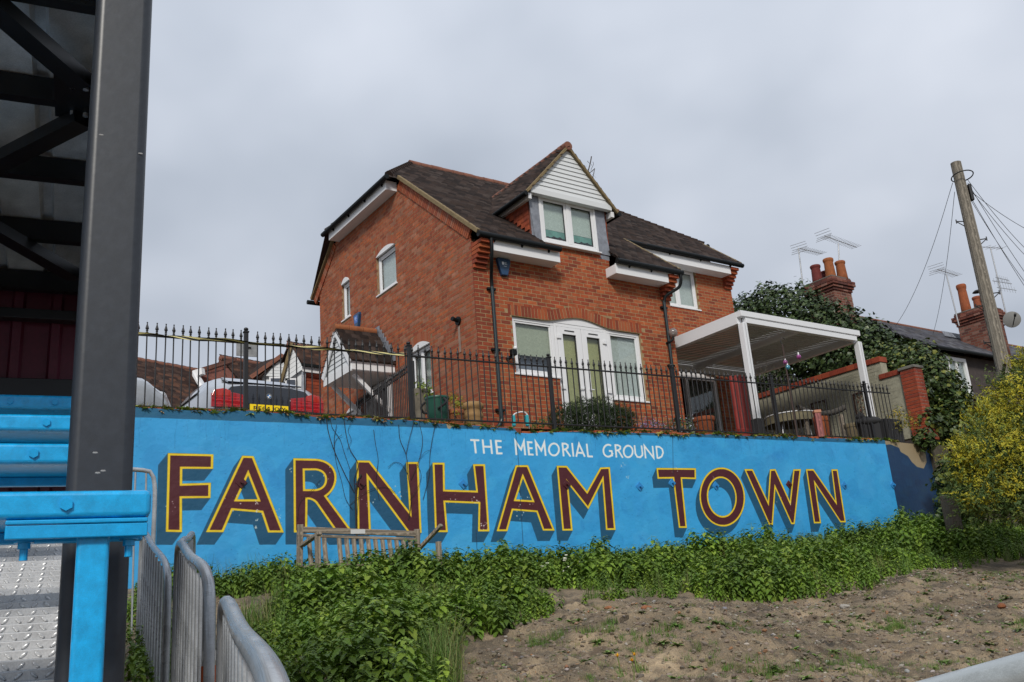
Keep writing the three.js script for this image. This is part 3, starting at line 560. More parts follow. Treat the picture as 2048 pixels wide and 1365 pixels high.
// front door in the gable wall
{
  const d = part('front_door', house); d.position.set(0.06, -HB0, 0); d.rotation.y = -Math.PI / 2;
  mesh('frame', [bx(-4.49, -4.42, 3.36, 5.34, -0.08, 0.0, 0.005), bx(-3.7, -3.63, 3.36, 5.34, -0.08, 0.0, 0.005), bx(-4.42, -3.7, 5.26, 5.34, -0.08, -0.001, 0.005)], M.white, d);
  mesh('door_leaf', bx(-4.41, -3.71, 3.37, 5.25, -0.07, -0.03, 0.004), std({ color: C(0.1, 0.02, 0.015), roughness: 0.4, map: T.wood }), d);
  mesh('handle', bx(-3.82, -3.76, 4.25, 4.4, -0.03, 0.01, 0.006), M.alu, d);
}
// ---------- roof ----------
const tileTones = [[0.05, 0.036, 0.031], [0.036, 0.026, 0.023], [0.065, 0.046, 0.04], [0.03, 0.023, 0.021], [0.08, 0.06, 0.052], [0.06, 0.04, 0.032]];
const tilePal = tileTones.map((c) => phy({ color: C(...c), vertexColors: true, specularIntensity: 0.25, roughness: 0.95, map: T.grain, bumpMap: T.bump, bumpScale: 0.004 }));
M.hip = phy({ color: C(0.06, 0.04, 0.033), roughness: 0.95, specularIntensity: 0.25, map: T.grain });
const tileGeo = (() => { // a cambered plain tile, one unit wide (x) and one long (z, downhill +z), thickness in y
  const v = [], f = [], nx = 3; for (const [z, y] of [[-0.5, 0], [0.5, 0.0]]) for (let i = 0; i <= nx; i++) { const t = i / nx - 0.5; v.push(V3(t, y + 0.35 * (0.25 - t * t) * 4, z)); }
  for (let i = 0; i <= nx; i++) v.push(V3(i / nx - 0.5, -1 + 0.35 * (0.25 - (i / nx - 0.5) ** 2) * 4, 0.5));
  for (let i = 0; i < nx; i++) { f.push([i, nx + 1 + i, nx + 2 + i, i + 1]); f.push([nx + 1 + i, 2 * nx + 2 + i, 2 * nx + 3 + i, nx + 2 + i]); }
  const g = tri(v, f); fixUV(g); g.userData.keep = true;
  const c = new Float32Array(g.attributes.position.count * 3); for (let i = 0; i < c.length / 3; i++) c.fill(Math.floor(i / 6) % 2 ? 7 : 1, 3 * i, 3 * i + 3);   // lower edge faces are coloured much paler than the tops
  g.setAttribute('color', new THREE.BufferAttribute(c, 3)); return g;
})();
// tiles a sloping plane: o origin at the lower edge, ex along it, es up the slope; iv(s) gives free intervals along ex
function layTiles(parent, { o, ex, es, s1, iv, own = 0, score, gauge = 0.15, width = 0.2, tones = tileTones, pal = tilePal, thick = 0.026, name = 'roof_tile' }) {
  const n = es.clone().cross(ex).normalize(); if (n.y < 0) n.negate();
  const basis = new THREE.Matrix4().makeBasis(ex, n, es.clone().negate()), q0 = new THREE.Quaternion().setFromRotationMatrix(basis), list = [], X = V3(1, 0, 0), e = new THREE.Euler();
  for (let r = 0, s = 0; s < s1; r++, s += gauge) for (const [a, b] of iv(s + gauge / 2)) {
    const off = r % 2 ? width / 2 : 0;
    for (let k = Math.floor((a - off) / width) - 1; off + k * width < b; k++) {
      const x0 = Math.max(a, off + k * width), x1 = Math.min(b, off + (k + 1) * width - 0.003); if (x1 - x0 < 0.03) continue;
      const L = gauge * 1.35, p = o.clone().addScaledVector(ex, (x0 + x1) / 2).addScaledVector(es, s + L / 2 - 0.01).addScaledVector(n, thick * 1.15 + rr(-0.003, 0.004));
      const q = q0.clone().multiply(new THREE.Quaternion().setFromEuler(e.set(0.15 + rr(-0.04, 0.04), rr(-0.012, 0.012), rr(-0.03, 0.03))));
      list.push({ p, q, sc: V3(x1 - x0, thick, L), t: Math.floor(rnd() * tones.length), s: score ? score(p) : 0 });
    }
  }
  list.sort((p, q) => p.s - q.s);
  const rest = [], m4 = new THREE.Matrix4();
  list.forEach((t, i) => {
    if (i < own) { const m = new THREE.Mesh(tileGeo, pal[t.t]); m.name = name; m.castShadow = m.receiveShadow = true; m.position.copy(t.p); m.quaternion.copy(t.q); m.scale.copy(t.sc); parent.add(m); }
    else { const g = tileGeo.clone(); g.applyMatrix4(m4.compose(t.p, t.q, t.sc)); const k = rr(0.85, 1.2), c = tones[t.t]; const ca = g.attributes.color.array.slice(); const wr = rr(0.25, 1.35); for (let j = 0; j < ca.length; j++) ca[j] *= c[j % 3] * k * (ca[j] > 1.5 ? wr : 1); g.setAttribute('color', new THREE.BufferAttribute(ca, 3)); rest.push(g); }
  });
  if (rest.length) stuff(mesh(name + 's', rest, M.tileV, parent));
}
const roof = part('roof', house, V3(0, -HB0, 0));
const R3 = (x, b, lift = 0) => V3(x, ROOF(b) + lift, -b);
{
  const es = V3(0, 0.83, -1).normalize(), S = (b) => (b + 0.4) * Math.hypot(1, 0.83), bOf = (s) => s / Math.hypot(1, 0.83) - 0.4;
  const dorm = (b) => (b < 0.02 ? [1.5, 3.42] : b < 1.25 ? [1.42, 3.5] : b < 2.72 ? [2.46 - 1.06 * (2.72 - b) / 1.47, 2.46 + 1.06 * (2.72 - b) / 1.47] : null);
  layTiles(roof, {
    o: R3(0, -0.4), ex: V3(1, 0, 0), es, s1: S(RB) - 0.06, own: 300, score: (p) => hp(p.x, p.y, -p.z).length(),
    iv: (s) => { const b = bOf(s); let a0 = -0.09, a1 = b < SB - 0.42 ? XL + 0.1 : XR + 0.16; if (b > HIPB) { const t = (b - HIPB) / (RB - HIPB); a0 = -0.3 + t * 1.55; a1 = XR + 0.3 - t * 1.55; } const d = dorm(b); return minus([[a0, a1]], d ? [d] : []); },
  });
  // boarding under the tiles
  const T0 = V3(0, -0.03, 0), un = std({ color: C(0.05, 0.04, 0.035), roughness: 0.9 });
  mesh('roof_deck', [slab([R3(-0.06, -0.36), R3(1.44, -0.36), R3(1.44, HIPB), R3(-0.06, HIPB)], T0), slab([R3(3.46, -0.36), R3(XL + 0.06, -0.36), R3(XL + 0.06, HIPB), R3(3.46, HIPB)], T0), slab([R3(XL + 0.062, SB - 0.4), R3(XR + 0.1, SB - 0.4), R3(XR + 0.1, HIPB), R3(XL + 0.062, HIPB)], T0), slab([R3(-0.28, HIPB + 0.004), R3(XR + 0.28, HIPB + 0.004), R3(XR - 1.25, RB), R3(1.25, RB)], T0), slab([R3(1.441, 1.3), R3(3.459, 1.3), R3(3.459, HIPB), R3(1.441, HIPB)], T0)], un, roof);
  const Rr = (x, b) => V3(x, ROOF(8.8 - b), -b);
  mesh('rear_slope', slab([Rr(1.25, RB), Rr(XR - 1.25, RB), Rr(XR + 0.28, 6.12), Rr(XR + 0.1, 7.6), Rr(-0.08, 7.6), Rr(-0.28, 6.12)], V3(0, 0.03, 0)), M.hip, roof);
  // hipped ends
  for (const sg of [-1, 1]) {
    const xo = sg < 0 ? -0.3 : XR + 0.3, dx = -sg * 1.55, ex = V3(0, 0, sg < 0 ? 1 : -1), hes = V3(dx, RY - HIPY, 0), HL = hes.length(); hes.normalize();
    const o = V3(xo, HIPY, sg < 0 ? -6.12 : -HIPB), wd = 6.12 - HIPB;
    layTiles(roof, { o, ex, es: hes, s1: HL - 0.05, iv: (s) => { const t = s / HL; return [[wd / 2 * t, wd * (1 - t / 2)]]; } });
    mesh('hip_deck', slab([V3(xo, HIPY, -HIPB), V3(xo, HIPY, -6.12), V3(xo + dx, RY, -RB)], V3(0, -0.03, 0)), un, roof);
    for (const bb of [HIPB, 6.12]) { const a = V3(xo, HIPY + 0.03, -bb), e = V3(xo + dx, RY + 0.03, -RB); for (let t = 0.02; t < 0.97; t += 0.075) { const p = a.clone().lerp(e, t), q = a.clone().lerp(e, t + 0.095); const g = new THREE.CylinderGeometry(0.07, 0.095, p.distanceTo(q), 8, 1, false); g.applyQuaternion(new THREE.Quaternion().setFromUnitVectors(V3(0, 1, 0), q.clone().sub(p).normalize())); g.translate((p.x + q.x) / 2, (p.y + q.y) / 2 - 0.03, (p.z + q.z) / 2); mesh('hip_tile', g, M.hip, roof); } }
  }
  const ridgeRun = (a, b, par, r = 0.105) => { const L = a.distanceTo(b), n = Math.round(L / 0.31), d = b.clone().sub(a).normalize(); for (let i = 0; i < n; i++) { const p = a.clone().lerp(b, i / n), q = a.clone().lerp(b, (i + 0.965) / n); const g = new THREE.CylinderGeometry(r * rr(0.97, 1.03), r * rr(0.97, 1.03), p.distanceTo(q), 10, 1, false, 0, Math.PI * 2); g.scale(1, 1, 1); g.applyQuaternion(new THREE.Quaternion().setFromUnitVectors(V3(0, 1, 0), d)); g.translate((p.x + q.x) / 2, (p.y + q.y) / 2 + rr(-0.005, 0.005), (p.z + q.z) / 2); mesh('ridge_tile', g, M.ridge, par); } };
  ridgeRun(V3(1.2, RY + 0.0, -RB), V3(XR - 1.2, RY + 0.0, -RB), roof);
  // mortared verges
  const vg = (x, b0, b1) => bar(R3(x, b0, 0.012), R3(x, b1, 0.012), 0.075, 0.085, 0.012);
  mesh('verge', vg(-0.055, -0.36, HIPB - 0.02), M.verge, roof); mesh('verge', vg(XL + 0.07, -0.34, SB - 0.45), M.verge, roof); mesh('verge', vg(XR + 0.1, SB - 0.36, HIPB), M.verge, roof);
  mesh('verge', bar(V3(-0.05, ROOF(8.8 - 6.14), -6.14), V3(-0.05, ROOF(8.8 - 7.58), -7.58), 0.09, 0.09, 0.012), M.verge, roof);
  // eaves: white fascia and soffit boxes
  const eaves = (x0, x1, b, y) => { const p = part('eaves', roof); mesh('fascia', bx(x0, x1, y, y + 0.22, -b + 0.3, -b + 0.322, 0.004), M.white, p); mesh('soffit', [bx(x0, x1, y + 0.004, y + 0.02, -b + 0.001, -b + 0.299), bx(x0 - 0.001, x0 + 0.02, y + 0.02, y + 0.2, -b + 0.002, -b + 0.299), bx(x1 - 0.02, x1 + 0.001, y + 0.02, y + 0.2, -b + 0.002, -b + 0.299)], M.white, p); return p; };
  eaves(0.272, 1.86, 0, 6.79); eaves(3.3, 4.775, 0, 6.79); eaves(XL + 0.1, XR - 0.275, SB, 8.23);
  { const p = part('eaves', roof); mesh('fascia', bx(-0.272, -0.25, 9.36, 9.6, -5.95, -2.86, 0.004), M.white, p); mesh('soffit', [bx(-0.249, -0.002, 9.365, 9.38, -5.95, -2.86), bx(-0.249, -0.004, 9.38, 9.58, -2.885, -2.86), bx(-0.249, -0.004, 9.38, 9.58, -5.95, -5.925)], M.white, p); }
  // gutters with brackets
  const half = (a, b, r = 0.058) => { const d = b.clone().sub(a), L = d.length(), g = new THREE.CylinderGeometry(r, r, L, 12, 1, false); g.applyQuaternion(new THREE.Quaternion().setFromUnitVectors(V3(0, 1, 0), d.normalize())); const c = a.clone().add(b).multiplyScalar(0.5); return g.translate(c.x, c.y, c.z); };
  const gut = (a, b, n, out) => { const p = mesh('gutter', half(a, b), M.gutter, roof); for (let i = 0; i < n; i++) { const q = a.clone().lerp(b, (i + 0.6) / n); mesh('gutter_bracket', bar(q.clone().add(V3(0, -0.01, 0)), q.clone().addScaledVector(out, -0.075).add(V3(0, -0.075, 0)), 0.03, 0.05), M.gutter, p); } return p; };
  gut(V3(-0.08, 7.045, 0.385), V3(1.84, 7.045, 0.385), 3, V3(0, 0, 1)); gut(V3(3.3, 7.045, 0.385), V3(XL + 0.1, 7.045, 0.385), 3, V3(0, 0, 1));
  gut(V3(XL - 0.05, 8.5, -SB + 0.385), V3(XR + 0.14, 8.5, -SB + 0.385), 4, V3(0, 0, 1));
  gut(V3(-0.34, HIPY - 0.04, -6.16), V3(-0.34, HIPY - 0.04, -2.66), 4, V3(-1, 0, 0)); gut(V3(XR + 0.34, HIPY - 0.04, -2.6), V3(XR + 0.34, HIPY - 0.04, -6.2), 3, V3(1, 0, 0));
  mesh('gutter', half(V3(-0.16, ROOF(1.2) - 0.06, -7.62), V3(4, ROOF(1.2) - 0.06, -7.62)), M.gutter, roof);
  // ---------- dormer ----------
  const D = part('dormer', roof), bk = (y) => (y - 7.1) / 0.83 - 0.35, ey = 8.4, py = 9.57, hw = 1.06, cx = 2.46, ez = 0.14;
  const f = 0.06, x0 = 1.68, x1 = 3.15, y0 = 7.32, y1 = 8.37, z = 0.03;
  mesh('window_frame', [bx(x0, x1, y1 - f, y1, z - 0.07, z, 0.006), bx(x0, x1, y0, y0 + f, z - 0.07, z, 0.006), bx(x0, x0 + f, y0 + f, y1 - f, z - 0.07, z + 0.001, 0.006), bx(x1 - f, x1, y0 + f, y1 - f, z - 0.07, z + 0.001, 0.006), bx(2.375, 2.455, y0 + f, y1 - f, z - 0.07, z + 0.0015, 0.006)], M.white, D);
  mesh('window_sill', bx(x0 - 0.03, x1 + 0.02, y0 - 0.03, y0 - 0.001, z - 0.07, z + 0.07, 0.006), M.white, D);
  const frieze = std({ color: C(0.16, 0.42, 0.36), roughness: 0.8, map: T.grain });
  for (const [a, b] of [[x0 + f, 2.375], [2.455, x1 - f]]) {
    const s = 0.055;
    mesh('window_sash', [bx(a + 0.002, b - 0.002, y1 - f - s, y1 - f - 0.002, z - 0.055, z - 0.01, 0.005), bx(a + 0.002, b - 0.002, y0 + f + 0.002, y0 + f + s, z - 0.055, z - 0.01, 0.005), bx(a + 0.002, a + s, y0 + f + s, y1 - f - s, z - 0.055, z - 0.011, 0.005), bx(b - s, b - 0.002, y0 + f + s, y1 - f - s, z - 0.055, z - 0.011, 0.005)], M.white, D);
    mesh('window_gasket', [bx(a + s, b - s, y1 - f - s - 0.012, y1 - f - s, z - 0.05, z - 0.03), bx(b - s - 0.012, b - s, y0 + f + s, y1 - f - s - 0.013, z - 0.05, z - 0.03)], M.dark, D);
    mesh('window_pane', bx(a + s, b - s, y0 + f + s, y1 - f - s, z - 0.04, z - 0.038), M.glass, D);
    mesh('window_blind', bx(a, b, 7.66, y1 - f, z - 0.09, z - 0.085), std({ color: C(0.62, 0.68, 0.64), roughness: 0.9, map: T.fine }), D);
    const sc = new THREE.Shape(); sc.moveTo(a, 7.655); sc.lineTo(b, 7.655); for (let i = 0; i <= 30; i++) sc.lineTo(b + (a - b) * i / 30, 7.53 - 0.03 * Math.abs(Math.sin(i / 30 * Math.PI * 4)) + 0.02 * Math.sin(i / 30 * 5)); mesh('blind_trim', new THREE.ExtrudeGeometry(sc, { depth: 0.004, bevelEnabled: false }).translate(0, 0, z - 0.09), frieze, D);
  }
  // lead dressed corner strips beside the window
  const lead = (xa, xb, xc, xd) => { const n = 10, v = [], fc = []; for (let i = 0; i <= n; i++) { const t = i / n, y = 7.31 + (8.38 - 7.31) * t; for (let k = 0; k <= 4; k++) { const q = k / 4, xl = xa + (xc - xa) * t, xr = xb + (xd - xb) * t; v.push(V3(xl + (xr - xl) * q, y, 0.02 + 0.014 * fbm(q * 3 + xa, t * 7, 1, 2))); } } for (let i = 0; i < n; i++) for (let k = 0; k < 4; k++) fc.push([i * 5 + k, i * 5 + k + 1, i * 5 + k + 6, i * 5 + k + 5]); return tri(v, fc); };
  mesh('lead_strip', lead(1.53, 1.678, 1.42, 1.678), M.lead, D); mesh('lead_strip', lead(3.152, 3.46, 3.152, 3.38), M.lead, D);
  mesh('dormer_wall', [bx(1.47, 1.675, 7.2, 8.39, -0.4, 0.0), bx(3.155, 3.44, 7.2, 8.39, -0.4, 0.0)], M.lead, D);
  for (const x of [1.43, 3.49]) {
    const sg = x < 2 ? -1 : 1, body = slab([V3(x - sg * 0.02, 7.3, -0.02), V3(x - sg * 0.02, 8.4, -0.02), V3(x - sg * 0.02, 8.4, -1.3)], V3(-sg * 0.06, 0, 0)); mesh('cheek', body, M.plainBrick, D);
    for (let y = 7.36; y < 8.38; y += 0.105) { const z1 = -Math.max(0.02, bk(y) - 0.05); for (let b = 0.03; b < -z1; b += 0.168) { const e = Math.min(b + 0.163, -z1); if (e - b > 0.03) mesh('hanging_tile', bx(x - 0.008, x + 0.008, y, y + 0.13, -e, -b).rotateZ(0), pick([M.bricks[1], M.bricks[2], M.bricks[4]]), D).rotation.z = 0; } }
  }
  // weatherboarded gable: lapped boards between the slopes
  const half2 = (y) => hw * (py - y) / (py - ey);
  for (let i = 0; i < 11; i++) { const a = 8.42 + i * 0.1, b = Math.min(a + 0.1, py - 0.05), h0 = half2(a), h1 = half2(b); if (b - a < 0.02) break; mesh('weatherboard', slab([V3(cx - h0, a, 0.155), V3(cx + h0, a, 0.155), V3(cx + h1, b + 0.012, 0.135), V3(cx - h1, b + 0.012, 0.135)], V3(0, 0, -0.012)), M.board, D); }
  mesh('gable_base', [bx(cx - hw + 0.0, cx + hw, 8.3, 8.425, 0.05, 0.168, 0.006)], M.board, D);
  mesh('gable_core', slab([V3(cx - hw, ey, 0.12), V3(cx + hw, ey, 0.12), V3(cx, py, 0.12)], V3(0, 0, -0.15)), M.board, D);
  mesh('dormer_soffit', bx(cx - hw - 0.06, cx - hw + 0.02, 8.16, 8.285, -1.1, 0.15, 0.004), M.white, D); mesh('dormer_soffit', bx(cx + hw - 0.02, cx + hw + 0.06, 8.16, 8.285, -1.1, 0.15, 0.004), M.white, D);
  for (const sg of [-1, 1]) {
    const ee = V3(cx + sg * (hw + 0.14), ey + 0.03 - 0.14 * (py - ey) / hw, 0), es2 = V3(-sg * (hw + 0.14), py + 0.02 - ee.y, 0), L = es2.length(); es2.normalize();
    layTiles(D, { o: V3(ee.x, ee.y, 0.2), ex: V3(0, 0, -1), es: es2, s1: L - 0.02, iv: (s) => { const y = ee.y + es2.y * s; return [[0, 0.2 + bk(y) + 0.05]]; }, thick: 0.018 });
    mesh('dormer_deck', slab([V3(ee.x, ee.y, 0.19), V3(cx, py, 0.19), V3(cx, py, -bk(py)), V3(ee.x, ee.y, -bk(ee.y))], V3(0, -0.03, 0)), M.hip, D);
    mesh('dormer_verge', bar(V3(ee.x, ee.y - 0.015, 0.185), V3(cx, py - 0.015, 0.185), 0.06, 0.06, 0.01), M.verge, D);
    mesh('dormer_gutter', half(V3(ee.x - sg * -0.02, ee.y - 0.045, 0.22), V3(ee.x - sg * -0.02, ee.y - 0.045, -1.1), 0.05), M.gutter, D);
  }
  ridgeRun(V3(cx, py + 0.0, 0.22), V3(cx, py + 0.0, -bk(py) - 0.05), D, 0.1);
  mesh('lead_apron', [bx(1.15, 1.42, 8.29, 8.33, -1.36, -1.15)], M.lead, D);
}
// ---------- porch over the front door: coordinates (a outwards = -x, b along the wall) ----------
{
  const P = part('porch', house, V3(0, -HB0, 0)), b0 = 3.28, b1 = 4.7, bm = 3.99, ye = 5.5, yp = 6.4, out = -1.0;
  const ridgeY = (b) => yp - (yp - ye) * Math.abs(b - bm) / ((b1 - b0) / 2);
  for (const sg of [-1, 1]) {
    const e = V3(out - 0.06, ye + 0.02, -(bm + sg * (b1 - b0 + 0.14) / 2)), es = V3(0, yp + 0.03 - e.y, sg * (b1 - b0 + 0.14) / 2); const L = es.length(); es.normalize();
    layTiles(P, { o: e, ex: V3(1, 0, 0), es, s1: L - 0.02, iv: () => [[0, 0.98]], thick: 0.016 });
    mesh('porch_deck', slab([V3(out - 0.05, e.y, e.z), V3(-0.01, e.y, e.z), V3(-0.01, yp, -bm), V3(out - 0.05, yp, -bm)], V3(0, -0.03, 0)), M.hip, P);
    // stepped lead flashing against the wall
    for (let i = 0; i < 8; i++) { const t = (i + 0.5) / 8, p = V3(-0.03, e.y + es.y * L * t, e.z + es.z * L * t); mesh('lead_flashing', bx(-0.05, -0.028, p.y - 0.02, p.y + 0.17, p.z - 0.07, p.z + 0.07).rotateX(0), M.lead, P); }
    mesh('barge_board', bar(V3(out - 0.03, ye - 0.05, -(bm + sg * (b1 - b0) / 2)), V3(out - 0.03, yp - 0.05, -bm), 0.03, 0.14), M.white, P);
    mesh('porch_fascia', bx(out, -0.01, ye - 0.19, ye - 0.01, -(bm + sg * (b1 - b0) / 2) - 0.012, -(bm + sg * (b1 - b0) / 2) + 0.012, 0.004), M.white, P);
    const zz = -(bm + sg * 0.52);
    mesh('bracket', [bar(V3(out + 0.12, ye - 0.23, zz), V3(-0.05, ye - 1.0, zz), 0.07, 0.09, 0.006), bx(-0.09, -0.003, ye - 1.12, ye - 0.21, zz - 0.035, zz + 0.035, 0.005)], M.white, P);
  }
  for (let i = 0; i < 7; i++) { const a = ye - 0.04 + i * 0.11, b = Math.min(a + 0.11, yp - 0.1), h = (y) => (b1 - b0) / 2 * (yp - 0.06 - y) / (yp - 0.06 - ye + 0.06); mesh('weatherboard', slab([V3(out + 0.01, a, -bm - h(a)), V3(out + 0.01, a, -bm + h(a)), V3(out + 0.028, b + 0.01, -bm + h(b)), V3(out + 0.028, b + 0.01, -bm - h(b))], V3(0.012, 0, 0)), M.board, P); }
  mesh('porch_soffit', bx(out - 0.01, -0.01, ye - 0.2, ye - 0.18, -b1, -b0), M.white, P);
  mesh('front_beam', bx(out - 0.02, out + 0.01, ye - 0.22, ye - 0.04, -b1, -b0, 0.005), M.white, P);
  for (let i = 0; i < 3; i++) mesh('ridge_tile', rod(V3(out - 0.06 + i * 0.33, yp + 0.02, -bm), V3(out + 0.26 + i * 0.33, yp + 0.02, -bm), 0.09, 0.09, 12), M.terracotta, P);
}
// ---------- rainwater pipes, lamps, alarm boxes ----------
{
  const p1 = part('downpipe', house, V3(0, -HB0, 0));
  mesh('swan_neck', tube([V3(0.2, 7.02, 0.385), V3(0.2, 6.8, 0.385), V3(0.22, 6.62, 0.33), V3(0.34, 6.3, 0.09), V3(0.36, 6.15, 0.06)], 0.034, 30), M.gutter, p1);
  mesh('pipe', rod(V3(0.36, 6.2, 0.06), V3(0.36, 3.62, 0.06), 0.035, 0.035, 12), M.pipe, p1);
  mesh('shoe', tube([V3(0.36, 3.66, 0.06), V3(0.36, 3.58, 0.06), V3(0.28, 3.46, 0.06), V3(0.2, 3.4, 0.06), V3(0.18, 3.2, 0.06)], 0.038, 24), M.pipe, p1);
  for (const y of [6.1, 4.9, 3.75]) mesh('clip', bx(0.27, 0.45, y, y + 0.04, 0.005, 0.06), M.gutter, p1);
  const p2 = part('downpipe', house, V3(0, -HB0, 0));
  mesh('swan_neck', tube([V3(5.08, 7.02, 0.385), V3(5.08, 6.88, 0.385), V3(5.06, 6.74, 0.33), V3(4.84, 6.56, 0.1), V3(4.81, 6.42, 0.06)], 0.034, 30), M.gutter, p2);
  mesh('pipe', rod(V3(4.81, 6.46, 0.06), V3(4.81, 3.75, 0.06), 0.035, 0.035, 12), M.pipe, p2);
  mesh('shoe', tube([V3(4.81, 3.8, 0.06), V3(4.82, 3.7, 0.06), V3(4.92, 3.58, 0.08), V3(5.1, 3.5, 0.1), V3(5.14, 3.2, 0.1)], 0.036, 24), M.pipe, p2);
  for (const y of [6.3, 5.0, 3.85]) mesh('clip', bx(4.72, 4.9, y, y + 0.04, 0.005, 0.06), M.gutter, p2);
  const p3 = part('downpipe', house, V3(0, -HB0, 0)); mesh('pipe', tube([V3(5.5, 8.46, -SB + 0.385), V3(5.5, 8.34, -SB + 0.385), V3(5.52, 8.26, -SB + 0.33), V3(5.52, 8.1, -SB + 0.1)], 0.034, 20), M.gutter, p3);
  const blue = std({ color: C(0.012, 0.05, 0.12), roughness: 0.35 }), lit = std({ color: C(0.05, 0.12, 0.36), roughness: 0.4 });
  const box = (m, s = 1) => { const sh = new THREE.Shape(); [[-0.13, 0.17], [0.13, 0.17], [0.14, 0.13], [0.06, -0.15], [-0.06, -0.15], [-0.14, 0.13]].forEach(([x, y], i) => (i ? sh.lineTo(x * s, y * s) : sh.moveTo(x * s, y * s))); return new THREE.ExtrudeGeometry(sh, { depth: 0.05, bevelEnabled: true, bevelThickness: 0.015, bevelSize: 0.012, bevelSegments: 2 }); };
  const logo = (bg, fg) => { const cv = document.createElement('canvas'); cv.width = 128; cv.height = 128; const c = cv.getContext('2d'); c.fillStyle = bg; c.fillRect(0, 0, 128, 128); c.fillStyle = fg; c.beginPath(); for (const [x, y] of [[22, 22], [54, 22], [54, 58], [38, 78], [22, 58]]) c.lineTo(x, y); c.fill(); for (const [x, y, w] of [[62, 26, 38], [62, 40, 30], [62, 54, 46], [52, 84, 44]]) for (let k = 0; k < w; k += 7) c.fillRect(x + k, y, 5, 8); const t = new THREE.CanvasTexture(cv); t.colorSpace = THREE.SRGBColorSpace; return t; };
  const a1 = part('alarm_box', house); a1.position.set(0.68, 6.6 - HB0, 0.01); mesh('casing', box(), blue, a1);
  mesh('face_print', new THREE.PlaneGeometry(0.17, 0.17).translate(0, 0.05, 0.0665), std({ map: logo('rgb(22,60,90)', 'rgb(225,230,235)'), roughness: 0.4 }), a1, true);
  const a2 = part('alarm_box', house); a2.position.set(-0.005, 7.0 - HB0, -4.98); a2.rotation.y = -Math.PI / 2; mesh('casing', box(), blue, a2); a2.userData.label = 'brighter blue alarm box by the narrow window';
  mesh('face_print', new THREE.PlaneGeometry(0.17, 0.18).translate(0, 0.04, 0.0665), std({ map: logo('rgb(58,100,175)', 'rgb(170,195,230)'), roughness: 0.4 }), a2, true);
  const l1 = part('wall_light', house); l1.position.set(-0.01, 5.64 - HB0, -0.61); mesh('back_plate', rod(V3(0.005, 0, 0), V3(-0.03, 0, 0), 0.085, 0.085, 16), M.gutter, l1); mesh('lamp_head', rod(V3(-0.03, 0, 0), V3(-0.16, 0.02, 0.03), 0.035, 0.045, 12), M.gutter, l1);
  mesh('lime_stain', bx(-0.002, 0.004, -0.62, -0.1, -0.04, 0.03), std({ color: C(0.42, 0.3, 0.24), map: T.grain, roughness: 0.95 }), l1);
  const l2 = part('wall_light', house); l2.position.set(4.86, 5.72 - HB0, 0.16); mesh('globe', new THREE.SphereGeometry(0.1, 20, 14), phy({ color: C(0.5, 0.47, 0.45), roughness: 0.08, transmission: 0.7, thickness: 0 }), l2); mesh('bracket', tube([V3(0, -0.09, 0), V3(-0.04, -0.17, -0.02), V3(-0.08, -0.2, -0.08), V3(-0.08, -0.2, -0.15)], 0.025, 16), M.gutter, l2); mesh('bulb', new THREE.SphereGeometry(0.03, 10, 8).translate(0, -0.03, 0), M.white, l2);
  const l3 = part('security_light', house); l3.position.set(0.62, 4.8 - HB0, 0.0); mesh('arm', bar(V3(0, -0.03, 0), V3(0.04, 0, 0.16), 0.05, 0.05), M.gutter, l3); mesh('lamp_head', bx(-0.02, 0.1, 0.0, 0.12, 0.12, 0.22, 0.02), M.gutter, l3); mesh('sensor', new THREE.SphereGeometry(0.04, 10, 8).translate(0.07, 0.14, 0.2), M.white, l3);
}
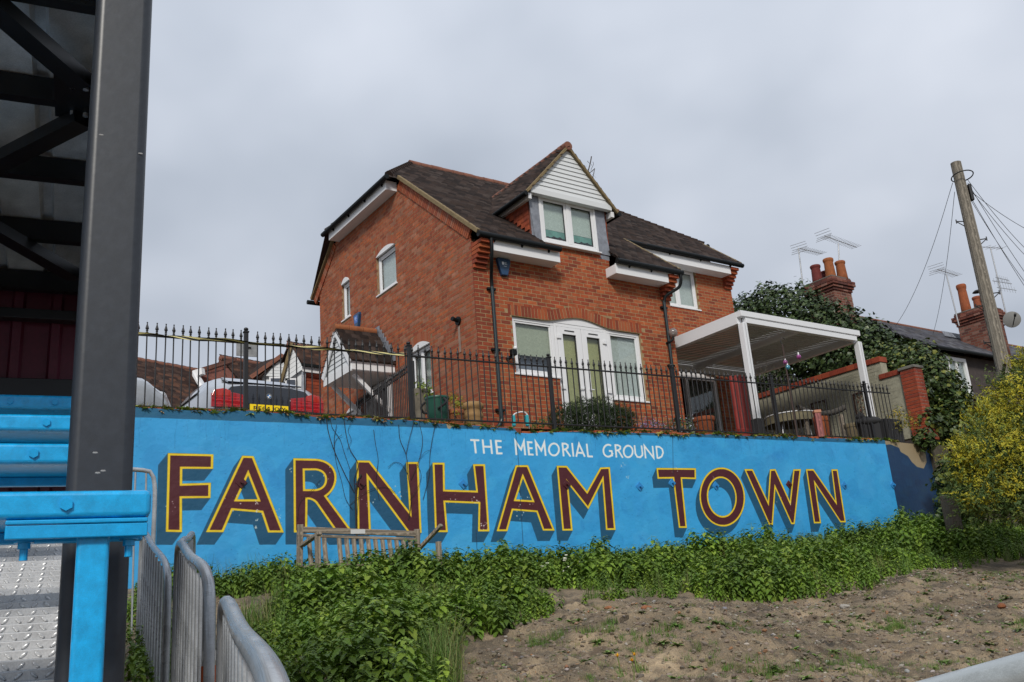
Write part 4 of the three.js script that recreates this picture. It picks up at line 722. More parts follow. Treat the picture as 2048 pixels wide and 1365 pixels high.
// ---------- the covered stand on the left. Own axes: x along the rows, z towards the viewer ----------
const AS = 0.436, SW = V3(Math.cos(AS), 0, -Math.sin(AS)), SN = V3(Math.sin(AS), 0, Math.cos(AS));
const postP = atD(198, 970, 2.35), seatP = atD(303, 979, 2.02);
{
  const o = V3(postP.x, -1.2, postP.z), root = thing('football_stand', 'covered stand with dark steel post, maroon back wall and blue seats', 'stand', o, AS);
  const loc = (p) => { const d = p.clone().sub(o); return V3(d.dot(SW), d.y, d.dot(SN)); };
  const ironD = std({ color: C(0.012, 0.014, 0.017), roughness: 0.45, map: T.grain, roughnessMap: T.rough });
  const postM = std({ color: C(0.03, 0.036, 0.047), roughness: 0.4, map: T.fine, bumpMap: T.bump, bumpScale: 0.0006 });
  mesh('post', new RoundedBoxGeometry(0.15, 6.2, 0.15, 3, 0.026).translate(0, 2.8, 0), postM, root);
  for (const [px, py] of [[202, 272], [283, 293], [190, 905], [206, 940], [195, 945]]) { const p = loc(atD(px, py, 2.27)); mesh('paint_chip', new THREE.CylinderGeometry(0.004, 0.006, 0.0012, 5).rotateX(Math.PI / 2).scale(1.2, 0.5, 1).translate(clamp(p.x, -0.06, 0.06), p.y, 0.0756), std({ color: C(0.25, 0.25, 0.25), roughness: 0.6 }), root); }
  // benches
  const blue = std({ color: C(0.004, 0.44, 0.92), roughness: 0.4, map: T.fine, roughnessMap: T.rough }), blueM = phy({ color: C(0.004, 0.46, 0.94), roughness: 0.42, clearcoat: 0.25, clearcoatRoughness: 0.3, map: T.fine, roughnessMap: T.rough, bumpMap: T.bump, bumpScale: 0.0009 });
  const s0 = loc(seatP), run = 0.68, rise = 0.238, hex = new THREE.CylinderGeometry(0.0135, 0.0135, 0.012, 6);
  for (let k = 0; k < 4; k++) {
    const b = part('bench', root, V3(0, s0.y + k * rise, s0.z - k * run)), xr = s0.x - (k ? 0.1 : 0);
    mesh('seat', [bx(xr - 7, xr, -0.058, 0, -0.235, 0, 0.012)], blueM, b);
    mesh('seat_lip', bx(xr - 6.99, xr - 0.004, -0.085, -0.0585, -0.232, -0.21, 0.004), blue, b);
    for (let x = xr - (k ? 2.4 : 0.06); x > xr - 6.5; x -= k ? 1.2 : 2.4) {
      const st = part('support', b);
      mesh('bracket', [bx(x - 0.215, x + 0.055, -0.069, -0.0595, -0.2, 0.0, 0.003), bx(x - 0.215, x + 0.055, -0.098, -0.0695, -0.012, -0.003, 0.003)], blue, st);
      mesh('leg', new RoundedBoxGeometry(0.064, 0.62, 0.064, 2, 0.01).translate(x - 0.05, -0.0705 - 0.31, -0.052), blueM, st);
      for (const dx of [-0.18, 0.02]) mesh('bolt', [hex.clone().translate(x + dx, -0.108, -0.045), new THREE.CylinderGeometry(0.019, 0.019, 0.003, 12).translate(x + dx, -0.1, -0.045), new THREE.CylinderGeometry(0.008, 0.008, 0.03, 8).translate(x + dx, -0.122, -0.045)], blue, st);
    }
    for (let x = xr - 0.165; x > xr - 6.5; x -= 0.165) mesh('bolt_head', new THREE.CylinderGeometry(0.0135, 0.0135, 0.007, 6).rotateX(Math.PI / 2).translate(x, -0.03, 0.0035), blue, b);
  }
  // terrace: narrow steps of chequer plate
  const plateM = std({ color: C(0.9, 0.9, 0.9), roughness: 0.36, metalness: 0.3, map: T.grain, roughnessMap: T.rough });
  const st = part('terrace', root), zf = s0.z + 0.3, lz = new THREE.SphereGeometry(1, 6, 4).scale(0.0125, 0.0045, 0.003);
  let y = s0.y - 0.60, z = zf;
  for (let j = 0; j < 38; j++) {
    const h = j % 2 ? 0.027 : 0.03, d = 0.0815; y += 0.0247; z -= d;
    const p = mesh('step_plate', bx(-7, 0.0, y - h, y, z - 0.0805, z, 0.003), plateM, st);
    if (z > -2.9) { const lg = []; for (let x = -2.4; x < -0.01; x += 0.034) for (let r = 0; r < 1; r++) { const g = lz.clone(); g.rotateZ(((Math.round(x / 0.034) + r) % 2 ? 1 : -1) * 0.7); g.translate(x + (r ? 0.017 : 0), y - h * 0.5, z + 0.001); lg.push(g); } stuff(mesh('raised_pattern', lg, plateM, p)); }
  }
  mesh('terrace_frame', [bx(-7, -0.005, s0.y - 1.6, s0.y - 0.66, -0.6, -0.55), bx(-7, -0.02, -0.2, s0.y + 0.2, -3.1, -3.0)], std({ color: C(0.05, 0.05, 0.05), roughness: 0.8 }), st);
  // back wall: maroon profiled sheets with dark rails
  const maroon = std({ color: C(0.1, 0.006, 0.026), roughness: 0.5, map: T.fine }), zb = -3.38, sheet = (n, zz) => { const v = [], f = []; let i = 0; for (let x = -8.41; x <= -0.1; x += 0.0) { const a = x; for (const [dx, dz] of [[0, 0], [0.13, 0], [0.145, 0.03], [0.19, 0.03], [0.205, 0]]) { v.push(V3(a + dx, 0, dz), V3(a + dx, n, dz)); if (i) f.push([2 * i - 2, 2 * i, 2 * i + 1, 2 * i - 1]); i++; } x += 0.2051; } return tri(v, f).translate(0, 0, zz); };
  const bw = part('back_wall', root); mesh('maroon_sheet', sheet(3.6, 0).translate(0, 0.0, zb), maroon, bw);
  for (const [ya, h] of [[2.62, 0.14], [2.18, 0.05], [3.12, 0.06], [1.55, 0.06]]) mesh('wall_rail', bx(-8.5, 0.06, ya, ya + h, zb + 0.04, zb + 0.12, 0.004), ironD, bw);
  // roof: profiled sheets on purlins, with zig-zag bracing below them
  const rt = part('roof', root), ry = (zz) => 3.42 + 0.1 * (zz - zb), xe = 0.06;
  { const v = [], f = []; let i = 0; for (let x = -8.5; x < xe; x += 0.25) for (const [dx, dy] of [[0, 0], [0.17, 0], [0.185, 0.035], [0.225, 0.035], [0.24, 0]]) { if (x + dx > xe) continue; v.push(V3(x + dx, ry(zb - 0.1) + dy, zb - 0.1), V3(x + dx, ry(0.35) + dy, 0.35)); if (i) f.push([2 * i - 2, 2 * i, 2 * i + 1, 2 * i - 1]); i++; } mesh('roof_sheet', tri(v, f), std({ color: C(0.86, 0.87, 0.88), roughness: 0.5, side: THREE.DoubleSide, map: T.grain }), rt); }
  for (let k = 0; k < 6; k++) { const zz = zb + 0.1 + k * 0.62, yy = ry(zz) - 0.075; mesh('purlin', [bx(-8.5, xe, yy - 0.06, yy + 0.06, zz - 0.006, zz + 0.006), bx(-8.5, xe, yy - 0.066, yy - 0.06, zz - 0.006, zz + 0.05), bx(-8.5, xe, yy + 0.06, yy + 0.066, zz - 0.05, zz + 0.006)], ironD, rt); }
  const under = (px, py, dy = 0.17) => { const r = ray(px, py), c = o.y + 3.42 - dy - 0.1 * (o.dot(SN) + zb), t = c / (r.y - 0.1 * r.dot(SN)); return loc(r.multiplyScalar(t)); };
  for (const [x0, y0, x1, y1] of [[165, 165, -160, -118], [165, 238, -160, 405], [150, 552, -160, 372]]) mesh('brace', bar(under(x0, y0), under(x1, y1), 0.085, 0.06), ironD, rt);
  { const g = under(160, 205); mesh('gusset_plate', bx(-0.1, 0.14, -0.006, 0.006, -0.17, 0.17).translate(g.x, g.y + 0.02, g.z), ironD, rt); for (const [dx, dz] of [[-0.03, -0.11], [0.02, -0.11], [-0.03, 0.11], [0.02, 0.11]]) mesh('bolt', new THREE.CylinderGeometry(0.012, 0.012, 0.02, 6).translate(g.x + dx, g.y + 0.008, g.z + dz), M.galv, rt); }
  mesh('rafter', bar(V3(0.0, ry(zb) - 0.2, zb), V3(0.0, ry(0.3) - 0.2, 0.3), 0.1, 0.2), ironD, rt);
  mesh('eaves_fascia', bx(-8.5, xe + 0.02, ry(0.35) - 0.1, ry(0.35) + 0.08, 0.35, 0.38), ironD, rt);
}
// ---------- crowd barriers up the bank ----------
function barrier(name, label, a, b, { h = 1.08, n = 10, bend = 0.16, group = 'galvanised crowd barriers beside the stand', drop = 0.95, base } = {}) {
  // a, b: the two upper corners in the place; the frame hangs below them
  const L = Math.hypot(b.x - a.x, b.z - a.z), k = (b.y - a.y) / L, root = thing(name, label, 'barrier', V3(a.x, a.y - h, a.z), Math.atan2(-(b.z - a.z), b.x - a.x), group);
  const q = (x, y) => V3(x, y + k * x, 0);
  mesh('frame', new THREE.TubeGeometry(new THREE.CatmullRomCurve3([q(0, 0), q(0, h * 0.4), q(0, h - bend), q(bend * 0.25, h - bend * 0.28), q(bend, h), q(L * 0.5, h), q(L - bend, h), q(L - bend * 0.25, h - bend * 0.28), q(L, h - bend), q(L, h * 0.4), q(L, 0)], false, 'centripetal'), 90, 0.02, 10), M.galv, root);
  mesh('bottom_rail', rod(q(0, 0.17), q(L, 0.17), 0.017), M.galv, root);
  const bg = new THREE.CylinderGeometry(0.0085, 0.0085, h - 0.2, 6).translate(0, 0.17 + (h - 0.2) / 2, 0); fixUV(bg); bg.userData.keep = true;
  for (let i = 1; i <= n; i++) { const x = L * i / (n + 1), m = mesh('bar', bg, M.galv, root); m.position.set(x, k * x, 0); }
  for (const x of [0.12, L - 0.12]) mesh('foot', tube([V3(x, 0.17 + k * x, 0), V3(x, 0.04 + k * x, 0.05), V3(x, 0.0 + k * x, 0.28)], 0.014, 10, 6), M.galv, root);
  return root;
}
{
  const b3f = atD(447, 1203, 3.0), b3n = atD(580, 1442, 1.02);
  barrier('crowd_barrier', 'galvanised barrier with thick top rail, closest to the pitch', b3n, b3f, { n: 12 });
  const r2 = barrier('crowd_barrier', 'galvanised barrier with orange tape round its upright', atD(420, 1158, 3.15), atD(356, 1086, 5.1), { n: 10 });
  mesh('tape_band', new THREE.CylinderGeometry(0.0235, 0.0235, 0.06, 16, 1, false).translate(0, 0.78, 0), std({ color: C(0.42, 0.08, 0.02), roughness: 0.5 }), r2);
  mesh('tape_band', new THREE.CylinderGeometry(0.0225, 0.0225, 0.03, 16, 1, false).translate(0, 0.78 + 0.06, 0), std({ color: C(0.5, 0.5, 0.48), roughness: 0.5 }), r2);
  barrier('crowd_barrier', 'galvanised barrier turned across, joined to the taped one', atD(361, 1090, 5.16), atD(386, 1069, 7.0), { n: 10 });
  barrier('crowd_barrier', 'galvanised barrier half hidden behind the dark post', atD(337, 1140, 5.4), atD(284, 1062, 7.5), { n: 10 });
  // one stood on its end against the stand
  const a = atD(311, 941, 8.4), root = thing('crowd_barrier', 'galvanised barrier stood on end near the blue wall', 'barrier', V3(a.x, gh(a.x, a.z) - 0.05, a.z), 0.5, 'galvanised crowd barriers beside the stand'), H = a.y - gh(a.x, a.z) + 0.05;
  mesh('frame', new THREE.TubeGeometry(new THREE.CatmullRomCurve3([V3(0.02, 0, 0), V3(0, H * 0.5, 0), V3(-0.01, H - 0.1, 0), V3(-0.04, H - 0.02, 0), V3(-0.12, H, 0), V3(-0.55, H, 0), V3(-0.9, H, 0), V3(-0.96, H - 0.05, 0), V3(-0.98, H - 0.14, 0), V3(-0.98, 0, 0)], false, 'centripetal'), 60, 0.02, 8), M.galv, root);
  for (let i = 0; i < 9; i++) mesh('bar', rod(V3(-0.08 - i * 0.09, H - 0.02, 0), V3(-0.05 - i * 0.1, 0.05, 0.01), 0.009, 0.009, 6), M.galv, root);
}
// ---------- pale handrail of the pitch side, cut by the corner of the view ----------
{
  const a = atD(1860, 1398, 1.5), b = atD(2110, 1332, 1.36), d = b.clone().sub(a), root = thing('pitch_handrail', 'pale grey steel handrail at the pitch edge', 'handrail', V3(a.x, -1.45, a.z));
  const p = a.clone().addScaledVector(d, -2.4), q = b.clone().addScaledVector(d, 4), m = std({ color: C(0.55, 0.6, 0.62), roughness: 0.35, metalness: 0.2, map: T.fine }), l = (v) => v.clone().sub(root.position);
  mesh('rail', rod(l(p), l(q), 0.027, 0.027, 20), m, root);
  for (const v of [p, q]) mesh('upright', rod(l(v), V3(l(v).x, 0, l(v).z), 0.024, 0.024, 14), m, root);
}
// ---------- louvred canopy over the patio. Own axes as the house's ----------
{
  const o = hp(5.12, 3.3, -1.85), root = thing('patio_canopy', 'white aluminium patio canopy with slatted roof beside the house', 'canopy', o, AH);
  const WX = 3.83, DZ = 3.4, H = 2.42, al = std({ color: C(0.7, 0.71, 0.73), roughness: 0.38 }), louv = std({ color: C(0.66, 0.66, 0.63), roughness: 0.5, map: T.fine });
  for (const [x, z] of [[0.065, 0.065], [WX - 0.065, 0.065], [0.2, DZ - 0.1], [WX - 0.065, DZ - 0.1]]) { const p = mesh('post', [bx(x - 0.065, x + 0.065, 0.04, H - 0.26, -z - 0.065, -z + 0.065, 0.008)], al, root); mesh('groove', bx(x - 0.008, x + 0.008, 0.05, H - 0.27, -z + 0.0655, -z + 0.067), std({ color: C(0.4, 0.41, 0.42), roughness: 0.6 }), p); mesh('foot', bx(x - 0.09, x + 0.09, -0.3, 0.2, -z - 0.09, -z + 0.09, 0.01), M.dark, p); }
  mesh('front_beam', [bx(0, WX, H - 0.12, H, -0.13, 0.0, 0.006), bx(0.13, WX - 0.13, H - 0.25, H - 0.145, -0.12, -0.012, 0.006), bx(0.13, WX - 0.13, H - 0.146, H - 0.119, -0.1, -0.03)], al, root);
  mesh('side_beam', bx(0, 0.13, H - 0.25, H - 0.001, -DZ, -0.131, 0.006), al, root); mesh('side_beam', bx(WX - 0.13, WX, H - 0.25, H - 0.001, -DZ, -0.131, 0.006), al, root);
  mesh('back_beam', bx(0.131, WX - 0.131, H - 0.25, H - 0.002, -DZ, -DZ + 0.12, 0.006), al, root);
  mesh('middle_beam', bx(WX / 2 - 0.06, WX / 2 + 0.06, H - 0.22, H - 0.003, -DZ + 0.121, -0.132, 0.006), al, root);
  const sl = new RoundedBoxGeometry(WX / 2 - 0.2, 0.012, 0.108, 1, 0.004), pin = new THREE.CylinderGeometry(0.008, 0.008, 0.03, 6).rotateZ(Math.PI / 2);
  for (const g of [sl, pin]) { fixUV(g); g.userData.keep = true; }
  for (let z = 0.2; z < DZ - 0.15; z += 0.104) for (const xc of [WX / 4 + 0.035, WX * 3 / 4 - 0.035]) { const m = mesh('louvre', sl, louv, root); m.position.set(xc, H - 0.1, -z); m.rotation.x = 0.13; const q = mesh('pivot', pin, M.white, m); q.position.set(xc < WX / 2 ? WX / 4 - 0.09 : -WX / 4 + 0.09, -0.01, 0); }
}
// ---------- cream garden wall with red coping and pillar ----------
{
  const o = hp(9.6, 3.25, -2.4), root = thing('garden_wall', 'cream painted garden wall with red brick coping and pillar', 'wall', o, AH);
  const cream = std({ color: C(0.5, 0.48, 0.36), roughness: 0.9, map: T.grain, bumpMap: T.plaster, bumpScale: 0.01 }), red = [[0.42, 0.07, 0.025], [0.36, 0.055, 0.022], [0.46, 0.085, 0.03]].map((c) => std({ color: C(...c), roughness: 0.85, map: T.grain, bumpMap: T.bump, bumpScale: 0.004 }));
  // painted brick courses show through the cream paint
  let r = 0; for (let y = 0; y < 1.86; y += 0.078, r++) for (let b = 0.36 + (r % 2 ? -0.11 : 0); b < 2.9; b += 0.222) { const top = b < 0.62 ? 1.42 : 1.82; if (y + 0.07 > top || b < 0.3) continue; const m = new THREE.Mesh(unitBox, cream); m.name = 'brick'; m.scale.set(0.02, 0.071, 0.214); m.position.set(0.0 + rr(-0.002, 0.002), y + 0.037, -b - 0.1); m.castShadow = m.receiveShadow = true; root.add(m); }
  mesh('wall_core', [bx(-0.006, 0.22, 0, 1.42, -0.62, -0.16), bx(-0.006, 0.22, 0, 1.82, -5.4, -0.621)], cream, root);
  for (let b = 0.6; b < 5.3; b += 0.23) mesh('coping_brick', bx(-0.04, 0.24, 1.825, 1.95, -b - 0.222, -b, 0.008), pick(red), root);
  for (let b = 0.2; b < 0.55; b += 0.17) mesh('coping_brick', bx(-0.04, 0.24, 1.425, 1.54, -b - 0.163, -b, 0.008), pick(red), root);
  for (let y = -0.1, k = 0; y < 1.5; y += 0.078, k++) for (const x of [0, 1]) { const w = k % 2 ? 0.11 : 0.2, flare = y < 0.5 ? 0.16 * (0.5 - y) / 0.5 : 0; mesh('pillar_brick', x ? bx(-0.06 + w, 0.25 + flare * 0.6, y, y + 0.07, -0.16, 0.19, 0.006) : bx(-0.06, -0.062 + w - 0.008, y, y + 0.07, -0.16, 0.19, 0.006), pick(red), root); }
  mesh('pillar_core', bx(-0.05, 0.24, 0, 1.47, -0.155, 0.182), std({ color: C(0.45, 0.4, 0.33), roughness: 0.95 }), root);
  mesh('pillar_cap', bx(-0.09, 0.28, 1.475, 1.54, -0.19, 0.22, 0.015), std({ color: C(0.25, 0.24, 0.21), roughness: 0.95, map: T.grain }), root);
  for (const [b, y] of [[1.0, 0.75], [2.2, 0.8]]) { const f = part('wall_screen', root); mesh('frame', [bx(-0.05, -0.02, y - 0.55, y - 0.53, -b - 0.45, -b), bx(-0.05, -0.02, y + 0.5, y + 0.53, -b - 0.45, -b), bx(-0.05, -0.02, y - 0.53, y + 0.5, -b - 0.02, -b), bx(-0.05, -0.02, y - 0.53, y + 0.5, -b - 0.45, -b - 0.43)], std({ color: C(0.05, 0.02, 0.015), roughness: 0.8 }), f); const lv = []; for (let k = 0; k < 70; k++) { const g = new THREE.CircleGeometry(rr(0.012, 0.03), 5).rotateY(-Math.PI / 2 + rr(-0.6, 0.6)).translate(-0.045 + rr(-0.01, 0.01), y + rr(-0.5, 0.48), -b - rr(0.03, 0.42)); lv.push(g); } stuff(mesh('metal_leaves', lv, std({ color: C(0.14, 0.055, 0.03), roughness: 0.7, side: THREE.DoubleSide }), f)); }
}
// ---------- things on the patio ----------
{
  const P = (px, d) => { const r = atD(px, 860, d); return V3(r.x, upG(r.x, r.z), r.z); };
  const yAt = (px, py, d) => atD(px, py, d).y;
  // red ribbed panel
  let o = P(1500, 18.9); const lk = thing('red_screen', 'upright red ribbed screen with rolled top behind railings', 'screen', o, AH), rm = std({ color: C(0.33, 0.028, 0.018), roughness: 0.6, map: T.grain });
  { const h = yAt(1480, 755, 18.9) - o.y; for (let i = 0; i < 3; i++) mesh('rib', [new RoundedBoxGeometry(0.135, h, 0.1, 2, 0.04).translate(-0.3 + i * 0.14, h / 2 + 0.02 * i, 0)], rm, lk); mesh('base', bx(-0.37, 0.06, 0, 0.3, -0.08, 0.08, 0.02), rm, lk); }
  const pot = (name, label, px, d, r, h, m, pr = 0.8) => { const q = P(px, d), g = thing(name, label, 'plant pot', q); mesh('pot', new THREE.LatheGeometry([[0, 0], [r * pr, 0], [r, h * 0.82], [r * 1.1, h * 0.82], [r * 1.1, h], [r * 0.98, h], [r * 0.9, h * 0.9], [0, h * 0.88]].map(([a, b]) => new THREE.Vector2(a, b)), 20), m, g); return g; };
  pot('terracotta_pot', 'low orange terracotta pot in front of the patio door', 1410, 17.4, 0.19, 0.42, std({ color: C(0.4, 0.1, 0.03), roughness: 0.85, map: T.grain }));
  pot('terracotta_pot', 'tall orange pot under the cream garden wall', 1645, 18.6, 0.15, 0.5, std({ color: C(0.42, 0.11, 0.03), roughness: 0.85, map: T.grain }));
  pot('stone_pot', 'sandy stone pot in front of the cream wall', 1705, 19.2, 0.14, 0.42, std({ color: C(0.3, 0.24, 0.14), roughness: 0.9, map: T.grain }));
  pot('clay_pot', 'low orange clay pot by the green tub', 912, 15.3, 0.14, 0.38, M.terracotta);
  { const q = P(1640, 18.0), h = yAt(1628, 850, 18) - q.y; const t = thing('pink_post', 'short pink painted post behind the railings', 'post', q, 0); mesh('post_body', bx(-0.06, 0.06, 0, yAt(1625, 828, 18) - q.y, -0.06, 0.06, 0.01), std({ color: C(0.5, 0.16, 0.15), roughness: 0.7, map: T.wood }), t); mesh('post_cap', bx(-0.07, 0.07, yAt(1625, 828, 18) - q.y, yAt(1625, 822, 18) - q.y, -0.07, 0.07, 0.01), std({ color: C(0.45, 0.2, 0.12), roughness: 0.7 }), t); }
  { const q = P(1585, 19.4), t = thing('patio_table', 'round patio table under a mottled cloth', 'table', q), h = yAt(1570, 832, 19.4) - q.y; mesh('tablecloth', new THREE.LatheGeometry([[0, h], [0.5, h], [0.52, h - 0.03], [0.53, h - 0.12], [0.55, h - 0.2]].map(([a, b]) => new THREE.Vector2(a, b)), 28), std({ color: C(0.22, 0.19, 0.11), roughness: 0.9, map: T.grain, side: THREE.DoubleSide }), t); mesh('cloth_edge', new THREE.TorusGeometry(0.52, 0.012, 6, 36).rotateX(Math.PI / 2).translate(0, h - 0.02, 0), M.white, t); for (const [x, z] of [[0.3, 0.3], [-0.3, 0.3], [0.3, -0.3], [-0.3, -0.3]]) mesh('leg', rod(V3(x, 0, z), V3(x * 0.8, h - 0.02, z * 0.8), 0.02), M.alu, t); }
  { const q = P(1650, 19.3), t = thing('grey_bench_seat', 'curved weathered timber seat by the cream wall', 'seat', q, AH), y = yAt(1650, 832, 19.3) - q.y; const pts = []; for (let i = 0; i <= 8; i++) pts.push(V3(-0.75 + i * 0.19, y + 0.13 * ((i - 4) / 4) ** 2 + i * 0.012, 0)); mesh('seat_plank', [tube(pts, 0.06, 20, 8).scale(1, 1, 1)], std({ color: C(0.1, 0.085, 0.07), roughness: 0.9, map: T.wood }), t); for (const x of [-0.55, 0.6]) mesh('leg', bx(x - 0.04, x + 0.04, 0, y + 0.06, -0.04, 0.04, 0.01), M.oldWood, t); }
  { const q = P(1775, 19.6), t = thing('black_planter', 'black lattice planter by the red pillar', 'planter', q, AH), h = yAt(1775, 842, 19.6) - q.y; mesh('planter_box', bx(-0.3, 0.25, 0, h, -0.2, 0.2, 0.02), M.dark, t); for (let k = 0; k < 6; k++) mesh('slat', bar(V3(-0.28 + k * 0.09, 0.03, 0.205), V3(-0.2 + k * 0.09, h - 0.03, 0.205), 0.02, 0.01), std({ color: C(0.05, 0.05, 0.055), roughness: 0.4 }), t); }
  { const q = P(1740, 19.0), t = thing('black_dog_statue', 'low dark ornament at the foot of canopy post', 'ornament', q), h = 0.5; mesh('ornament_body', [new THREE.SphereGeometry(0.17, 14, 10).scale(1.6, 0.6, 0.8).translate(0, h - 0.08, 0), new THREE.SphereGeometry(0.09, 12, 8).translate(-0.14, h + 0.02, 0), bx(-0.2, 0.2, 0, h - 0.1, -0.08, 0.08, 0.03)], M.dark, t); t.name = 'low_ornament'; }
  // green tub with rope handles, stone urn and the sandstone chimney pot by the corner of the house
  { const d = 15.0, q = P(877, d), t = thing('green_tub', 'dark green plastic tub with black handles behind the railings', 'tub', q), h = yAt(877, 796, d) - q.y; mesh('tub_body', new THREE.LatheGeometry([[0, 0], [0.15, 0], [0.175, h * 0.55], [0.186, h * 0.93], [0.2, h * 0.94], [0.2, h], [0.18, h], [0.165, h * 0.8], [0, h * 0.78]].map(([a, b]) => new THREE.Vector2(a, b)), 24), std({ color: C(0.008, 0.07, 0.045), roughness: 0.4 }), t); for (const a of [3.3, 0.9]) mesh('handle', tube([V3(Math.cos(a) * 0.2, h - 0.05, Math.sin(a) * 0.2), V3(Math.cos(a) * 0.27, h - 0.12, Math.sin(a) * 0.27), V3(Math.cos(a + 0.3) * 0.27, h - 0.2, Math.sin(a + 0.3) * 0.27), V3(Math.cos(a + 0.5) * 0.19, h - 0.22, Math.sin(a + 0.5) * 0.19)], 0.02, 14), M.dark, t); }
  { const d = 15.6, q = P(948, d), t = thing('sandstone_pot', 'banded yellow sandstone pot at the corner of the house', 'pot', q), h = yAt(948, 806, d) - q.y; mesh('pot_body', new THREE.LatheGeometry([[0, 0], [0.16, 0], [0.16, h * 0.5], [0.175, h * 0.52], [0.175, h * 0.62], [0.155, h * 0.65], [0.155, h * 0.78], [0.19, h * 0.82], [0.19, h * 0.92], [0.14, h], [0, h]].map(([a, b]) => new THREE.Vector2(a, b)), 24), std({ color: C(0.42, 0.25, 0.1), roughness: 0.9, map: T.grain, bumpMap: T.bump, bumpScale: 0.006 }), t); }
  { const d = 15.8, q = P(842, d), t = thing('stone_urn', 'grey stone urn with leafy plant beside the window', 'urn', q), h = yAt(842, 782, d) - q.y; mesh('urn_body', new THREE.LatheGeometry([[0, 0], [0.14, 0], [0.1, h * 0.2], [0.08, h * 0.45], [0.13, h * 0.6], [0.19, h * 0.85], [0.2, h], [0.17, h], [0, h * 0.9]].map(([a, b]) => new THREE.Vector2(a, b)), 20), std({ color: C(0.24, 0.21, 0.16), roughness: 0.95, map: T.grain }), t); }
  // folded chair: white frame with turquoise sling
  { const d = 15.2, q = P(1042, d), t = thing('folding_chair', 'low folding chair with white tube and turquoise sling', 'chair', q, 0.3), h = yAt(1042, 826, d) - q.y; mesh('frame_tube', tube([V3(-0.14, 0, 0), V3(-0.13, h * 0.6, 0), V3(-0.1, h - 0.03, 0), V3(-0.04, h, 0), V3(0.08, h + 0.01, 0), V3(0.13, h - 0.04, 0), V3(0.14, 0, 0)], 0.012, 30), M.white, t); for (const x of [-0.12, 0.11]) mesh('sling', new RoundedBoxGeometry(0.055, 0.19, 0.08, 2, 0.02).translate(x, h - 0.14, 0.02), std({ color: C(0.02, 0.36, 0.42), roughness: 0.7 }), t); }
  // hanging globes on a dark stake
  { const a = atD(1565, 690, 17.6), b = atD(1586, 860, 17.6), t = thing('lantern_stake', 'rusty dark stake with hooked arms behind railings', 'stake', V3(a.x, upG(a.x, a.z), a.z)); const l = (v) => v.clone().sub(t.position); mesh('stake_rod', rod(V3(0, 0, 0), l(a), 0.018, 0.014), std({ color: C(0.05, 0.03, 0.025), roughness: 0.8 }), t); mesh('hook', tube([l(a), l(a).add(V3(-0.02, 0.08, 0)), l(a).add(V3(0.03, 0.14, 0)), l(a).add(V3(0.06, 0.1, 0))], 0.008, 12, 6), M.iron, t);
    mesh('arch_wire', tube([0, 1, 2, 3, 4, 5, 6].map((i) => l(atD(1568 + i * 4.5, 751 - 0.9 * Math.sin(i / 6 * 2.6) * 8 + i * 1.8, 17.6))), 0.006, 20, 5), M.iron, t);
    const gl = (px, py, c, w) => { const p = atD(px, py, 17.6), g = thing('glass_globe', w, 'ornament', p, 0, 'hanging glass globes by the canopy'); mesh('globe', new THREE.SphereGeometry(0.045, 18, 12), phy({ color: C(...c), roughness: 0.05, transmission: 0.5, thickness: 0, clearcoat: 1 }), g); mesh('cap', rod(V3(0, 0.04, 0), V3(0, 0.09, 0), 0.017, 0.012), M.white, g); mesh('hanger', rod(V3(0, 0.09, 0), V3(-0.01, 0.35, 0), 0.003, 0.003, 5), M.wire, g); };
    gl(1571, 725, [0.45, 0.1, 0.35], 'pink glass globe hanging against the stake'); gl(1576, 735, [0.1, 0.45, 0.6], 'light blue glass globe hanging lowest by the stake'); gl(1598, 714, [0.5, 0.1, 0.4], 'pink glass globe hanging under the canopy edge'); }
}
// ---------- brick cottages behind, with chimneys ----------
const chBrick = [[0.26, 0.08, 0.05], [0.3, 0.11, 0.075], [0.2, 0.055, 0.035], [0.34, 0.16, 0.12], [0.14, 0.045, 0.035]], chPal = chBrick.map((c) => std({ color: C(...c), roughness: 0.9, map: T.grain, bumpMap: T.bump, bumpScale: 0.004 }));
function chimney(name, label, p, w, dp, hh, dark = 1) {                // p: the top corner towards the viewer
  const root = thing(name, label, 'chimney', V3(p.x, p.y - hh, p.z), AH), frF = (x, y, d) => V3(x, y, d), frL = (b, y, d) => V3(-d, y, -b); frF.turn = 0; frL.turn = Math.PI / 2;
  const st = part('stack', root);
  mesh('mortar_core', bx(0.003, w, 0, hh - 0.02, -dp, -0.003), std({ color: C(0.4 * dark, 0.33 * dark, 0.25 * dark), roughness: 0.95, map: T.grain }), st);
  for (const [f, L] of [[frF, w], [frL, dp]]) layBricks(st, { y0: 0, y1: hh - 0.42, frame: f, iv: () => [[f === frL ? 0.026 : 0, L]], tones: chBrick, palette: chPal, own: 120, score: (x, y) => -y });
  for (let k = 0; k < 5; k++) { const e = [0.03, 0.07, 0.11, 0.11, 0.06][k], y = hh - 0.41 + k * 0.08; for (let x = -e; x < w + e - 0.05; x += 0.22) mesh('cap_brick', bx(x, Math.min(x + 0.21, w + e), y, y + 0.068, -0.11, e, 0.005), pick(chPal), st); for (let b = 0.11; b < dp + e - 0.04; b += 0.22) mesh('cap_brick', bx(-e, 0.1, y, y + 0.068, -Math.min(b + 0.21, dp + e), -b, 0.005), pick(chPal), st); mesh('cap_core', bx(0.1, w + e, y, y + 0.079, -dp - e, -0.111), std({ color: C(0.12, 0.07, 0.05), roughness: 0.95 }), st); }
  mesh('flaunching', bx(-0.03, w + 0.03, hh - 0.01, hh + 0.03, -dp - 0.03, 0.03, 0.012), std({ color: C(0.22, 0.2, 0.17), roughness: 0.95, map: T.grain }), st);
  root.userData.top = hh; return root;
}
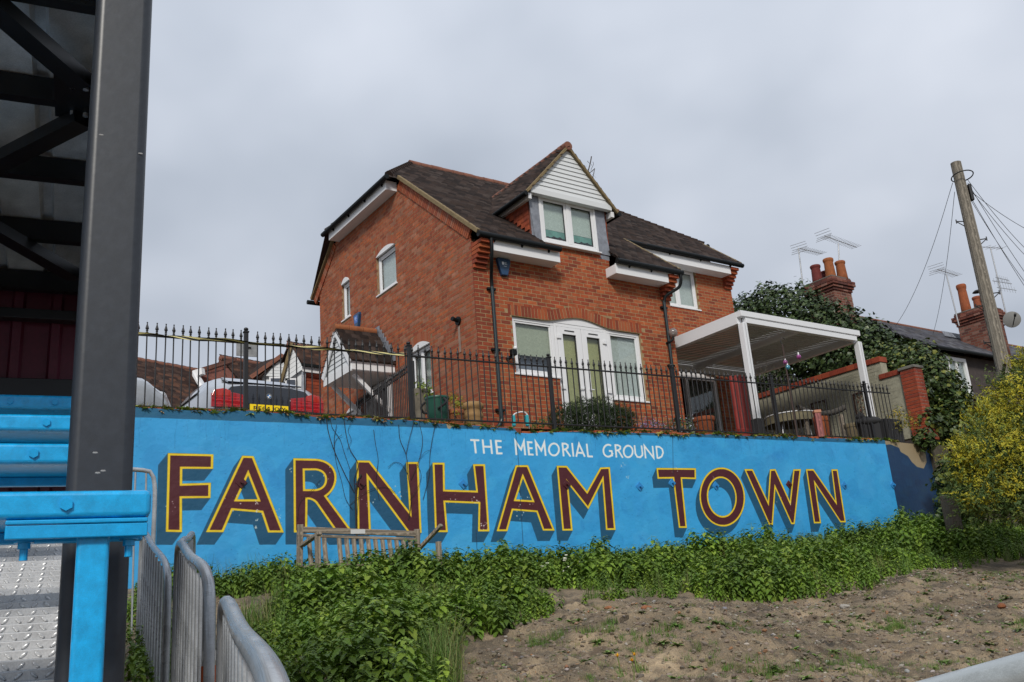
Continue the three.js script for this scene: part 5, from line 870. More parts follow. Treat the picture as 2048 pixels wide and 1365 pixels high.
const potGeo = (r, h) => new THREE.LatheGeometry([[r * 0.5, 0], [r * 1.05, 0], [r * 0.98, h * 0.25], [r * 0.86, h * 0.82], [r * 0.94, h * 0.84], [r * 1.02, h * 0.9], [r * 1.02, h * 0.97], [r * 0.9, h], [r * 0.75, h], [r * 0.7, h * 0.7]].map(([a, b]) => new THREE.Vector2(a, b)), 18);
const cpot = (root, px, py0, py1, d, c, n = 'chimney_pot') => { const b = atD(px, py1, d), t = atD(px, py0, d), h = t.y - b.y, l = root.worldToLocal ? b : b; root.updateMatrixWorld(true); const q = root.worldToLocal(b.clone()); const m = mesh(n, potGeo(0.15, h + 0.05), std({ color: C(...c), roughness: 0.85, map: T.grain }), root); m.position.set(q.x, root.userData.top + 0.0, q.z); return m; };
{
  const c1 = chimney('brick_chimney', 'red brick chimney with four clay pots above the ivy', atD(1663, 552, 25.5), 0.8, 0.95, 4.6);
  cpot(c1, 1634, 519, 552, 26.1, [0.2, 0.03, 0.025]); cpot(c1, 1651, 524, 550, 26.4, [0.18, 0.03, 0.03]); cpot(c1, 1661, 506, 546, 25.9, [0.42, 0.13, 0.035]); cpot(c1, 1684, 512, 547, 26.0, [0.4, 0.12, 0.035]);
  mesh('wall_bracket', [rod(V3(0.8, 3.72, -0.1), V3(1.0, 3.72, -0.1), 0.014), rod(V3(0.8, 3.6, -0.1), V3(1.0, 3.62, -0.1), 0.014), rod(V3(1.0, 3.56, -0.1), V3(1.0, 3.78, -0.1), 0.014)], M.iron, c1);
  const c2 = chimney('brick_chimney', 'dark brick chimney with stained cap behind the pole', atD(1968, 612, 28.0), 0.95, 0.95, 4.2, 0.6);
  cpot(c2, 1930, 553, 606, 28.6, [0.42, 0.11, 0.035]); cpot(c2, 1956, 572, 604, 28.9, [0.4, 0.11, 0.05]); cpot(c2, 1976, 570, 602, 28.6, [0.4, 0.12, 0.05]);
  { const q = mesh('pot_cowl', new THREE.CylinderGeometry(0.1, 0.17, 0.06, 14), M.dark, c2); c2.updateMatrixWorld(true); const l = c2.worldToLocal(atD(1956, 583, 28.8)); q.position.copy(l); }
  // cottage row with slate roof
  const rp = atD(1700, 633, 27.2), root = thing('slate_cottage', 'low cottage with slate roof and white window behind ivy', 'cottage', V3(rp.x, 3.1, rp.z), AH), ry = rp.y - 3.1, ez = 2.2, ey = ry - 1.5, L = 14;
  const sl = [[0.11, 0.11, 0.13], [0.085, 0.085, 0.1], [0.14, 0.14, 0.155], [0.1, 0.095, 0.1]], pal = sl.map((c) => phy({ color: C(...c), roughness: 0.7, specularIntensity: 0.4, vertexColors: true, map: T.grain }));
  const es = V3(0, ry - ey, -ez), SL = es.length(); es.normalize(); const rf = part('roof', root);
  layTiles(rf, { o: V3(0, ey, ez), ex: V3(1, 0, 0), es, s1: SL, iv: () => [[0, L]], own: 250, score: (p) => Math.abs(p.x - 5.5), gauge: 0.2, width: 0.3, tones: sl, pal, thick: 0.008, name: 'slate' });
  mesh('roof_deck', [slab([V3(0, ey - 0.01, ez), V3(L, ey - 0.01, ez), V3(L, ry - 0.01, 0), V3(0, ry - 0.01, 0)], V3(0, -0.04, 0)), slab([V3(0, ry - 0.01, 0), V3(L, ry - 0.01, 0), V3(L, ey, -ez), V3(0, ey, -ez)], V3(0, -0.04, 0))], M.dark, rf);
  for (let i = 0; i < 28; i++) mesh('ridge_tile', rod(V3(i * 0.5, ry, 0), V3(i * 0.5 + 0.48, ry, 0), 0.07, 0.07, 8), M.ridge, rf);
  mesh('gutter', rod(V3(0, ey - 0.06, ez + 0.04), V3(L, ey - 0.06, ez + 0.04), 0.055), M.gutter, rf);
  mesh('wall', bx(0.1, L - 0.1, -0.4, ey - 0.08, -ez + 0.2, ez - 0.25), std({ color: C(0.09, 0.07, 0.065), roughness: 0.9, map: T.grain }), root);
  root.updateMatrixWorld(true); const wl = root.worldToLocal(atD(1942, 735, 26.2));
  { const w = part('window', root, V3(wl.x, ey - 0.2, ez - 0.24)); mesh('frame', [bx(-0.5, 0.5, -1.1, -1.0, 0, 0.08), bx(-0.5, 0.5, -0.1, 0, 0, 0.08), bx(-0.5, -0.4, -1, -0.1, 0, 0.08), bx(0.4, 0.5, -1, -0.1, 0, 0.08), bx(-0.03, 0.03, -1, -0.1, 0, 0.07)], M.white, w); for (const x of [-1, 1]) mesh('pane', bx(x < 0 ? -0.4 : 0.03, x < 0 ? -0.03 : 0.4, -1, -0.1, 0.02, 0.03), M.glass, w); mesh('backing', bx(-0.42, 0.42, -1.02, -0.08, -0.05, -0.01), M.blindPale, w); }
  mesh('lead_flashing', [slab([V3(0, 0, 0), V3(1.2, 0, 0), V3(1.2, 0.2, -0.1), V3(0, 0.2, -0.1)], V3(0, 0.01, 0.01)).translate(root.worldToLocal(atD(1955, 676, 27.9)).x, ry - 0.45, 0.75)], M.lead, root);
}
// ---------- telegraph pole, wires, aerials, dish ----------
{
  const tp = atD(1912, 326, 17), base = gh(tp.x, tp.z) - 0.3, root = thing('telegraph_pole', 'tall weathered timber telegraph pole with step irons', 'pole', V3(tp.x, base, tp.z)), H = tp.y - base;
  const wood = std({ color: C(0.36, 0.32, 0.26), roughness: 0.95, map: T.wood, bumpMap: T.wood, bumpScale: 0.006 });
  mesh('shaft', new THREE.CylinderGeometry(0.098, 0.16, H, 20, 8).translate(0, H / 2, 0), wood, root);
  for (const [y, sd] of [[1.25, -1], [1.65, 1], [2.75, 1], [2.98, -1], [3.7, -1], [4.0, 1]]) mesh('step_iron', [rod(V3(sd * 0.1, H - y, 0), V3(sd * 0.25, H - y + 0.01, 0), 0.011), rod(V3(sd * 0.25, H - y - 0.03, 0), V3(sd * 0.25, H - y + 0.05, 0), 0.011), rod(V3(sd * 0.11, H - y - 0.1, 0), V3(sd * 0.24, H - y, 0), 0.009)], M.iron, root);
  mesh('terminal_box', bx(0.1, 0.16, H - 0.85, H - 0.5, 0.0, 0.09, 0.015), M.iron, root);
  mesh('ring_head', new THREE.TorusGeometry(0.2, 0.012, 6, 28).rotateX(Math.PI / 2 - 0.15).translate(0.04, H - 0.32, 0.05), M.iron, root);
  const wire = (label, pts) => tag(mesh('overhead_wire', tube(pts, 0.0055, 28, 5), M.wire), label, 'wire', 'overhead wires from the pole');
  const sag = (a, b, k) => [0, 1, 2, 3, 4, 5].map((i) => a.clone().lerp(b, i / 5).add(V3(0, -k * 4 * (i / 5) * (1 - i / 5), 0)));
  const top = (px, py) => atD(px, py, 17);
  wire('thin wire from pole top to the slate roof, further from pole', sag(top(1906, 366), atD(1792, 652, 26.5), 0.25));
  wire('thin wire from pole top to slate roof, closer to pole', sag(top(1910, 384), atD(1867, 668, 26.8), 0.2));
  const ends = [[2075, 520], [2090, 600], [2085, 545], [2100, 480], [2095, 640], [2070, 590]];
  ends.forEach(([ex, ey], i) => wire(['steepest wire of the bundle from the pole box', 'second wire of the bundle counted from the steep one', 'middle wire of the bundle leaving the pole box', 'flattest wire leaving the pole above the dish', 'wire passing close over the dark chimney mast', 'short slack wire ending above the satellite dish'][i], sag(top(1936, 360 + i * 6), atD(ex, ey, 20), 0.12)));
  const yagi = (label, mastFoot, mastTop, boomA, boomB, n, refl) => {
    const t = thing('tv_aerial', label, 'aerial', mastFoot, 0, 'rooftop television aerials'), l = (v) => v.clone().sub(mastFoot), d = boomB.clone().sub(boomA).normalize(), side = V3(d.z, 0, -d.x).normalize();
    mesh('mast', rod(V3(0, 0, 0), l(mastTop), 0.022, 0.02, 6), M.alu, t); mesh('boom', rod(l(boomA), l(boomB), 0.012, 0.012, 6), M.alu, t);
    for (let i = 0; i < n; i++) { const c = l(boomA.clone().lerp(boomB, (i + 0.7) / n)); mesh('element', rod(c.clone().addScaledVector(side, -0.17), c.clone().addScaledVector(side, 0.17), 0.006, 0.006, 5), M.alu, t); }
    if (refl) for (let k = -2; k <= 2; k++) { const c = l(boomA).add(V3(0, k * 0.07, 0)).addScaledVector(d, Math.abs(k) * -0.05); mesh('reflector_rod', rod(c.clone().addScaledVector(side, -0.24), c.clone().addScaledVector(side, 0.24), 0.007, 0.007, 5), M.alu, t); }
    return t;
  };
  yagi('aerial with mesh reflector pointing away above the clay pots', atD(1680, 545, 26.6), atD(1677, 487, 26.6), atD(1649, 472, 26), atD(1714, 495, 27.4), 16, true);
  yagi('aerial on a slim mast beside the ivy and red pot', atD(1606, 570, 26.4), atD(1597, 496, 26.4), atD(1600, 497, 26), atD(1645, 508, 27.4), 11, true);
  yagi('aerial on a leaning mast left of the dark chimney', atD(1919, 652, 28.3), atD(1893, 549, 28.3), atD(1875, 539, 27.8), atD(1916, 552, 29), 10, true);
  const mt = yagi('aerial high on the tall mast by the satellite dish', atD(2017, 645, 28.2), atD(1981, 494, 28.2), atD(1964, 494, 27.8), atD(2006, 497, 28.8), 4, false);
  const l = (v) => v.clone().sub(mt.position);
  for (const [px, py, dx] of [[1994, 562, 30], [2003, 575, 30], [2000, 555, 18]]) { const a = l(atD(px - 8, py, 27.9)), b = l(atD(px + dx, py + 6, 28.8)); mesh('lower_boom', rod(a, b, 0.012), M.alu, mt); for (let i = 0; i < 7; i++) { const c = a.clone().lerp(b, (i + 0.5) / 7); mesh('element', rod(c.clone().add(V3(-0.05, -0.13, 0.1)), c.clone().add(V3(0.05, 0.13, -0.1)), 0.007, 0.007, 5), M.alu, mt); } }
  { const p = atD(2024, 637, 27.6), t = thing('satellite_dish', 'small grey satellite dish on the dark chimney', 'dish', p, -0.5); mesh('dish', new THREE.SphereGeometry(0.5, 24, 8, 0, Math.PI * 2, 0, 0.52).scale(1, 0.5, 1).rotateX(Math.PI / 2 + 0.2).translate(0, 0, -0.2), std({ color: C(0.2, 0.2, 0.19), roughness: 0.6, side: THREE.DoubleSide }), t); mesh('arm', rod(V3(0, -0.2, 0), V3(0.1, -0.05, 0.42), 0.015), M.iron, t); mesh('receiver', rod(V3(0.1, -0.05, 0.38), V3(0.12, 0.0, 0.5), 0.035), M.iron, t); mesh('bracket', rod(V3(0, 0, -0.2), V3(-0.25, -0.1, -0.3), 0.02), M.iron, t); }
}
// ---------- parked cars behind the railings ----------
function carBody(len, sec) {                                            // sec(t): [half width, sill, belt, half roof width, roof height] from the tail (0) to the nose (1)
  const nz = 44, prof = [], p = [], idx = [];
  for (let i = 0; i <= nz; i++) {
    const t = i / nz, [w, y0, yb, rw, yr] = sec(t), q = [];
    const half = [[w * 0.86, y0], [w * 0.97, y0 + 0.1], [w, (y0 + yb) * 0.55], [w * 0.99, yb - 0.08], [w * 0.95, yb], [rw + (w * 0.95 - rw) * 0.5, yb + (yr - yb) * 0.5], [rw, yb + (yr - yb) * 0.9], [rw * 0.86, yr], [rw * 0.4, yr + 0.018], [0, yr + 0.024]];
    for (const [x, y] of half) q.push([x, y]); for (let k = half.length - 2; k >= 0; k--) q.push([-half[k][0], half[k][1]]);
    prof.push(q); for (const [x, y] of q) p.push(x, y, -t * len);
  }
  const n = prof[0].length; for (let i = 0; i < nz; i++) for (let k = 0; k < n - 1; k++) { const a = i * n + k; idx.push(a, a + 1, a + n, a + 1, a + n + 1, a + n); }
  for (const i of [0, nz]) { const c = p.length / 3; p.push(0, (prof[i][0][1] + prof[i][9][1]) / 2, -i / nz * len); for (let k = 0; k < n - 1; k++) idx.push(...(i ? [c, i * n + k, i * n + k + 1] : [c, i * n + k + 1, i * n + k])); }
  const g = new THREE.BufferGeometry(); g.setAttribute('position', new THREE.Float32BufferAttribute(p, 3)); g.setIndex(idx); g.computeVertexNormals(); return g;
}
const lerpT = (tab, t) => { for (let i = 1; i < tab.length; i++) if (t <= tab[i][0]) { const a = tab[i - 1], b = tab[i], k = (t - a[0]) / (b[0] - a[0]), s = k * k * (3 - 2 * k); return a.slice(1).map((v, j) => v + (b[j + 1] - v) * s); } return tab.at(-1).slice(1); };
const paint = (c) => phy({ color: C(...c), roughness: 0.35, metalness: 0.3, clearcoat: 1, clearcoatRoughness: 0.06 });
function wheels(root, len, hw) { for (const z of [-0.85, -len + 0.85]) for (const x of [-hw + 0.1, hw - 0.1]) { const w = part('wheel', root, V3(x, 0.31, z)); mesh('tyre', new THREE.TorusGeometry(0.24, 0.085, 10, 24).rotateY(Math.PI / 2), M.dark, w); mesh('rim', new THREE.CylinderGeometry(0.2, 0.2, 0.12, 16).rotateZ(Math.PI / 2), M.alu, w); } }
{
  const d1 = 13.9, a = atD(428, 790, d1), b = atD(638, 803, d1 + 0.98), ang = Math.atan2(-(b.z - a.z), b.x - a.x), mid = a.clone().add(b).multiplyScalar(0.5), y0 = 2.98;
  const root = thing('parked_car', 'silver parked car with red tail lights and yellow plate', 'car', V3(mid.x, y0, mid.z), ang), hw = 0.9;
  const S = [[0, 0.8, 0.3, 0.78, 0.66, 0.84], [0.035, 0.86, 0.24, 0.9, 0.7, 0.98], [0.1, 0.89, 0.2, 0.94, 0.68, 1.04], [0.2, 0.9, 0.18, 0.94, 0.62, 1.24], [0.33, 0.9, 0.18, 0.94, 0.6, 1.33], [0.5, 0.9, 0.18, 0.93, 0.6, 1.34], [0.62, 0.9, 0.18, 0.94, 0.62, 1.2], [0.7, 0.9, 0.18, 0.93, 0.68, 1.0], [0.85, 0.88, 0.18, 0.86, 0.66, 0.92], [0.96, 0.82, 0.22, 0.74, 0.6, 0.78], [1, 0.7, 0.3, 0.6, 0.5, 0.66]];
  mesh('body', carBody(4.4, (t) => lerpT(S, t)), paint([0.4, 0.42, 0.45]), root);
  const inkM = phy({ color: C(0.012, 0.014, 0.02), roughness: 0.12, clearcoat: 1 }), red = phy({ color: C(0.32, 0.004, 0.008), roughness: 0.15, clearcoat: 1 }), amber = phy({ color: C(0.42, 0.02, 0.008), roughness: 0.15, clearcoat: 1 });
  const yOf = (px, py) => atD(px, py, 13.8).y - y0;
  // dark boot lid, lights and plate stand just proud of the tail
  const lid = (pts, z, m, n, dd = 0.02, par = root) => { const s = new THREE.Shape(pts.map(([x, y]) => new THREE.Vector2(x, y))); return mesh(n, new THREE.ExtrudeGeometry(s, { depth: dd, bevelEnabled: true, bevelThickness: 0.008, bevelSize: 0.006, bevelSegments: 2 }).translate(0, 0, z), m, par); };
  const bt = lid([[-0.66, 0.56], [0.66, 0.56], [0.68, 0.78], [0.6, 0.87], [0.36, 0.91], [0, 0.92], [-0.36, 0.91], [-0.6, 0.87], [-0.68, 0.78]], 0.0, inkM, 'boot_lid');
  mesh('rear_window', slab([V3(-0.6, 0.985, -0.14), V3(0.6, 0.985, -0.14), V3(0.5, 1.23, -0.84), V3(-0.5, 1.23, -0.84)], V3(0, 0.02, 0.01)), inkM, root);
  for (const sg of [-1, 1]) {
    const x = (v) => sg * v, ord = (p) => (sg > 0 ? p : p.slice().reverse());
    lid(ord([[x(0.36), 0.56], [x(0.9), 0.54], [x(0.9), 0.74], [x(0.76), 0.8], [x(0.36), 0.74]]), 0.012, red, 'tail_light', 0.03);
    lid(ord([[x(0.62), 0.72], [x(0.9), 0.7], [x(0.86), 0.8], [x(0.72), 0.83], [x(0.62), 0.8]]), 0.02, amber, 'indicator', 0.03);
    for (const yy of [0.58, 0.64, 0.69]) mesh('light_strip', bx(x(0.38), x(0.86), yy, yy + 0.012, 0.049, 0.053), phy({ color: C(0.55, 0.03, 0.03), roughness: 0.2 }), root);
    mesh('side_window', slab([V3(x(0.858), 0.97, -0.95), V3(x(0.858), 0.97, -2.6), V3(x(0.63), 1.18, -2.2), V3(x(0.63), 1.18, -1.25)], V3(x(0.01), 0.006, 0)), inkM, root);
  }
  const cv = document.createElement('canvas'); cv.width = 256; cv.height = 64; const c = cv.getContext('2d'); c.fillStyle = 'rgb(250,215,10)'; c.fillRect(0, 0, 256, 64); c.fillStyle = 'rgb(15,15,15)'; c.font = 'bold 52px sans-serif'; c.textAlign = 'center'; c.textBaseline = 'middle'; c.fillText('RE64 KYY', 128, 34, 236);
  const pt = new THREE.CanvasTexture(cv); pt.colorSpace = THREE.SRGBColorSpace;
  const pl = mesh('number_plate', bx(-0.31, 0.31, 0.5, 0.615, 0.036, 0.048, 0.003), std({ color: C(0.9, 0.68, 0.01), roughness: 0.4 }), root); mesh('plate_print', new THREE.PlaneGeometry(0.6, 0.105).translate(0, 0.5575, 0.0495), std({ map: pt, roughness: 0.4 }), pl, true);
  const rv = document.createElement('canvas'); rv.width = rv.height = 64; const r = rv.getContext('2d'); r.fillStyle = 'rgb(200,205,210)'; r.fillRect(0, 0, 64, 64); for (let k = 0; k < 4; k++) { r.fillStyle = k % 2 ? 'rgb(240,240,240)' : 'rgb(60,130,200)'; r.beginPath(); r.moveTo(32, 32); r.arc(32, 32, 20, k * Math.PI / 2, (k + 1) * Math.PI / 2); r.fill(); } r.lineWidth = 9; r.strokeStyle = 'rgb(25,25,30)'; r.beginPath(); r.arc(32, 32, 25, 0, 7); r.stroke();
  const rt = new THREE.CanvasTexture(rv); rt.colorSpace = THREE.SRGBColorSpace; mesh('roundel', new THREE.CircleGeometry(0.042, 24).translate(0.0, 0.76, 0.0345), std({ map: rt, roughness: 0.3 }), bt, true);
  for (let k = 0; k < 7; k++) mesh('badge_letter', bx(0.34 + k * 0.03, 0.36 + k * 0.03, 0.7, 0.726, 0.029, 0.034), M.alu, bt);
  mesh('roof_fin', slab([V3(0, 1.25, -1.15), V3(0, 1.25, -1.3), V3(0, 1.31, -1.17)], V3(0.02, 0, 0)), paint([0.5, 0.52, 0.55]), root);
  wheels(root, 4.4, hw);
}
{
  const nose = atD(322, 806, 13.6), y0 = 2.8, root = thing('parked_car', 'pale silver parked car showing one headlight and bonnet', 'car', V3(nose.x, y0, nose.z), 0), len = 3.9;
  root.rotation.y = 0.62 - Math.PI / 2; 
  const S = [[0, 0.72, 0.3, 0.8, 0.6, 1.2], [0.1, 0.82, 0.2, 0.95, 0.56, 1.4], [0.4, 0.84, 0.18, 0.98, 0.56, 1.47], [0.56, 0.84, 0.18, 0.97, 0.58, 1.42], [0.74, 0.84, 0.18, 0.95, 0.66, 1.06], [0.88, 0.82, 0.18, 0.86, 0.64, 0.96], [0.97, 0.74, 0.22, 0.7, 0.56, 0.8], [1, 0.62, 0.3, 0.55, 0.46, 0.62]];
  const bodyG = carBody(len, (t) => lerpT(S, t)).translate(0, 0, len);
  mesh('body', bodyG, paint([0.36, 0.38, 0.4]), root);
  for (const sg of [-1, 1]) mesh('headlight', new THREE.SphereGeometry(0.2, 16, 10).scale(0.6, 0.5, 1.3).rotateX(0.35).translate(sg * 0.58, 0.66, 0.32), phy({ color: C(0.75, 0.78, 0.8), roughness: 0.05, transmission: 0.4, thickness: 0, clearcoat: 1 }), root);
  mesh('windscreen', slab([V3(-0.66, 1.02, 0.98), V3(0.66, 1.02, 0.98), V3(0.54, 1.4, 1.66), V3(-0.54, 1.4, 1.66)], V3(0, 0.04, -0.02)), phy({ color: C(0.12, 0.16, 0.16), roughness: 0.08, clearcoat: 1 }), root);
  const w = part('wheel_set', root); for (const z of [0.75, len - 0.75]) for (const x of [-0.75, 0.75]) mesh('tyre', new THREE.TorusGeometry(0.23, 0.08, 10, 24).rotateY(Math.PI / 2).translate(x, 0.3, z), M.dark, w);
}
// ---------- neighbouring houses beyond the car park ----------
const px3 = (l) => l.map(([x, y, d]) => atD(x, y, d));
function pxPart(name, parent, l, th, m) { const o = parent.position, q = px3(l).map((v) => v.sub(o)); return mesh(name, slab(q, th), m, parent); }
const brownRoof = [[0.075, 0.045, 0.036], [0.06, 0.036, 0.03], [0.095, 0.058, 0.045], [0.05, 0.032, 0.028], [0.15, 0.075, 0.05]];
function pxRoof(parent, a, b, drop, run, { own = 150 } = {}) {            // a, b: the ridge ends in the place; the slope falls towards the viewer
  const r = part('roof', parent), o = parent.position, ex = b.clone().sub(a).setY(0).normalize(), L = a.distanceTo(b), out = V3(-ex.z, 0, ex.x).negate(); if (out.z < 0) out.negate();
  const e0 = a.clone().sub(o).addScaledVector(out, run).add(V3(0, -drop, 0)), es = out.clone().multiplyScalar(-run).add(V3(0, drop, 0)), SL = es.length(); es.normalize();
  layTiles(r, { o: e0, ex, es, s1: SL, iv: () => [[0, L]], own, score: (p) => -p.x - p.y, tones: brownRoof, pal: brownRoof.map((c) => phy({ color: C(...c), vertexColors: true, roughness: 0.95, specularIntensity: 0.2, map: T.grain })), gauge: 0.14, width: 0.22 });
  const A = a.clone().sub(o), B = A.clone().addScaledVector(ex, L); A.y -= 0.02; B.y = A.y;
  mesh('roof_deck', [slab([e0, e0.clone().addScaledVector(ex, L), B, A], V3(0, -0.05, 0)), slab([A, B, B.clone().addScaledVector(out, -run).add(V3(0, -drop, 0)), A.clone().addScaledVector(out, -run).add(V3(0, -drop, 0))], V3(0, -0.05, 0))], M.hip, r);
  for (let x = 0; x < L - 0.2; x += 0.42) mesh('ridge_tile', rod(A.clone().addScaledVector(ex, x), A.clone().addScaledVector(ex, Math.min(L, x + 0.4)), 0.1, 0.1, 8), M.ridge, r);
  return r;
}
{
  const a = atD(130, 694, 23.2), b0 = atD(404, 733, 26.5), b = V3(b0.x, a.y, b0.z), root = thing('tiled_cottage', 'long low building with mossy brown tiled roof', 'house', V3(a.x, 2.9, a.z));
  pxRoof(root, a, b, 2.0, 2.6); mesh('wall', slab([V3(0, 0, 0.5), V3(b.x - a.x, 0, b.z - a.z + 0.5), V3(b.x - a.x, a.y - 5.2, b.z - a.z + 0.5), V3(0, a.y - 5.2, 0.5)], V3(0.3, 0, 1.2)), M.plainBrick, root);
}
{
  const a = atD(440, 716, 27), b0 = atD(560, 742, 28.6), b = V3(b0.x, a.y, b0.z), root = thing('gabled_cottage', 'brown tiled roof with white bargeboard on its brick gable', 'house', V3(a.x, 2.9, a.z));
  pxRoof(root, a, b, 2.4, 2.6, { own: 100 });
  pxPart('brick_gable', root, [[441, 722, 26.9], [398, 752, 25], [392, 830, 25], [470, 830, 25.2], [462, 775, 25.4]], V3(0.15, 0, -0.3), M.plainBrick);
  pxPart('barge_board', root, [[384, 742, 24.9], [402, 736, 24.9], [404, 748, 24.9], [394, 752, 24.9], [424, 800, 24.6], [412, 800, 24.6], [384, 752, 24.9]], V3(0.05, 0, -0.12), M.white);
  pxPart('verge', root, [[398, 737, 25], [470, 715, 27.2], [471, 722, 27.2], [400, 745, 25]], V3(0, 0, -0.12), M.ridge);
}
{
  const a = atD(575, 690, 25.5), b0 = atD(700, 716, 27), b = V3(b0.x, a.y, b0.z), root = thing('white_gabled_house', 'white boarded gables with tile hung walls beyond the silver car', 'house', V3(a.x, 2.9, a.z));
  pxRoof(root, a, b, 1.0, 1.0, { own: 100 });
  // gable with boards
  const gab = (ax, ay, lx, ly, rx, ry2, d) => { for (let k = 0; k < 7; k++) { const t0 = k / 7, t1 = (k + 1) / 7, L = (t) => [lx + (ax - lx) * t, ly + (ay - ly) * t, d], R = (t) => [rx + (ax - rx) * t, ry2 + (ay - ry2) * t, d]; pxPart('weatherboard', root, [L(t0), R(t0), R(t1 - 0.012), L(t1 - 0.012)], V3(0, 0, -0.03 - 0.004 * (k % 2)), M.board); } pxPart('gable_core', root, [[lx, ly, d + 0.05], [rx, ry2, d + 0.05], [ax, ay, d + 0.05]], V3(0, 0, -0.1), M.board); };
  gab(582, 692, 560, 770, 606, 738, 24.4); gab(566, 712, 522, 752, 570, 754, 25.8);
  pxPart('white_wall', root, [[563, 770, 24.5], [606, 742, 24.5], [606, 850, 24.5], [563, 850, 24.5]], V3(0, 0, -0.2), M.board);
  pxPart('white_wall', root, [[524, 754, 25.9], [570, 754, 25.9], [570, 850, 25.9], [524, 850, 25.9]], V3(0, 0, -0.2), M.board);
  for (const [x0, x1, y0, y1, d] of [[573, 590, 760, 800, 24.4], [541, 560, 757, 800, 25.8]]) { const w = part('window', root); pxPart('frame', w.parent, [[x0 - 3, y0 - 3, d], [x1 + 3, y0 - 3, d], [x1 + 3, y1, d], [x0 - 3, y1, d]], V3(0, 0, -0.05), M.white); pxPart('pane', root, [[x0, y0, d - 0.04], [x1, y0, d - 0.04], [x1, y1, d - 0.04], [x0, y1, d - 0.04]], V3(0, 0, -0.02), phy({ color: C(0.06, 0.07, 0.09), roughness: 0.05 })); root.remove(w); }
  pxPart('barge_verge', root, [[556, 772, 24.3], [580, 686, 24.3], [586, 686, 24.3], [562, 770, 24.3]], V3(0, 0, -0.2), M.verge);
  pxPart('barge_verge', root, [[498, 752, 25.7], [562, 707, 25.7], [570, 711, 25.7], [504, 758, 25.7]], V3(0, 0, -0.3), M.ridge);
  pxPart('dormer_slope', root, [[470, 775, 26], [522, 752, 25.7], [564, 712, 25.8], [520, 725, 27.5]], V3(0, -0.04, -0.02), M.hip);
  pxPart('fascia', root, [[604, 731, 24.3], [650, 737, 24.6], [650, 749, 24.6], [604, 743, 24.3]], V3(0, 0, -0.06), M.white); pxPart('gutter', root, [[602, 726, 24.2], [650, 732, 24.5], [650, 737, 24.5], [602, 731, 24.2]], V3(0, 0, -0.1), M.gutter);
  pxPart('lead_strip', root, [[603, 744, 24.4], [611, 745, 24.4], [610, 850, 24.4], [600, 850, 24.4]], V3(0, 0, -0.05), M.lead);
  for (let k = 0; k < 9; k++) pxPart('hanging_tile_row', root, [[611, 746 + k * 7, 24.5 - k * 0.004], [652, 751 + k * 7, 24.8], [652, 759 + k * 7, 24.78], [611, 754 + k * 7, 24.48]], V3(0, 0, -0.03), M.bricks[k % 2 ? 4 : 2]);
  pxPart('brick_wall', root, [[630, 795, 24.2], [655, 775, 24.2], [655, 850, 24.2], [625, 850, 24.2]], V3(0, 0, -0.2), M.plainBrick);
}
// back of a white notice plate wired to the railings
{ const p = atD(494, 700, 12.9), t = thing('notice_plate', 'blank pale notice board on the railings by post', 'sign', p, AW); const w = 0.31, h = 0.2; mesh('plate', bx(-w / 2, w / 2, -h / 2, h / 2, -0.006, 0.006, 0.003), std({ color: C(0.4, 0.41, 0.42), roughness: 0.6, map: T.grain }), t); mesh('cable_tie', bx(-0.05, 0.05, 0.03, 0.036, 0.006, 0.03), M.dark, t); }
// ---------- planting helpers ----------
const inPoly = (p, x, z) => { let c = false; for (let i = 0, j = p.length - 1; i < p.length; j = i++) if ((p[i].z > z) !== (p[j].z > z) && x < (p[j].x - p[i].x) * (z - p[i].z) / (p[j].z - p[i].z) + p[i].x) c = !c; return c; };
const leafM = (o = {}) => phy({ roughness: 0.62, transmission: 0.3, thickness: 0, specularIntensity: 0.5, side: THREE.DoubleSide, vertexColors: false, color: C(1, 1, 1), ...o });
function instanced(name, geo, mat, items, parent = scene) {              // items: {m: Matrix4, c: [r,g,b]}
  const im = new THREE.InstancedMesh(geo, mat, items.length), col = new THREE.Color();
  items.forEach((q, i) => { im.setMatrixAt(i, q.m); if (q.c) im.setColorAt(i, col.setRGB(...q.c)); });
  im.castShadow = im.receiveShadow = true; im.name = parent === scene ? numbered(name) : name; stuff(im); parent.add(im); return im;
}
const place = (p, q, s) => new THREE.Matrix4().compose(p, q, s instanceof THREE.Vector3 ? s : V3(s, s, s));
const E3 = new THREE.Euler(), QE = (x, y, z, o = 'YXZ') => new THREE.Quaternion().setFromEuler(E3.set(x, y, z, o));
const tint = (c, k = 0.2) => { const a = rr(1 - k, 1 + k); return [c[0] * a * rr(0.92, 1.08), c[1] * a, c[2] * a * rr(0.9, 1.1)]; };
// a pointed, toothed leaf along +z, folded on its midrib and drooping
function leafGeo(len, wid, { teeth = 5, fold = 0.25, droop = 0.25, fl = 0 } = {}) {
  const v = [], f = [], n = teeth * 2; const mid = [];
  for (let i = 0; i <= n; i++) { const t = i / n; mid.push(V3(0, -droop * len * t * t, len * t)); }
  const w = (t) => wid * 0.5 * Math.sin(Math.PI * Math.pow(t, 0.6)) ** 0.9;
  for (const p of mid) v.push(p);
  for (const sg of [-1, 1]) for (let i = 0; i <= n; i++) { const t = i / n, ww = w(t) * (i % 2 ? 1.1 : 0.86), p = mid[i]; v.push(V3(sg * ww, p.y + ww * fold, p.z - (i % 2 ? 0.0 : 0.02 * len))); }
  for (let i = 0; i < n; i++) { f.push([i, n + 1 + i + 1, n + 1 + i].reverse()); f.push([i, i + 1, n + 2 + i].reverse()); const b = 2 * (n + 1); f.push([i, b + i, b + i + 1].reverse()); f.push([i, b + i + 1, i + 1].reverse()); }
  return tri(v, f);
}
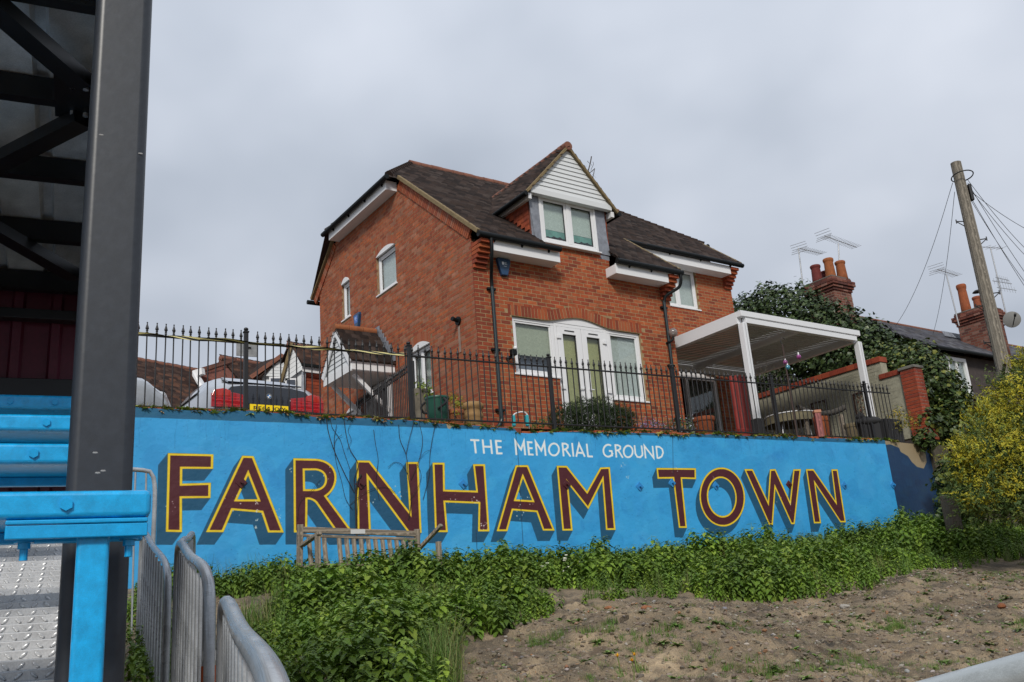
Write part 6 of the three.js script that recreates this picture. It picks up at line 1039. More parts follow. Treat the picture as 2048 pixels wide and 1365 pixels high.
function blade(h, w, bend) { const v = [], f = [], n = 4; for (let i = 0; i <= n; i++) { const t = i / n, ww = w * (1 - t * 0.92) / 2; v.push(V3(-ww, h * t * (1 - 0.35 * bend * t), bend * h * t * t * 0.8), V3(ww, h * t * (1 - 0.35 * bend * t), bend * h * t * t * 0.8)); } for (let i = 0; i < n; i++) f.push([2 * i, 2 * i + 1, 2 * i + 3, 2 * i + 2]); return tri(v, f); }
const tuftGeo = (n, h, w, spread) => merged(Array.from({ length: n }, () => blade(h * rr(0.5, 1.1), w * rr(0.7, 1.3), rr(0.1, 1.1)).rotateY(rr(0, 6.28)).translate(rr(-spread, spread), 0, rr(-spread, spread))));
const nettleGeo = (levels, H) => { const g = [rod(V3(0, -0.05, 0), V3(0.01, H * 0.98, 0), 0.0035, 0.002, 4)]; for (let k = 0; k < levels; k++) { const t = (k + 0.6) / levels, y = H * (0.18 + 0.82 * t), L = (0.125 - 0.06 * t ** 3) * rr(0.85, 1.15); for (let j = 0; j < 2; j++) { const l = leafGeo(L, L * 0.62, { teeth: 4, droop: 0.5 - 0.3 * t, fold: 0.22 }); l.rotateX(0.6 - 0.55 * t + rr(-0.35, 0.35)); l.translate(0, 0, 0.012); l.rotateY(j * Math.PI + k * Math.PI / 2 + rr(-0.35, 0.35)); l.translate(0, y, 0); g.push(l); } if (t > 0.3) { const l = leafGeo(L * 0.5, L * 0.3, { teeth: 3, droop: 0.2 }); l.rotateX(-0.5); l.rotateY(rr(0, 6)); l.translate(0, y + 0.01, 0); g.push(l); } } return merged(g); };
const nettles = [nettleGeo(8, 0.46), nettleGeo(7, 0.42), nettleGeo(9, 0.5)];
const G1 = [0.145, 0.245, 0.022], G2 = [0.1, 0.18, 0.019], G3 = [0.22, 0.32, 0.035];
const greenMix = () => tint(pick([G1, G1, G2, G2, G3]), 0.25);
const toG = (l) => l.map(([a, b]) => onGround(a, b));
function scatter(poly, n, fn) { const xs = poly.map((p) => p.x), zs = poly.map((p) => p.z), x0 = Math.min(...xs), x1 = Math.max(...xs), z0 = Math.min(...zs), z1 = Math.max(...zs); let k = 0; for (let t = 0; t < n * 12 && k < n; t++) { const x = rr(x0, x1), z = rr(z0, z1); if (inPoly(poly, x, z)) { fn(x, z); k++; } } }
function nettlePatch(label, poly, n, { h = 1, wild = 0.65, taper = 0.9 } = {}) {
  const items = [[], [], []];
  const rim = (x, z) => { let m = 9; for (let i = 0; i < poly.length; i++) { const a = poly[i], b = poly[(i + 1) % poly.length]; if (sOf(a) < 0.9 && sOf(b) < 0.9) continue; const t = clamp(((x - a.x) * (b.x - a.x) + (z - a.z) * (b.z - a.z)) / ((b.x - a.x) ** 2 + (b.z - a.z) ** 2), 0, 1); m = Math.min(m, Math.hypot(x - a.x - t * (b.x - a.x), z - a.z - t * (b.z - a.z))); } return m; };
  scatter(poly, n, (x, z) => { const m = 0.8 + wild * 2 * fbm(x * 0.9, 6.1, z * 0.9, 2), s = h * m * rr(0.75, 1.2) * (0.5 + 0.5 * sm(-0.05, taper, rim(x, z))); items[Math.floor(rnd() * 3)].push({ m: place(V3(x, gh(x, z) - 0.02, z), QE(rr(-0.22, 0.22), rr(0, 6.28), rr(-0.22, 0.22)), s), c: greenMix().map((v) => v * (1 + 0.55 * fbm(x * 0.8 + 20, 3.1, z * 0.8, 3))) }); });
  const root = thing('nettle_patch', label, 'nettles'); root.userData.kind = 'stuff';
  items.forEach((it, i) => it.length && instanced('nettle_plants', nettles[i], M.leaf, it, root));
}
M.leaf = leafM();
M.leafGloss = leafM({ roughness: 0.38, transmission: 0.15 });
const frontEdge = [[1010, 1275], [1095, 1230], [1180, 1208], [1300, 1202], [1500, 1208], [1650, 1198], [1740, 1180], [1830, 1148], [1900, 1140], [1990, 1128], [2075, 1118]];
nettlePatch('broad bank of stinging nettles under TOWN on the wall', [...toG(frontEdge), wp(19, 0, 0.6), wp(16, 0, 0.35), wp(12, 0, 0.25), wp(8.6, 0, 0.35), wp(7.8, 0, 1.2), wp(7.5, 0, 2.6)], 2900, { h: 0.88 });
nettlePatch('nettles growing round the timber bench', [wp(1.8, 0, 0.15), wp(8.8, 0, 0.15), wp(8.7, 0, 2.9), wp(7.4, 0, 2.8), wp(6.2, 0, 2.4), wp(5.0, 0, 2.5), wp(3.9, 0, 2.2), wp(2.8, 0, 1.7), wp(1.8, 0, 1.5)], 1350, { h: 0.95, wild: 0.6, taper: 0.4 });
nettlePatch('dark nettle mass in front of the bench and bare earth', toG([[525, 1240], [620, 1204], [740, 1212], [860, 1216], [980, 1200], [1075, 1188], [1110, 1228], [1010, 1278], [915, 1300], [895, 1340], [905, 1420], [820, 1470], [640, 1470], [520, 1400], [495, 1300]]), 1450, { h: 0.9, taper: 0.55 });
nettlePatch('straggling nettles behind the crowd barriers', toG([[255, 1215], [330, 1185], [345, 1260], [400, 1330], [500, 1440], [420, 1500], [300, 1500], [250, 1400]]), 230, { h: 0.9 });
// ---------- grasses ----------
{
  const tufts = [tuftGeo(26, 0.34, 0.007, 0.05), tuftGeo(30, 0.2, 0.006, 0.06), tuftGeo(18, 0.1, 0.006, 0.04)], gc = () => tint(pick([[0.1, 0.19, 0.03], [0.14, 0.22, 0.05], [0.08, 0.15, 0.02], [0.2, 0.21, 0.07]]), 0.2);
  const it = [[], [], []], add = (k, x, z, s) => it[k].push({ m: place(V3(x, gh(x, z) - 0.01, z), QE(rr(-0.15, 0.15), rr(0, 6.28), rr(-0.15, 0.15)), s), c: gc() });
  scatter(toG([[395, 1180], [555, 1185], [560, 1150], [420, 1140]]), 90, (x, z) => add(0, x, z, rr(0.8, 1.3)));
  scatter(toG([[560, 1193], [1080, 1190], [1090, 1222], [560, 1224]]), 520, (x, z) => add(1, x, z, rr(0.5, 1.1)));
  scatter(toG([[860, 1345], [905, 1320], [915, 1385], [850, 1430]]), 34, (x, z) => add(0, x, z, rr(0.9, 1.4)));
  scatter(toG([[480, 1240], [560, 1215], [620, 1240], [540, 1290]]), 26, (x, z) => add(0, x, z, rr(0.7, 1.2)));
  scatter([wp(15.2, 0, 0.1), wp(17.4, 0, 0.1), wp(17.4, 0, 1.0), wp(15.2, 0, 0.8)], 60, (x, z) => add(0, x, z, rr(0.9, 1.5)));
  scatter([wp(8.5, 0, 0.08), wp(17, 0, 0.08), wp(17, 0, 0.5), wp(8.5, 0, 0.5)], 120, (x, z) => add(0, x, z, rr(0.7, 1.2)));
  scatter([...toG(frontEdge), wp(16, 0, 0.6), wp(9, 0, 0.6)], 70, (x, z) => add(0, x, z, rr(0.8, 1.4))); scatter([wp(2, 0, 0.3), wp(8.6, 0, 0.3), wp(8, 0, 1.9), wp(3, 0, 1.5)], 40, (x, z) => add(0, x, z, rr(1.0, 1.6)));
  const bare = toG([[905, 1345], [1030, 1272], [1100, 1232], [1250, 1206], [1500, 1210], [1700, 1190], [1850, 1145], [2060, 1125], [2100, 1340], [1880, 1480], [900, 1480]]);
  const clumps = []; scatter(bare, 150, (x, z) => clumps.push([x, z, rr(0.05, 0.24)]));
  for (const [x, z, r] of clumps) for (let k = 0; k < 5 + r * 50; k++) { const a = rr(0, 6.28), q = r * Math.sqrt(rnd()); add(2, x + q * Math.cos(a), z + q * Math.sin(a), rr(0.25, 0.75)); }
  for (const [px, py] of [[1100, 1280], [1190, 1262], [1310, 1275], [1545, 1330], [1570, 1352], [1660, 1345], [1800, 1250], [1245, 1342], [1740, 1345]]) { const c = onGround(px, py); for (let k = 0; k < 24; k++) add(2, c.x + rr(-0.16, 0.16), c.z + rr(-0.16, 0.16), rr(0.4, 1.1)); }
  const gm = leafM({ transmission: 0.25 });
  tag(instanced('long_grass', tufts[0], gm, it[0]), 'long loose grass along the foot of the wall', 'grass', null, 'stuff');
  tag(instanced('short_grass', tufts[1], gm, it[1]), 'short grass on the strip before the bench', 'grass', null, 'stuff');
  tag(instanced('grass_tufts', tufts[2], gm, it[2]), 'scattered small grass tufts on the bare earth', 'grass', null, 'stuff');
  // broad-leaved weeds on the earth
  const weed = merged(Array.from({ length: 9 }, (_, i) => leafGeo(0.085, 0.032, { teeth: 3, droop: 0.2, fold: 0.2 }).rotateX(-0.5 + (i % 3) * 0.2).rotateY(i * 0.72)));
  const wi = []; scatter(bare, 380, (x, z) => wi.push({ m: place(V3(x, gh(x, z) + fineSoil(x, z), z), QE(0, rr(0, 6.28), 0), rr(0.35, 1.1)), c: tint([0.15, 0.25, 0.045], 0.3) }));
  tag(instanced('ground_weeds', weed, gm, wi), 'low leafy weeds dotted over the bare earth', 'weeds', null, 'stuff');
  // stones and clods
  const sg = new THREE.IcosahedronGeometry(1, 1), sp = sg.attributes.position; for (let i = 0; i < sp.count; i++) { const v = V3(sp.getX(i), sp.getY(i), sp.getZ(i)), k = 1 + 0.35 * perlin.noise(v.x * 1.3 + 4, v.y * 1.3, v.z * 1.3); sp.setXYZ(i, v.x * k, v.y * k * 0.62, v.z * k * 0.8); } sg.computeVertexNormals(); fixUV(sg);
  const st = [], cl = []; scatter(bare, 4200, (x, z) => { const r = 0.003 + 0.02 * Math.pow(rnd(), 5); st.push({ m: place(V3(x, gh(x, z) + fineSoil(x, z) + r * 0.2, z), QE(rr(-0.4, 0.4), rr(0, 6.28), rr(-0.4, 0.4)), r), c: tint(pick([[0.42, 0.36, 0.28], [0.5, 0.46, 0.4], [0.36, 0.24, 0.15], [0.4, 0.2, 0.1], [0.25, 0.22, 0.2], [0.55, 0.5, 0.44]]), 0.15) }); });
  scatter(bare, 13000, (x, z) => { const r = 0.004 + 0.02 * Math.pow(rnd(), 3); cl.push({ m: place(V3(x, gh(x, z) + fineSoil(x, z) + r * 0.1, z), QE(rr(-0.6, 0.6), rr(0, 6.28), rr(-0.6, 0.6)), r), c: tint(pick([[0.27, 0.215, 0.16], [0.23, 0.18, 0.13], [0.33, 0.27, 0.2]]), 0.25) }); });
  scatter(toG([[335, 1190], [560, 1195], [540, 1225], [350, 1228]]), 260, (x, z) => { const r = 0.006 + 0.02 * Math.pow(rnd(), 3); cl.push({ m: place(V3(x, gh(x, z) + r * 0.1, z), QE(rr(-0.6, 0.6), rr(0, 6.28), 0), r), c: tint([0.24, 0.18, 0.125], 0.25) }); });
  const li = [], twig = rod(V3(-0.5, 0, 0), V3(0.5, 0.02, 0), 0.03, 0.015, 4); scatter(bare, 700, (x, z) => li.push({ m: place(V3(x, gh(x, z) + fineSoil(x, z) + 0.006, z), QE(rr(-0.2, 0.2), rr(0, 6.28), rr(-0.2, 0.2)), rr(0.02, 0.11)), c: tint(pick([[0.4, 0.33, 0.2], [0.3, 0.22, 0.13], [0.16, 0.1, 0.06]]), 0.2) }));
  tag(instanced('dry_litter', twig, std({ color: C(1, 1, 1), roughness: 0.95 }), li), 'straw and twig litter over the bare earth', 'litter', null, 'stuff');
  const stM = std({ color: C(1, 1, 1), roughness: 0.9, map: T.grain });
  tag(instanced('stones', sg, stM, st), 'small pale and rusty stones in the bare earth', 'stones', null, 'stuff');
  tag(instanced('earth_clods', sg, stM, cl), 'crumbs and clods of brown earth', 'earth', null, 'stuff');
  for (const [px, py, r, c, l] of [[1218, 1222, 0.045, [0.42, 0.17, 0.07], 'broken orange brick piece on the earth crest'], [1293, 1222, 0.04, [0.4, 0.15, 0.06], 'orange brick fragment beside the crest weeds'], [1450, 1222, 0.035, [0.3, 0.3, 0.34], 'grey flint near the nettle edge'], [1690, 1218, 0.045, [0.5, 0.46, 0.4], 'pale lump of chalk below the nettles'], [2005, 1220, 0.06, [0.3, 0.1, 0.03], 'flat rusty brown leaf on the earth']]) { const p = onGround(px, py); const m = tag(mesh('loose_stone', sg, std({ color: C(...c), roughness: 0.9, map: T.grain }), scene, true), l, 'stone', 'larger loose stones on the earth'); m.position.copy(p); m.position.y += r * 0.4; m.scale.set(r * 1.3, r, r); m.rotation.y = rr(0, 6); }
}
// dandelions
for (const [px, py, l] of [[1240, 1333, 'yellow dandelion opposite the bright pair on the earth'], [1268, 1342, 'yellow dandelion lowest in its clump on the earth'], [1277, 1331, 'yellow dandelion leaning out of its clump']]) {
  const p = onGround(px, py + 20), t = thing('dandelion', l, 'flower', p, rr(0, 6), 'dandelions on the bare earth'); t.scale.setScalar(1.7); mesh('stem', tube([V3(0, 0, 0), V3(0.005, 0.03, 0), V3(0.01, 0.075, 0.01)], 0.0025, 8, 5), std({ color: C(0.15, 0.2, 0.05) }), t);
  const pt = []; for (let k = 0; k < 34; k++) pt.push(blade(0.022 * rr(0.6, 1), 0.005, 0.2).rotateX(0.35 + (k % 3) * 0.38).rotateY(k * 2.4).translate(0.01, 0.073, 0.01)); mesh('flower_head', pt, std({ color: C(0.8, 0.45, 0.01), roughness: 0.7, side: THREE.DoubleSide }), t);
}
// white dead-nettle flowers among the nettles
{ const it = []; const fg = merged(Array.from({ length: 6 }, (_, i) => new THREE.SphereGeometry(0.012, 5, 4).scale(0.8, 1, 1.3).translate(0.018, 0, 0).rotateY(i * 1.05))); for (const [px, py] of [[1090, 1135], [1130, 1142], [1142, 1136], [1155, 1132], [1165, 1156], [1195, 1138], [1200, 1130], [1132, 1116], [1184, 1152]]) { const p = onS(px, py, 1.35); for (let k = 0; k < 4; k++) it.push({ m: place(p.clone().add(V3(rr(-0.05, 0.05), rr(-0.06, 0.05), rr(-0.05, 0.05))), QE(0, rr(0, 6), 0), rr(0.8, 1.3)), c: [0.72, 0.72, 0.6] }); }
  tag(instanced('white_blossom', fg, std({ color: C(1, 1, 1), roughness: 0.8 }), it), 'white dead nettle blossom among the nettles', 'flowers', null, 'stuff'); }
// ---------- timber bench sunk in the nettles ----------
{
  const a = onS(600, 1053, 0.75), b = onS(834, 1062, 0.72), d = b.clone().sub(a), L = Math.hypot(d.x, d.z), gy = gh(a.x, a.z), root = thing('timber_bench', 'old grey timber bench with a broken arm in nettles', 'bench', V3(a.x, gy, a.z), Math.atan2(-d.z, d.x)), H = a.y - gy, k = d.y / L;
  const ow = M.oldWood, q = (x, y, z) => V3(x, y + k * x, z);
  const back = (x) => mesh('back_post', bar(q(x, 0, -0.06), q(x, H + 0.02, 0.0), 0.06, 0.07, 0.006), ow, root);
  back(0); back(L);
  mesh('top_rail', bar(q(0.03, H - 0.045, 0.01), q(L - 0.03, H - 0.045, 0.01), 0.035, 0.075, 0.008), M.oldWoodH, root); mesh('under_rail', bar(q(0.03, H - 0.115, 0.0), q(L - 0.03, H - 0.115, 0.0), 0.03, 0.035, 0.006), M.oldWoodH, root);
  mesh('plaque', bx(-0.1, 0.1, -0.028, 0.028, 0.029, 0.032).translate(L * 0.47, H - 0.045 + k * L * 0.47, 0), std({ color: C(0.55, 0.55, 0.54), roughness: 0.4 }), root);
  for (let i = 0; i < 15; i++) { if (i === 3) continue; const x = 0.11 + i * (L - 0.22) / 14, sg = 0.03 * (i % 3 - 1) * 0.3; mesh('back_slat', tube([q(x, H - 0.12, 0.0), q(x + sg, H - 0.25, 0.025), q(x + 0.005, H - 0.4, 0.03), q(x + 0.01, 0.4, 0.01)], 0.0, 2, 3).attributes ? bar(q(x, H - 0.13, 0.0), q(x + 0.012, 0.2, 0.05), 0.018, 0.058, 0.004) : null, ow, root); }
  for (let i = 0; i < 6; i++) mesh('seat_slat', bar(q(0.02, 0.22, 0.06 + i * 0.07), q(L - 0.02, 0.22, 0.06 + i * 0.07), 0.058, 0.022, 0.005), M.oldWoodH, root);
  for (const x of [0.05, L + 0.06]) mesh('front_leg', bar(q(x, -0.1, 0.5), q(x, x > 1 ? H - 0.2 : H - 0.14, 0.5), 0.065, 0.06, 0.006), ow, root);
  mesh('arm', bar(q(0.02, H - 0.24, 0.0), q(0.06, H - 0.15, 0.55), 0.07, 0.04, 0.01), ow, root);
  mesh('broken_arm', bar(q(L + 0.0, H - 0.25, 0.02), q(L + 0.16, H + 0.03, 0.42), 0.06, 0.045, 0.01), ow, root).userData.label = 'loose arm pointing up at an angle';
}
// ---------- bare creeper stems on the wall ----------
{
  const root = thing('dead_creeper', 'bare dark creeper stems clinging to the blue wall', 'creeper', wp(0, 0, 0), 0), bark = std({ color: C(0.045, 0.035, 0.03), roughness: 0.95, map: T.grain });
  const st = (pts, r) => { const p = pts.map(([x, y], i) => onS(x, y, 0.012 + 0.012 * (i % 2)).sub(root.position)); mesh('stem', tube(p, r * 0.62, pts.length * 7, 5), bark, root); };
  st([[713, 1080], [712, 1040], [711, 1000], [715, 965], [722, 950]], 0.02); st([[712, 1000], [708, 960], [716, 930], [700, 900], [692, 870], [688, 842]], 0.008); st([[708, 985], [690, 950], [676, 920], [664, 890], [656, 862], [652, 836]], 0.009); st([[705, 1020], [692, 1000], [682, 960], [672, 925], [668, 880], [673, 850]], 0.006);
  st([[676, 920], [668, 900], [672, 880], [684, 870]], 0.005); st([[700, 940], [688, 905], [680, 880], [664, 855], [660, 838]], 0.006);
  st([[758, 1000], [752, 960], [756, 920], [750, 885], [747, 860]], 0.006); st([[817, 1040], [822, 1000], [816, 950], [812, 910], [800, 880], [797, 850]], 0.008); st([[812, 910], [818, 880], [826, 850], [828, 832]], 0.006); st([[822, 960], [838, 920], [845, 880], [838, 845]], 0.006); st([[846, 1000], [858, 950], [860, 910], [866, 870], [873, 838]], 0.006); st([[816, 950], [804, 930], [790, 925], [776, 935]], 0.005); st([[700, 1010], [730, 985], [770, 975], [790, 985]], 0.005); st([[640, 960], [620, 985], [600, 1005], [594, 1040]], 0.004); st([[838, 920], [850, 905], [862, 900]], 0.004);
  st([[820, 1000], [836, 975], [842, 950], [835, 930]], 0.005); st([[694, 900], [702, 880], [696, 862], [702, 846]], 0.004);
}
// ---------- leaf clouds ----------
function leafCloud(root, name, blobs, n, geo, mat, cols, { size = [0.8, 1.3], up = 0.35, shell = [0.82, 1.06], rough = 0.22, keep } = {}) {
  const it = [], wsum = blobs.reduce((s, b) => s + b.r * b.r, 0), o = root.position;
  for (let t = 0; t < n * 3 && it.length < n; t++) {
    let w = rnd() * wsum, b = blobs[0]; for (const q of blobs) { w -= q.r * q.r; if (w <= 0) { b = q; break; } }
    const d = V3(rr(-1, 1), rr(-1, 1), rr(-1, 1)); if (d.lengthSq() > 1 || d.lengthSq() < 0.01) continue; d.normalize();
    const k = (1 + rough * 2 * fbm(d.x * 2.3 + b.c.x, d.y * 2.3 + b.c.y, d.z * 2.3 + b.c.z, 3)) * rr(...shell), p = b.c.clone().add(V3(d.x * b.r * k, d.y * b.r * k * (b.fy ?? 1), d.z * b.r * k));
    if (blobs.some((q) => q !== b && p.distanceTo(q.c) < q.r * 0.72)) continue;
    if (keep && !keep(p)) continue;
    const nn = d.clone().multiplyScalar(0.8).add(V3(rr(-0.6, 0.6), rr(-0.6, 0.6) + up, rr(-0.6, 0.6))).normalize(), q = new THREE.Quaternion().setFromUnitVectors(V3(0, 1, 0), nn).multiply(QE(0, rr(0, 6.28), 0));
    it.push({ m: place(p.sub(o), q, rr(...size)), c: tint(typeof cols === 'function' ? cols(p) : pick(cols), 0.25) });
  }
  return instanced(name, geo, mat, it, root);
}
const ivyLeaf = merged([leafGeo(0.1, 0.1, { teeth: 2, droop: 0.15, fold: 0.15 })]).translate(0, 0, -0.04);
{
  const B = (px, py, d, r, fy) => ({ c: atD(px, py, d), r, fy });
  const bl = [B(1492, 640, 26.2, 0.75), B(1540, 622, 26, 0.8), B(1590, 640, 25.4, 1.05), B(1640, 665, 24.8, 1.0), B(1690, 690, 24.2, 1.0), B(1735, 712, 23.6, 0.95), B(1560, 690, 25.6, 1.1), B(1620, 715, 25, 1.1), B(1680, 730, 24, 0.9), B(1520, 730, 26, 1.1), B(1590, 770, 25.6, 1.1)];
  const root = thing('ivy_hedge', 'dark glossy ivy heaped over the wall behind the canopy', 'ivy', V3(bl[3].c.x, 3.2, bl[3].c.z));
  leafCloud(root, 'ivy_leaves', bl, 24000, ivyLeaf, M.leafGloss, [[0.036, 0.062, 0.018], [0.048, 0.076, 0.022], [0.028, 0.05, 0.016], [0.075, 0.11, 0.04]], { size: [0.5, 1.3], shell: [0.55, 1.06] });
  mesh('stem', [tube([V3(0, 0, 0), V3(0.2, 1, 0.1), V3(-0.1, 2, 0)], 0.06, 10, 6)], M.oldWood, root);
  const b2 = [B(1790, 745, 22.6, 0.8), B(1835, 755, 22.2, 0.85), B(1870, 800, 21.8, 0.75), B(1885, 850, 21.4, 0.65), B(1862, 770, 21.5, 0.6), B(1880, 890, 21, 0.5), B(1868, 860, 20.6, 0.42), B(1915, 835, 22, 0.6), B(1930, 880, 21, 0.9), B(1850, 880, 19.6, 0.25), B(1846, 795, 20.6, 0.24), B(1852, 840, 20.2, 0.26), B(1838, 765, 20.9, 0.2), B(1912, 960, 18.8, 0.45), B(1915, 1015, 18.4, 0.4)];
  const r2 = thing('ivy_bank', 'ivy with yellowing leaves cascading beside the red pillar', 'ivy', V3(b2[2].c.x, 1.5, b2[2].c.z));
  leafCloud(r2, 'ivy_leaves', b2, 20000, ivyLeaf, M.leafGloss, [[0.045, 0.075, 0.02], [0.06, 0.095, 0.025], [0.034, 0.058, 0.016], [0.16, 0.18, 0.035], [0.08, 0.115, 0.035]], { size: [0.45, 1.2], shell: [0.5, 1.08] });
  mesh('stem', [tube([V3(0, 0, 0), V3(0.1, 1, 0.1), V3(-0.1, 2, 0)], 0.05, 10, 6)], M.oldWood, r2);
}
// flowering bush at the end of the wall
{
  const B = (px, py, d, r, fy) => ({ c: atD(px, py, d), r, fy }), base = onGround(1960, 1062);
  const bl = [B(2024, 785, 15, 0.4), B(2079, 735, 15.2, 0.44), B(1974, 830, 14.8, 0.32), B(2044, 830, 15.0, 0.53), B(1994, 905, 14.4, 0.55), B(1939, 915, 14.2, 0.35), B(2064, 920, 14.6, 0.57), B(2124, 800, 15.2, 0.7), B(1959, 975, 14.2, 0.35), B(2019, 990, 14.2, 0.48), B(2084, 1000, 14.2, 0.48), B(2144, 930, 14.5, 0.7)];
  bl.push(B(1930, 965, 14.4, 0.3), B(1950, 1000, 14.1, 0.33));
  const root = thing('flowering_bush', 'large bush with acid yellow blossom at the dark wall end', 'bush', base);
  const lf = merged(Array.from({ length: 6 }, (_, i) => leafGeo(0.048 * rr(0.6, 1.2), 0.02, { teeth: 2, droop: 0.2 }).rotateX(rr(-1.1, 0.5)).rotateY(i * 1.05 + rr(-0.4, 0.4)).translate(rr(-0.03, 0.03), i * 0.018 - 0.05, rr(-0.03, 0.03))));
  const yel = (p) => { const n = fbm(p.x * 1.3 + 3, p.y * 1.6, p.z * 1.3, 3), low = sm(0.9, 0.1, p.y); return n * 2.2 + rr(-0.25, 0.25) + 0.04 - low * 0.5 > 0 ? pick([[0.42, 0.38, 0.025], [0.36, 0.35, 0.03], [0.48, 0.41, 0.025], [0.2, 0.24, 0.04]]) : pick([[0.055, 0.1, 0.022], [0.075, 0.12, 0.026], [0.12, 0.16, 0.032]]); };
  leafCloud(root, 'crown', bl, 19000, lf, M.leaf, yel, { size: [0.5, 1.2], shell: [0.2, 1.15], rough: 0.5 });
  const br = (px, py, d, r) => { const e = atD(px, py, d).sub(base); mesh('branch', tube([V3(rr(-0.15, 0.15), -0.1, 0), e.clone().multiplyScalar(0.4).add(V3(rr(-0.1, 0.1), 0.1, 0)), e.clone().multiplyScalar(0.75), e], r, 16, 5), std({ color: C(0.2, 0.16, 0.11), roughness: 0.95 }), root); };
  for (const q of [[1900, 900, 14.1, 0.02], [1950, 800, 14.6, 0.025], [2010, 730, 15, 0.03], [2040, 860, 14.4, 0.02], [1985, 860, 14.2, 0.016], [2060, 960, 14.2, 0.02], [1930, 850, 14.4, 0.012], [2000, 880, 14.0, 0.01]]) br(...q);
}
{ const a = onGround(1908, 1058), h = atD(1905, 955, 15.6).y - a.y, p = atD(1908, 1050, 16.6), t = thing('concrete_stub', 'short grey concrete post half hidden under the bush', 'post', V3(p.x, gh(p.x, p.z) - 0.1, p.z), 0.4); mesh('post_body', new RoundedBoxGeometry(0.22, h + 0.6, 0.2, 2, 0.03).translate(0, (h + 0.6) / 2 - 0.1, 0), std({ color: C(0.13, 0.11, 0.09), roughness: 0.95, map: T.grain, bumpMap: T.plaster, bumpScale: 0.02 }), t); }
// clipped shrub and small plants behind the railings
{
  const B = (px, py, d, r, fy) => ({ c: atD(px, py, d), r, fy }), bl = [B(1130, 845, 16.3, 0.3), B(1165, 836, 16.5, 0.33), B(1205, 834, 16.7, 0.33), B(1240, 845, 16.9, 0.3), B(1185, 848, 16.4, 0.33)], root = thing('dark_shrub', 'rounded dark green shrub before the french doors', 'shrub', V3(bl[2].c.x, UPY, bl[2].c.z));
  const nd = merged(Array.from({ length: 7 }, (_, i) => blade(0.06, 0.008, 0.2).rotateX(0.6).rotateY(i * 0.9)));
  leafCloud(root, 'crown', bl, 4200, nd, M.leaf, [[0.04, 0.075, 0.022], [0.03, 0.055, 0.018], [0.06, 0.095, 0.03]], { shell: [0.5, 1.08], rough: 0.15 });
  const sm2 = (name, label, list, n, cols, geo, sz = [0.5, 1]) => { const r = thing(name, label, 'plant', V3(list[0].c.x, list[0].c.y - list[0].r, list[0].c.z)); leafCloud(r, 'leaves', list, n, geo, M.leaf, cols, { size: sz, shell: [0.3, 1.1], rough: 0.4 }); mesh('stem', rod(V3(0, -0.15, 0), V3(0.02, list[0].r, 0), 0.006, 0.003, 5), std({ color: C(0.1, 0.12, 0.04) }), r); };
  const lg = leafGeo(0.06, 0.025, { teeth: 2 });
  sm2('yellow_conifer', 'small golden feathery plant in the clay pot', [B(915, 808, 15.25, 0.13), B(905, 795, 15.3, 0.1), B(912, 828, 15.2, 0.08)], 420, [[0.3, 0.3, 0.02], [0.22, 0.26, 0.03], [0.35, 0.3, 0.03]], lg, [0.4, 0.8]);
  sm2('urn_plant', 'leafy green plant in the stone urn', [B(845, 774, 15.7, 0.16), B(855, 782, 15.7, 0.12), B(836, 790, 15.7, 0.12)], 200, [[0.14, 0.22, 0.03], [0.2, 0.26, 0.04]], lg, [0.7, 1.3]);
  sm2('golden_shrub', 'thin golden shrub in the black planter', [B(1795, 832, 19.5, 0.24), B(1815, 840, 19.4, 0.2), B(1828, 848, 19.3, 0.14), B(1790, 850, 19.5, 0.2)], 480, [[0.4, 0.28, 0.02], [0.3, 0.26, 0.03], [0.12, 0.14, 0.03]], lg, [0.5, 1.1]);
  sm2('lavender_clump', 'low clump of pale blue flowers against the railings', [B(1285, 848, 16.3, 0.14), B(1308, 850, 16.4, 0.15), B(1325, 853, 16.5, 0.11)], 420, [[0.28, 0.28, 0.55], [0.35, 0.35, 0.6], [0.07, 0.12, 0.03]], lg, [0.3, 0.6]);
  sm2('fern_plant', 'small bright green plant behind the shrub', [B(1085, 845, 15.4, 0.12), B(1070, 850, 15.4, 0.1)], 160, [[0.1, 0.17, 0.03], [0.15, 0.2, 0.04]], lg, [0.6, 1]);
  sm2('patio_herbs', 'green herbs and white flowers below the downpipe', [B(1355, 848, 16.8, 0.16), B(1375, 850, 17, 0.16), B(1338, 852, 16.6, 0.14)], 380, [[0.09, 0.15, 0.03], [0.13, 0.2, 0.04], [0.5, 0.5, 0.55]], lg, [0.5, 1]);
  sm2('dry_hanging_plant', 'withered pale trailing plant hung by the canopy post', [B(1545, 765, 18.6, 0.3), B(1532, 755, 18.6, 0.2), B(1548, 790, 18.6, 0.2)], 260, [[0.2, 0.18, 0.13], [0.12, 0.11, 0.08]], blade(0.12, 0.008, 0.8), [0.5, 1.2]);
}
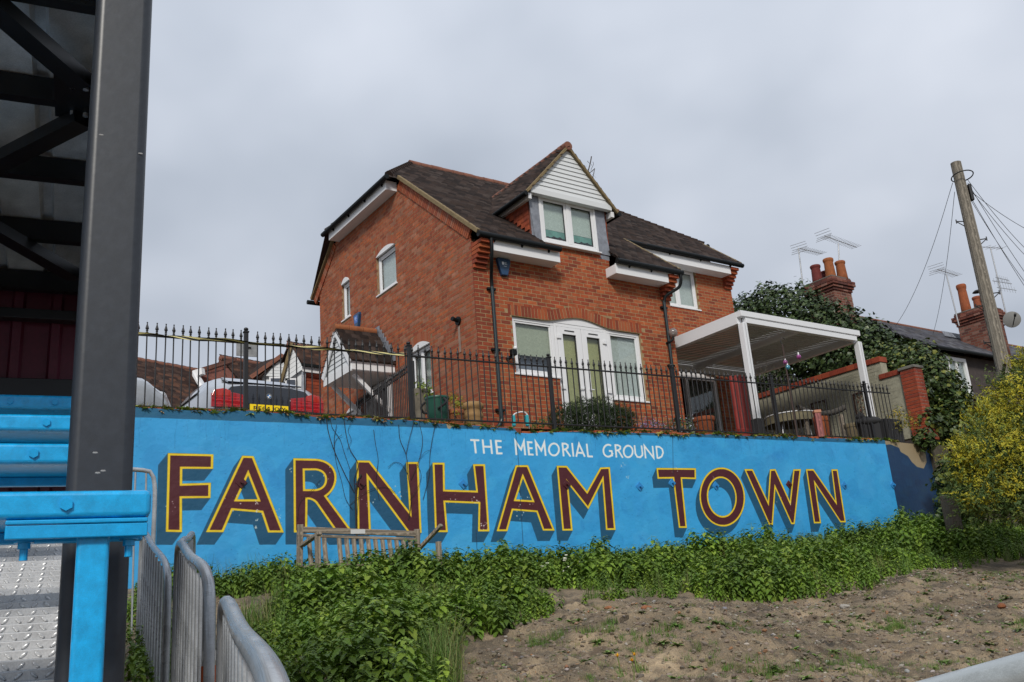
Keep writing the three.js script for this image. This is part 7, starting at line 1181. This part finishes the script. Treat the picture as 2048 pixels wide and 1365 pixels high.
// moss and small plants on the wall's ragged top
{
  const tuft = merged(Array.from({ length: 8 }, (_, i) => leafGeo(0.035, 0.02, { teeth: 2, droop: 0.3 }).rotateX(-0.5 + 0.25 * (i % 3)).rotateY(i * 0.8))), it = [], gr = [], bl = tuftGeo(8, 0.14, 0.005, 0.02);
  for (let u = 1.2; u < 16.4; u += 0.011) { const n = fbm(u * 1.1, 8.2, 0.4, 3), d = 0.8 + 1.6 * n + (u > 5.6 && u < 7.8 ? 0.15 : 0); if (rnd() < d) { const s = rr(-0.24, 0.015), p = wp(u, ragged(u) + rr(-0.005, 0.035) + (s > -0.02 ? -0.03 : 0), s); it.push({ m: place(p, QE(rr(-0.5, 0.5), rr(0, 6.28), rr(-0.5, 0.5)), rr(0.8, 2.4)), c: tint(pick([[0.24, 0.3, 0.04], [0.17, 0.24, 0.035], [0.34, 0.31, 0.07], [0.28, 0.19, 0.09], [0.3, 0.36, 0.05]]), 0.25) }); } if (rnd() < 0.06 + 0.1 * n) gr.push({ m: place(wp(u, ragged(u) - 0.01, rr(-0.2, -0.05)), QE(rr(-0.3, 0.3), rr(0, 6.28), 0), rr(0.5, 1.5)), c: tint(pick([[0.2, 0.2, 0.07], [0.12, 0.16, 0.03]]), 0.2) }); }
  tag(instanced('wall_top_moss', tuft, M.leaf, it), 'moss and small leaves along the top of the wall', 'moss', null, 'stuff');
  tag(instanced('wall_top_grass', bl, M.leaf, gr), 'dry grass wisps on top of the wall', 'grass', null, 'stuff');
}
// bare tree top showing over the dormer's far slope
{
  const b = hp(5.5, 3.2, 9.5), t = thing('bare_tree', 'bare thin twigs rising behind the dormer roof', 'tree', b), bark = std({ color: C(0.07, 0.055, 0.045), roughness: 0.95 }), d = -b.z, P = (x, y) => atD(x, y, d).sub(b);
  const s = (pts, r) => mesh('branch', tube(pts.map(([x, y]) => P(x, y)), r, 12, 5), bark, t);
  mesh('trunk', tube([V3(0, 0, 0), V3(0.05, 3, 0), P(1180, 420), P(1176, 380)], 0.05, 16, 6), bark, t);
  s([[1176, 380], [1174, 362], [1176, 345], [1181, 325], [1183, 313]], 0.018); s([[1176, 350], [1184, 342], [1190, 338]], 0.012); s([[1176, 372], [1184, 360], [1188, 345], [1189, 337]], 0.012); s([[1178, 385], [1186, 372], [1192, 362]], 0.01); s([[1175, 358], [1170, 348], [1167, 340]], 0.01); s([[1181, 328], [1176, 324], [1175, 322]], 0.008); s([[1182, 340], [1187, 328], [1186, 324]], 0.008);
  const it = []; for (let k = 0; k < 60; k++) it.push({ m: place(P(1168 + rr(0, 24), 330 + rr(0, 60)), QE(rr(0, 6), rr(0, 6), 0), rr(0.4, 0.9)), c: [0.08, 0.08, 0.05] }); instanced('buds', leafGeo(0.06, 0.03, { teeth: 2 }), M.leaf, it, t);
}
renderer.render(scene, camera);
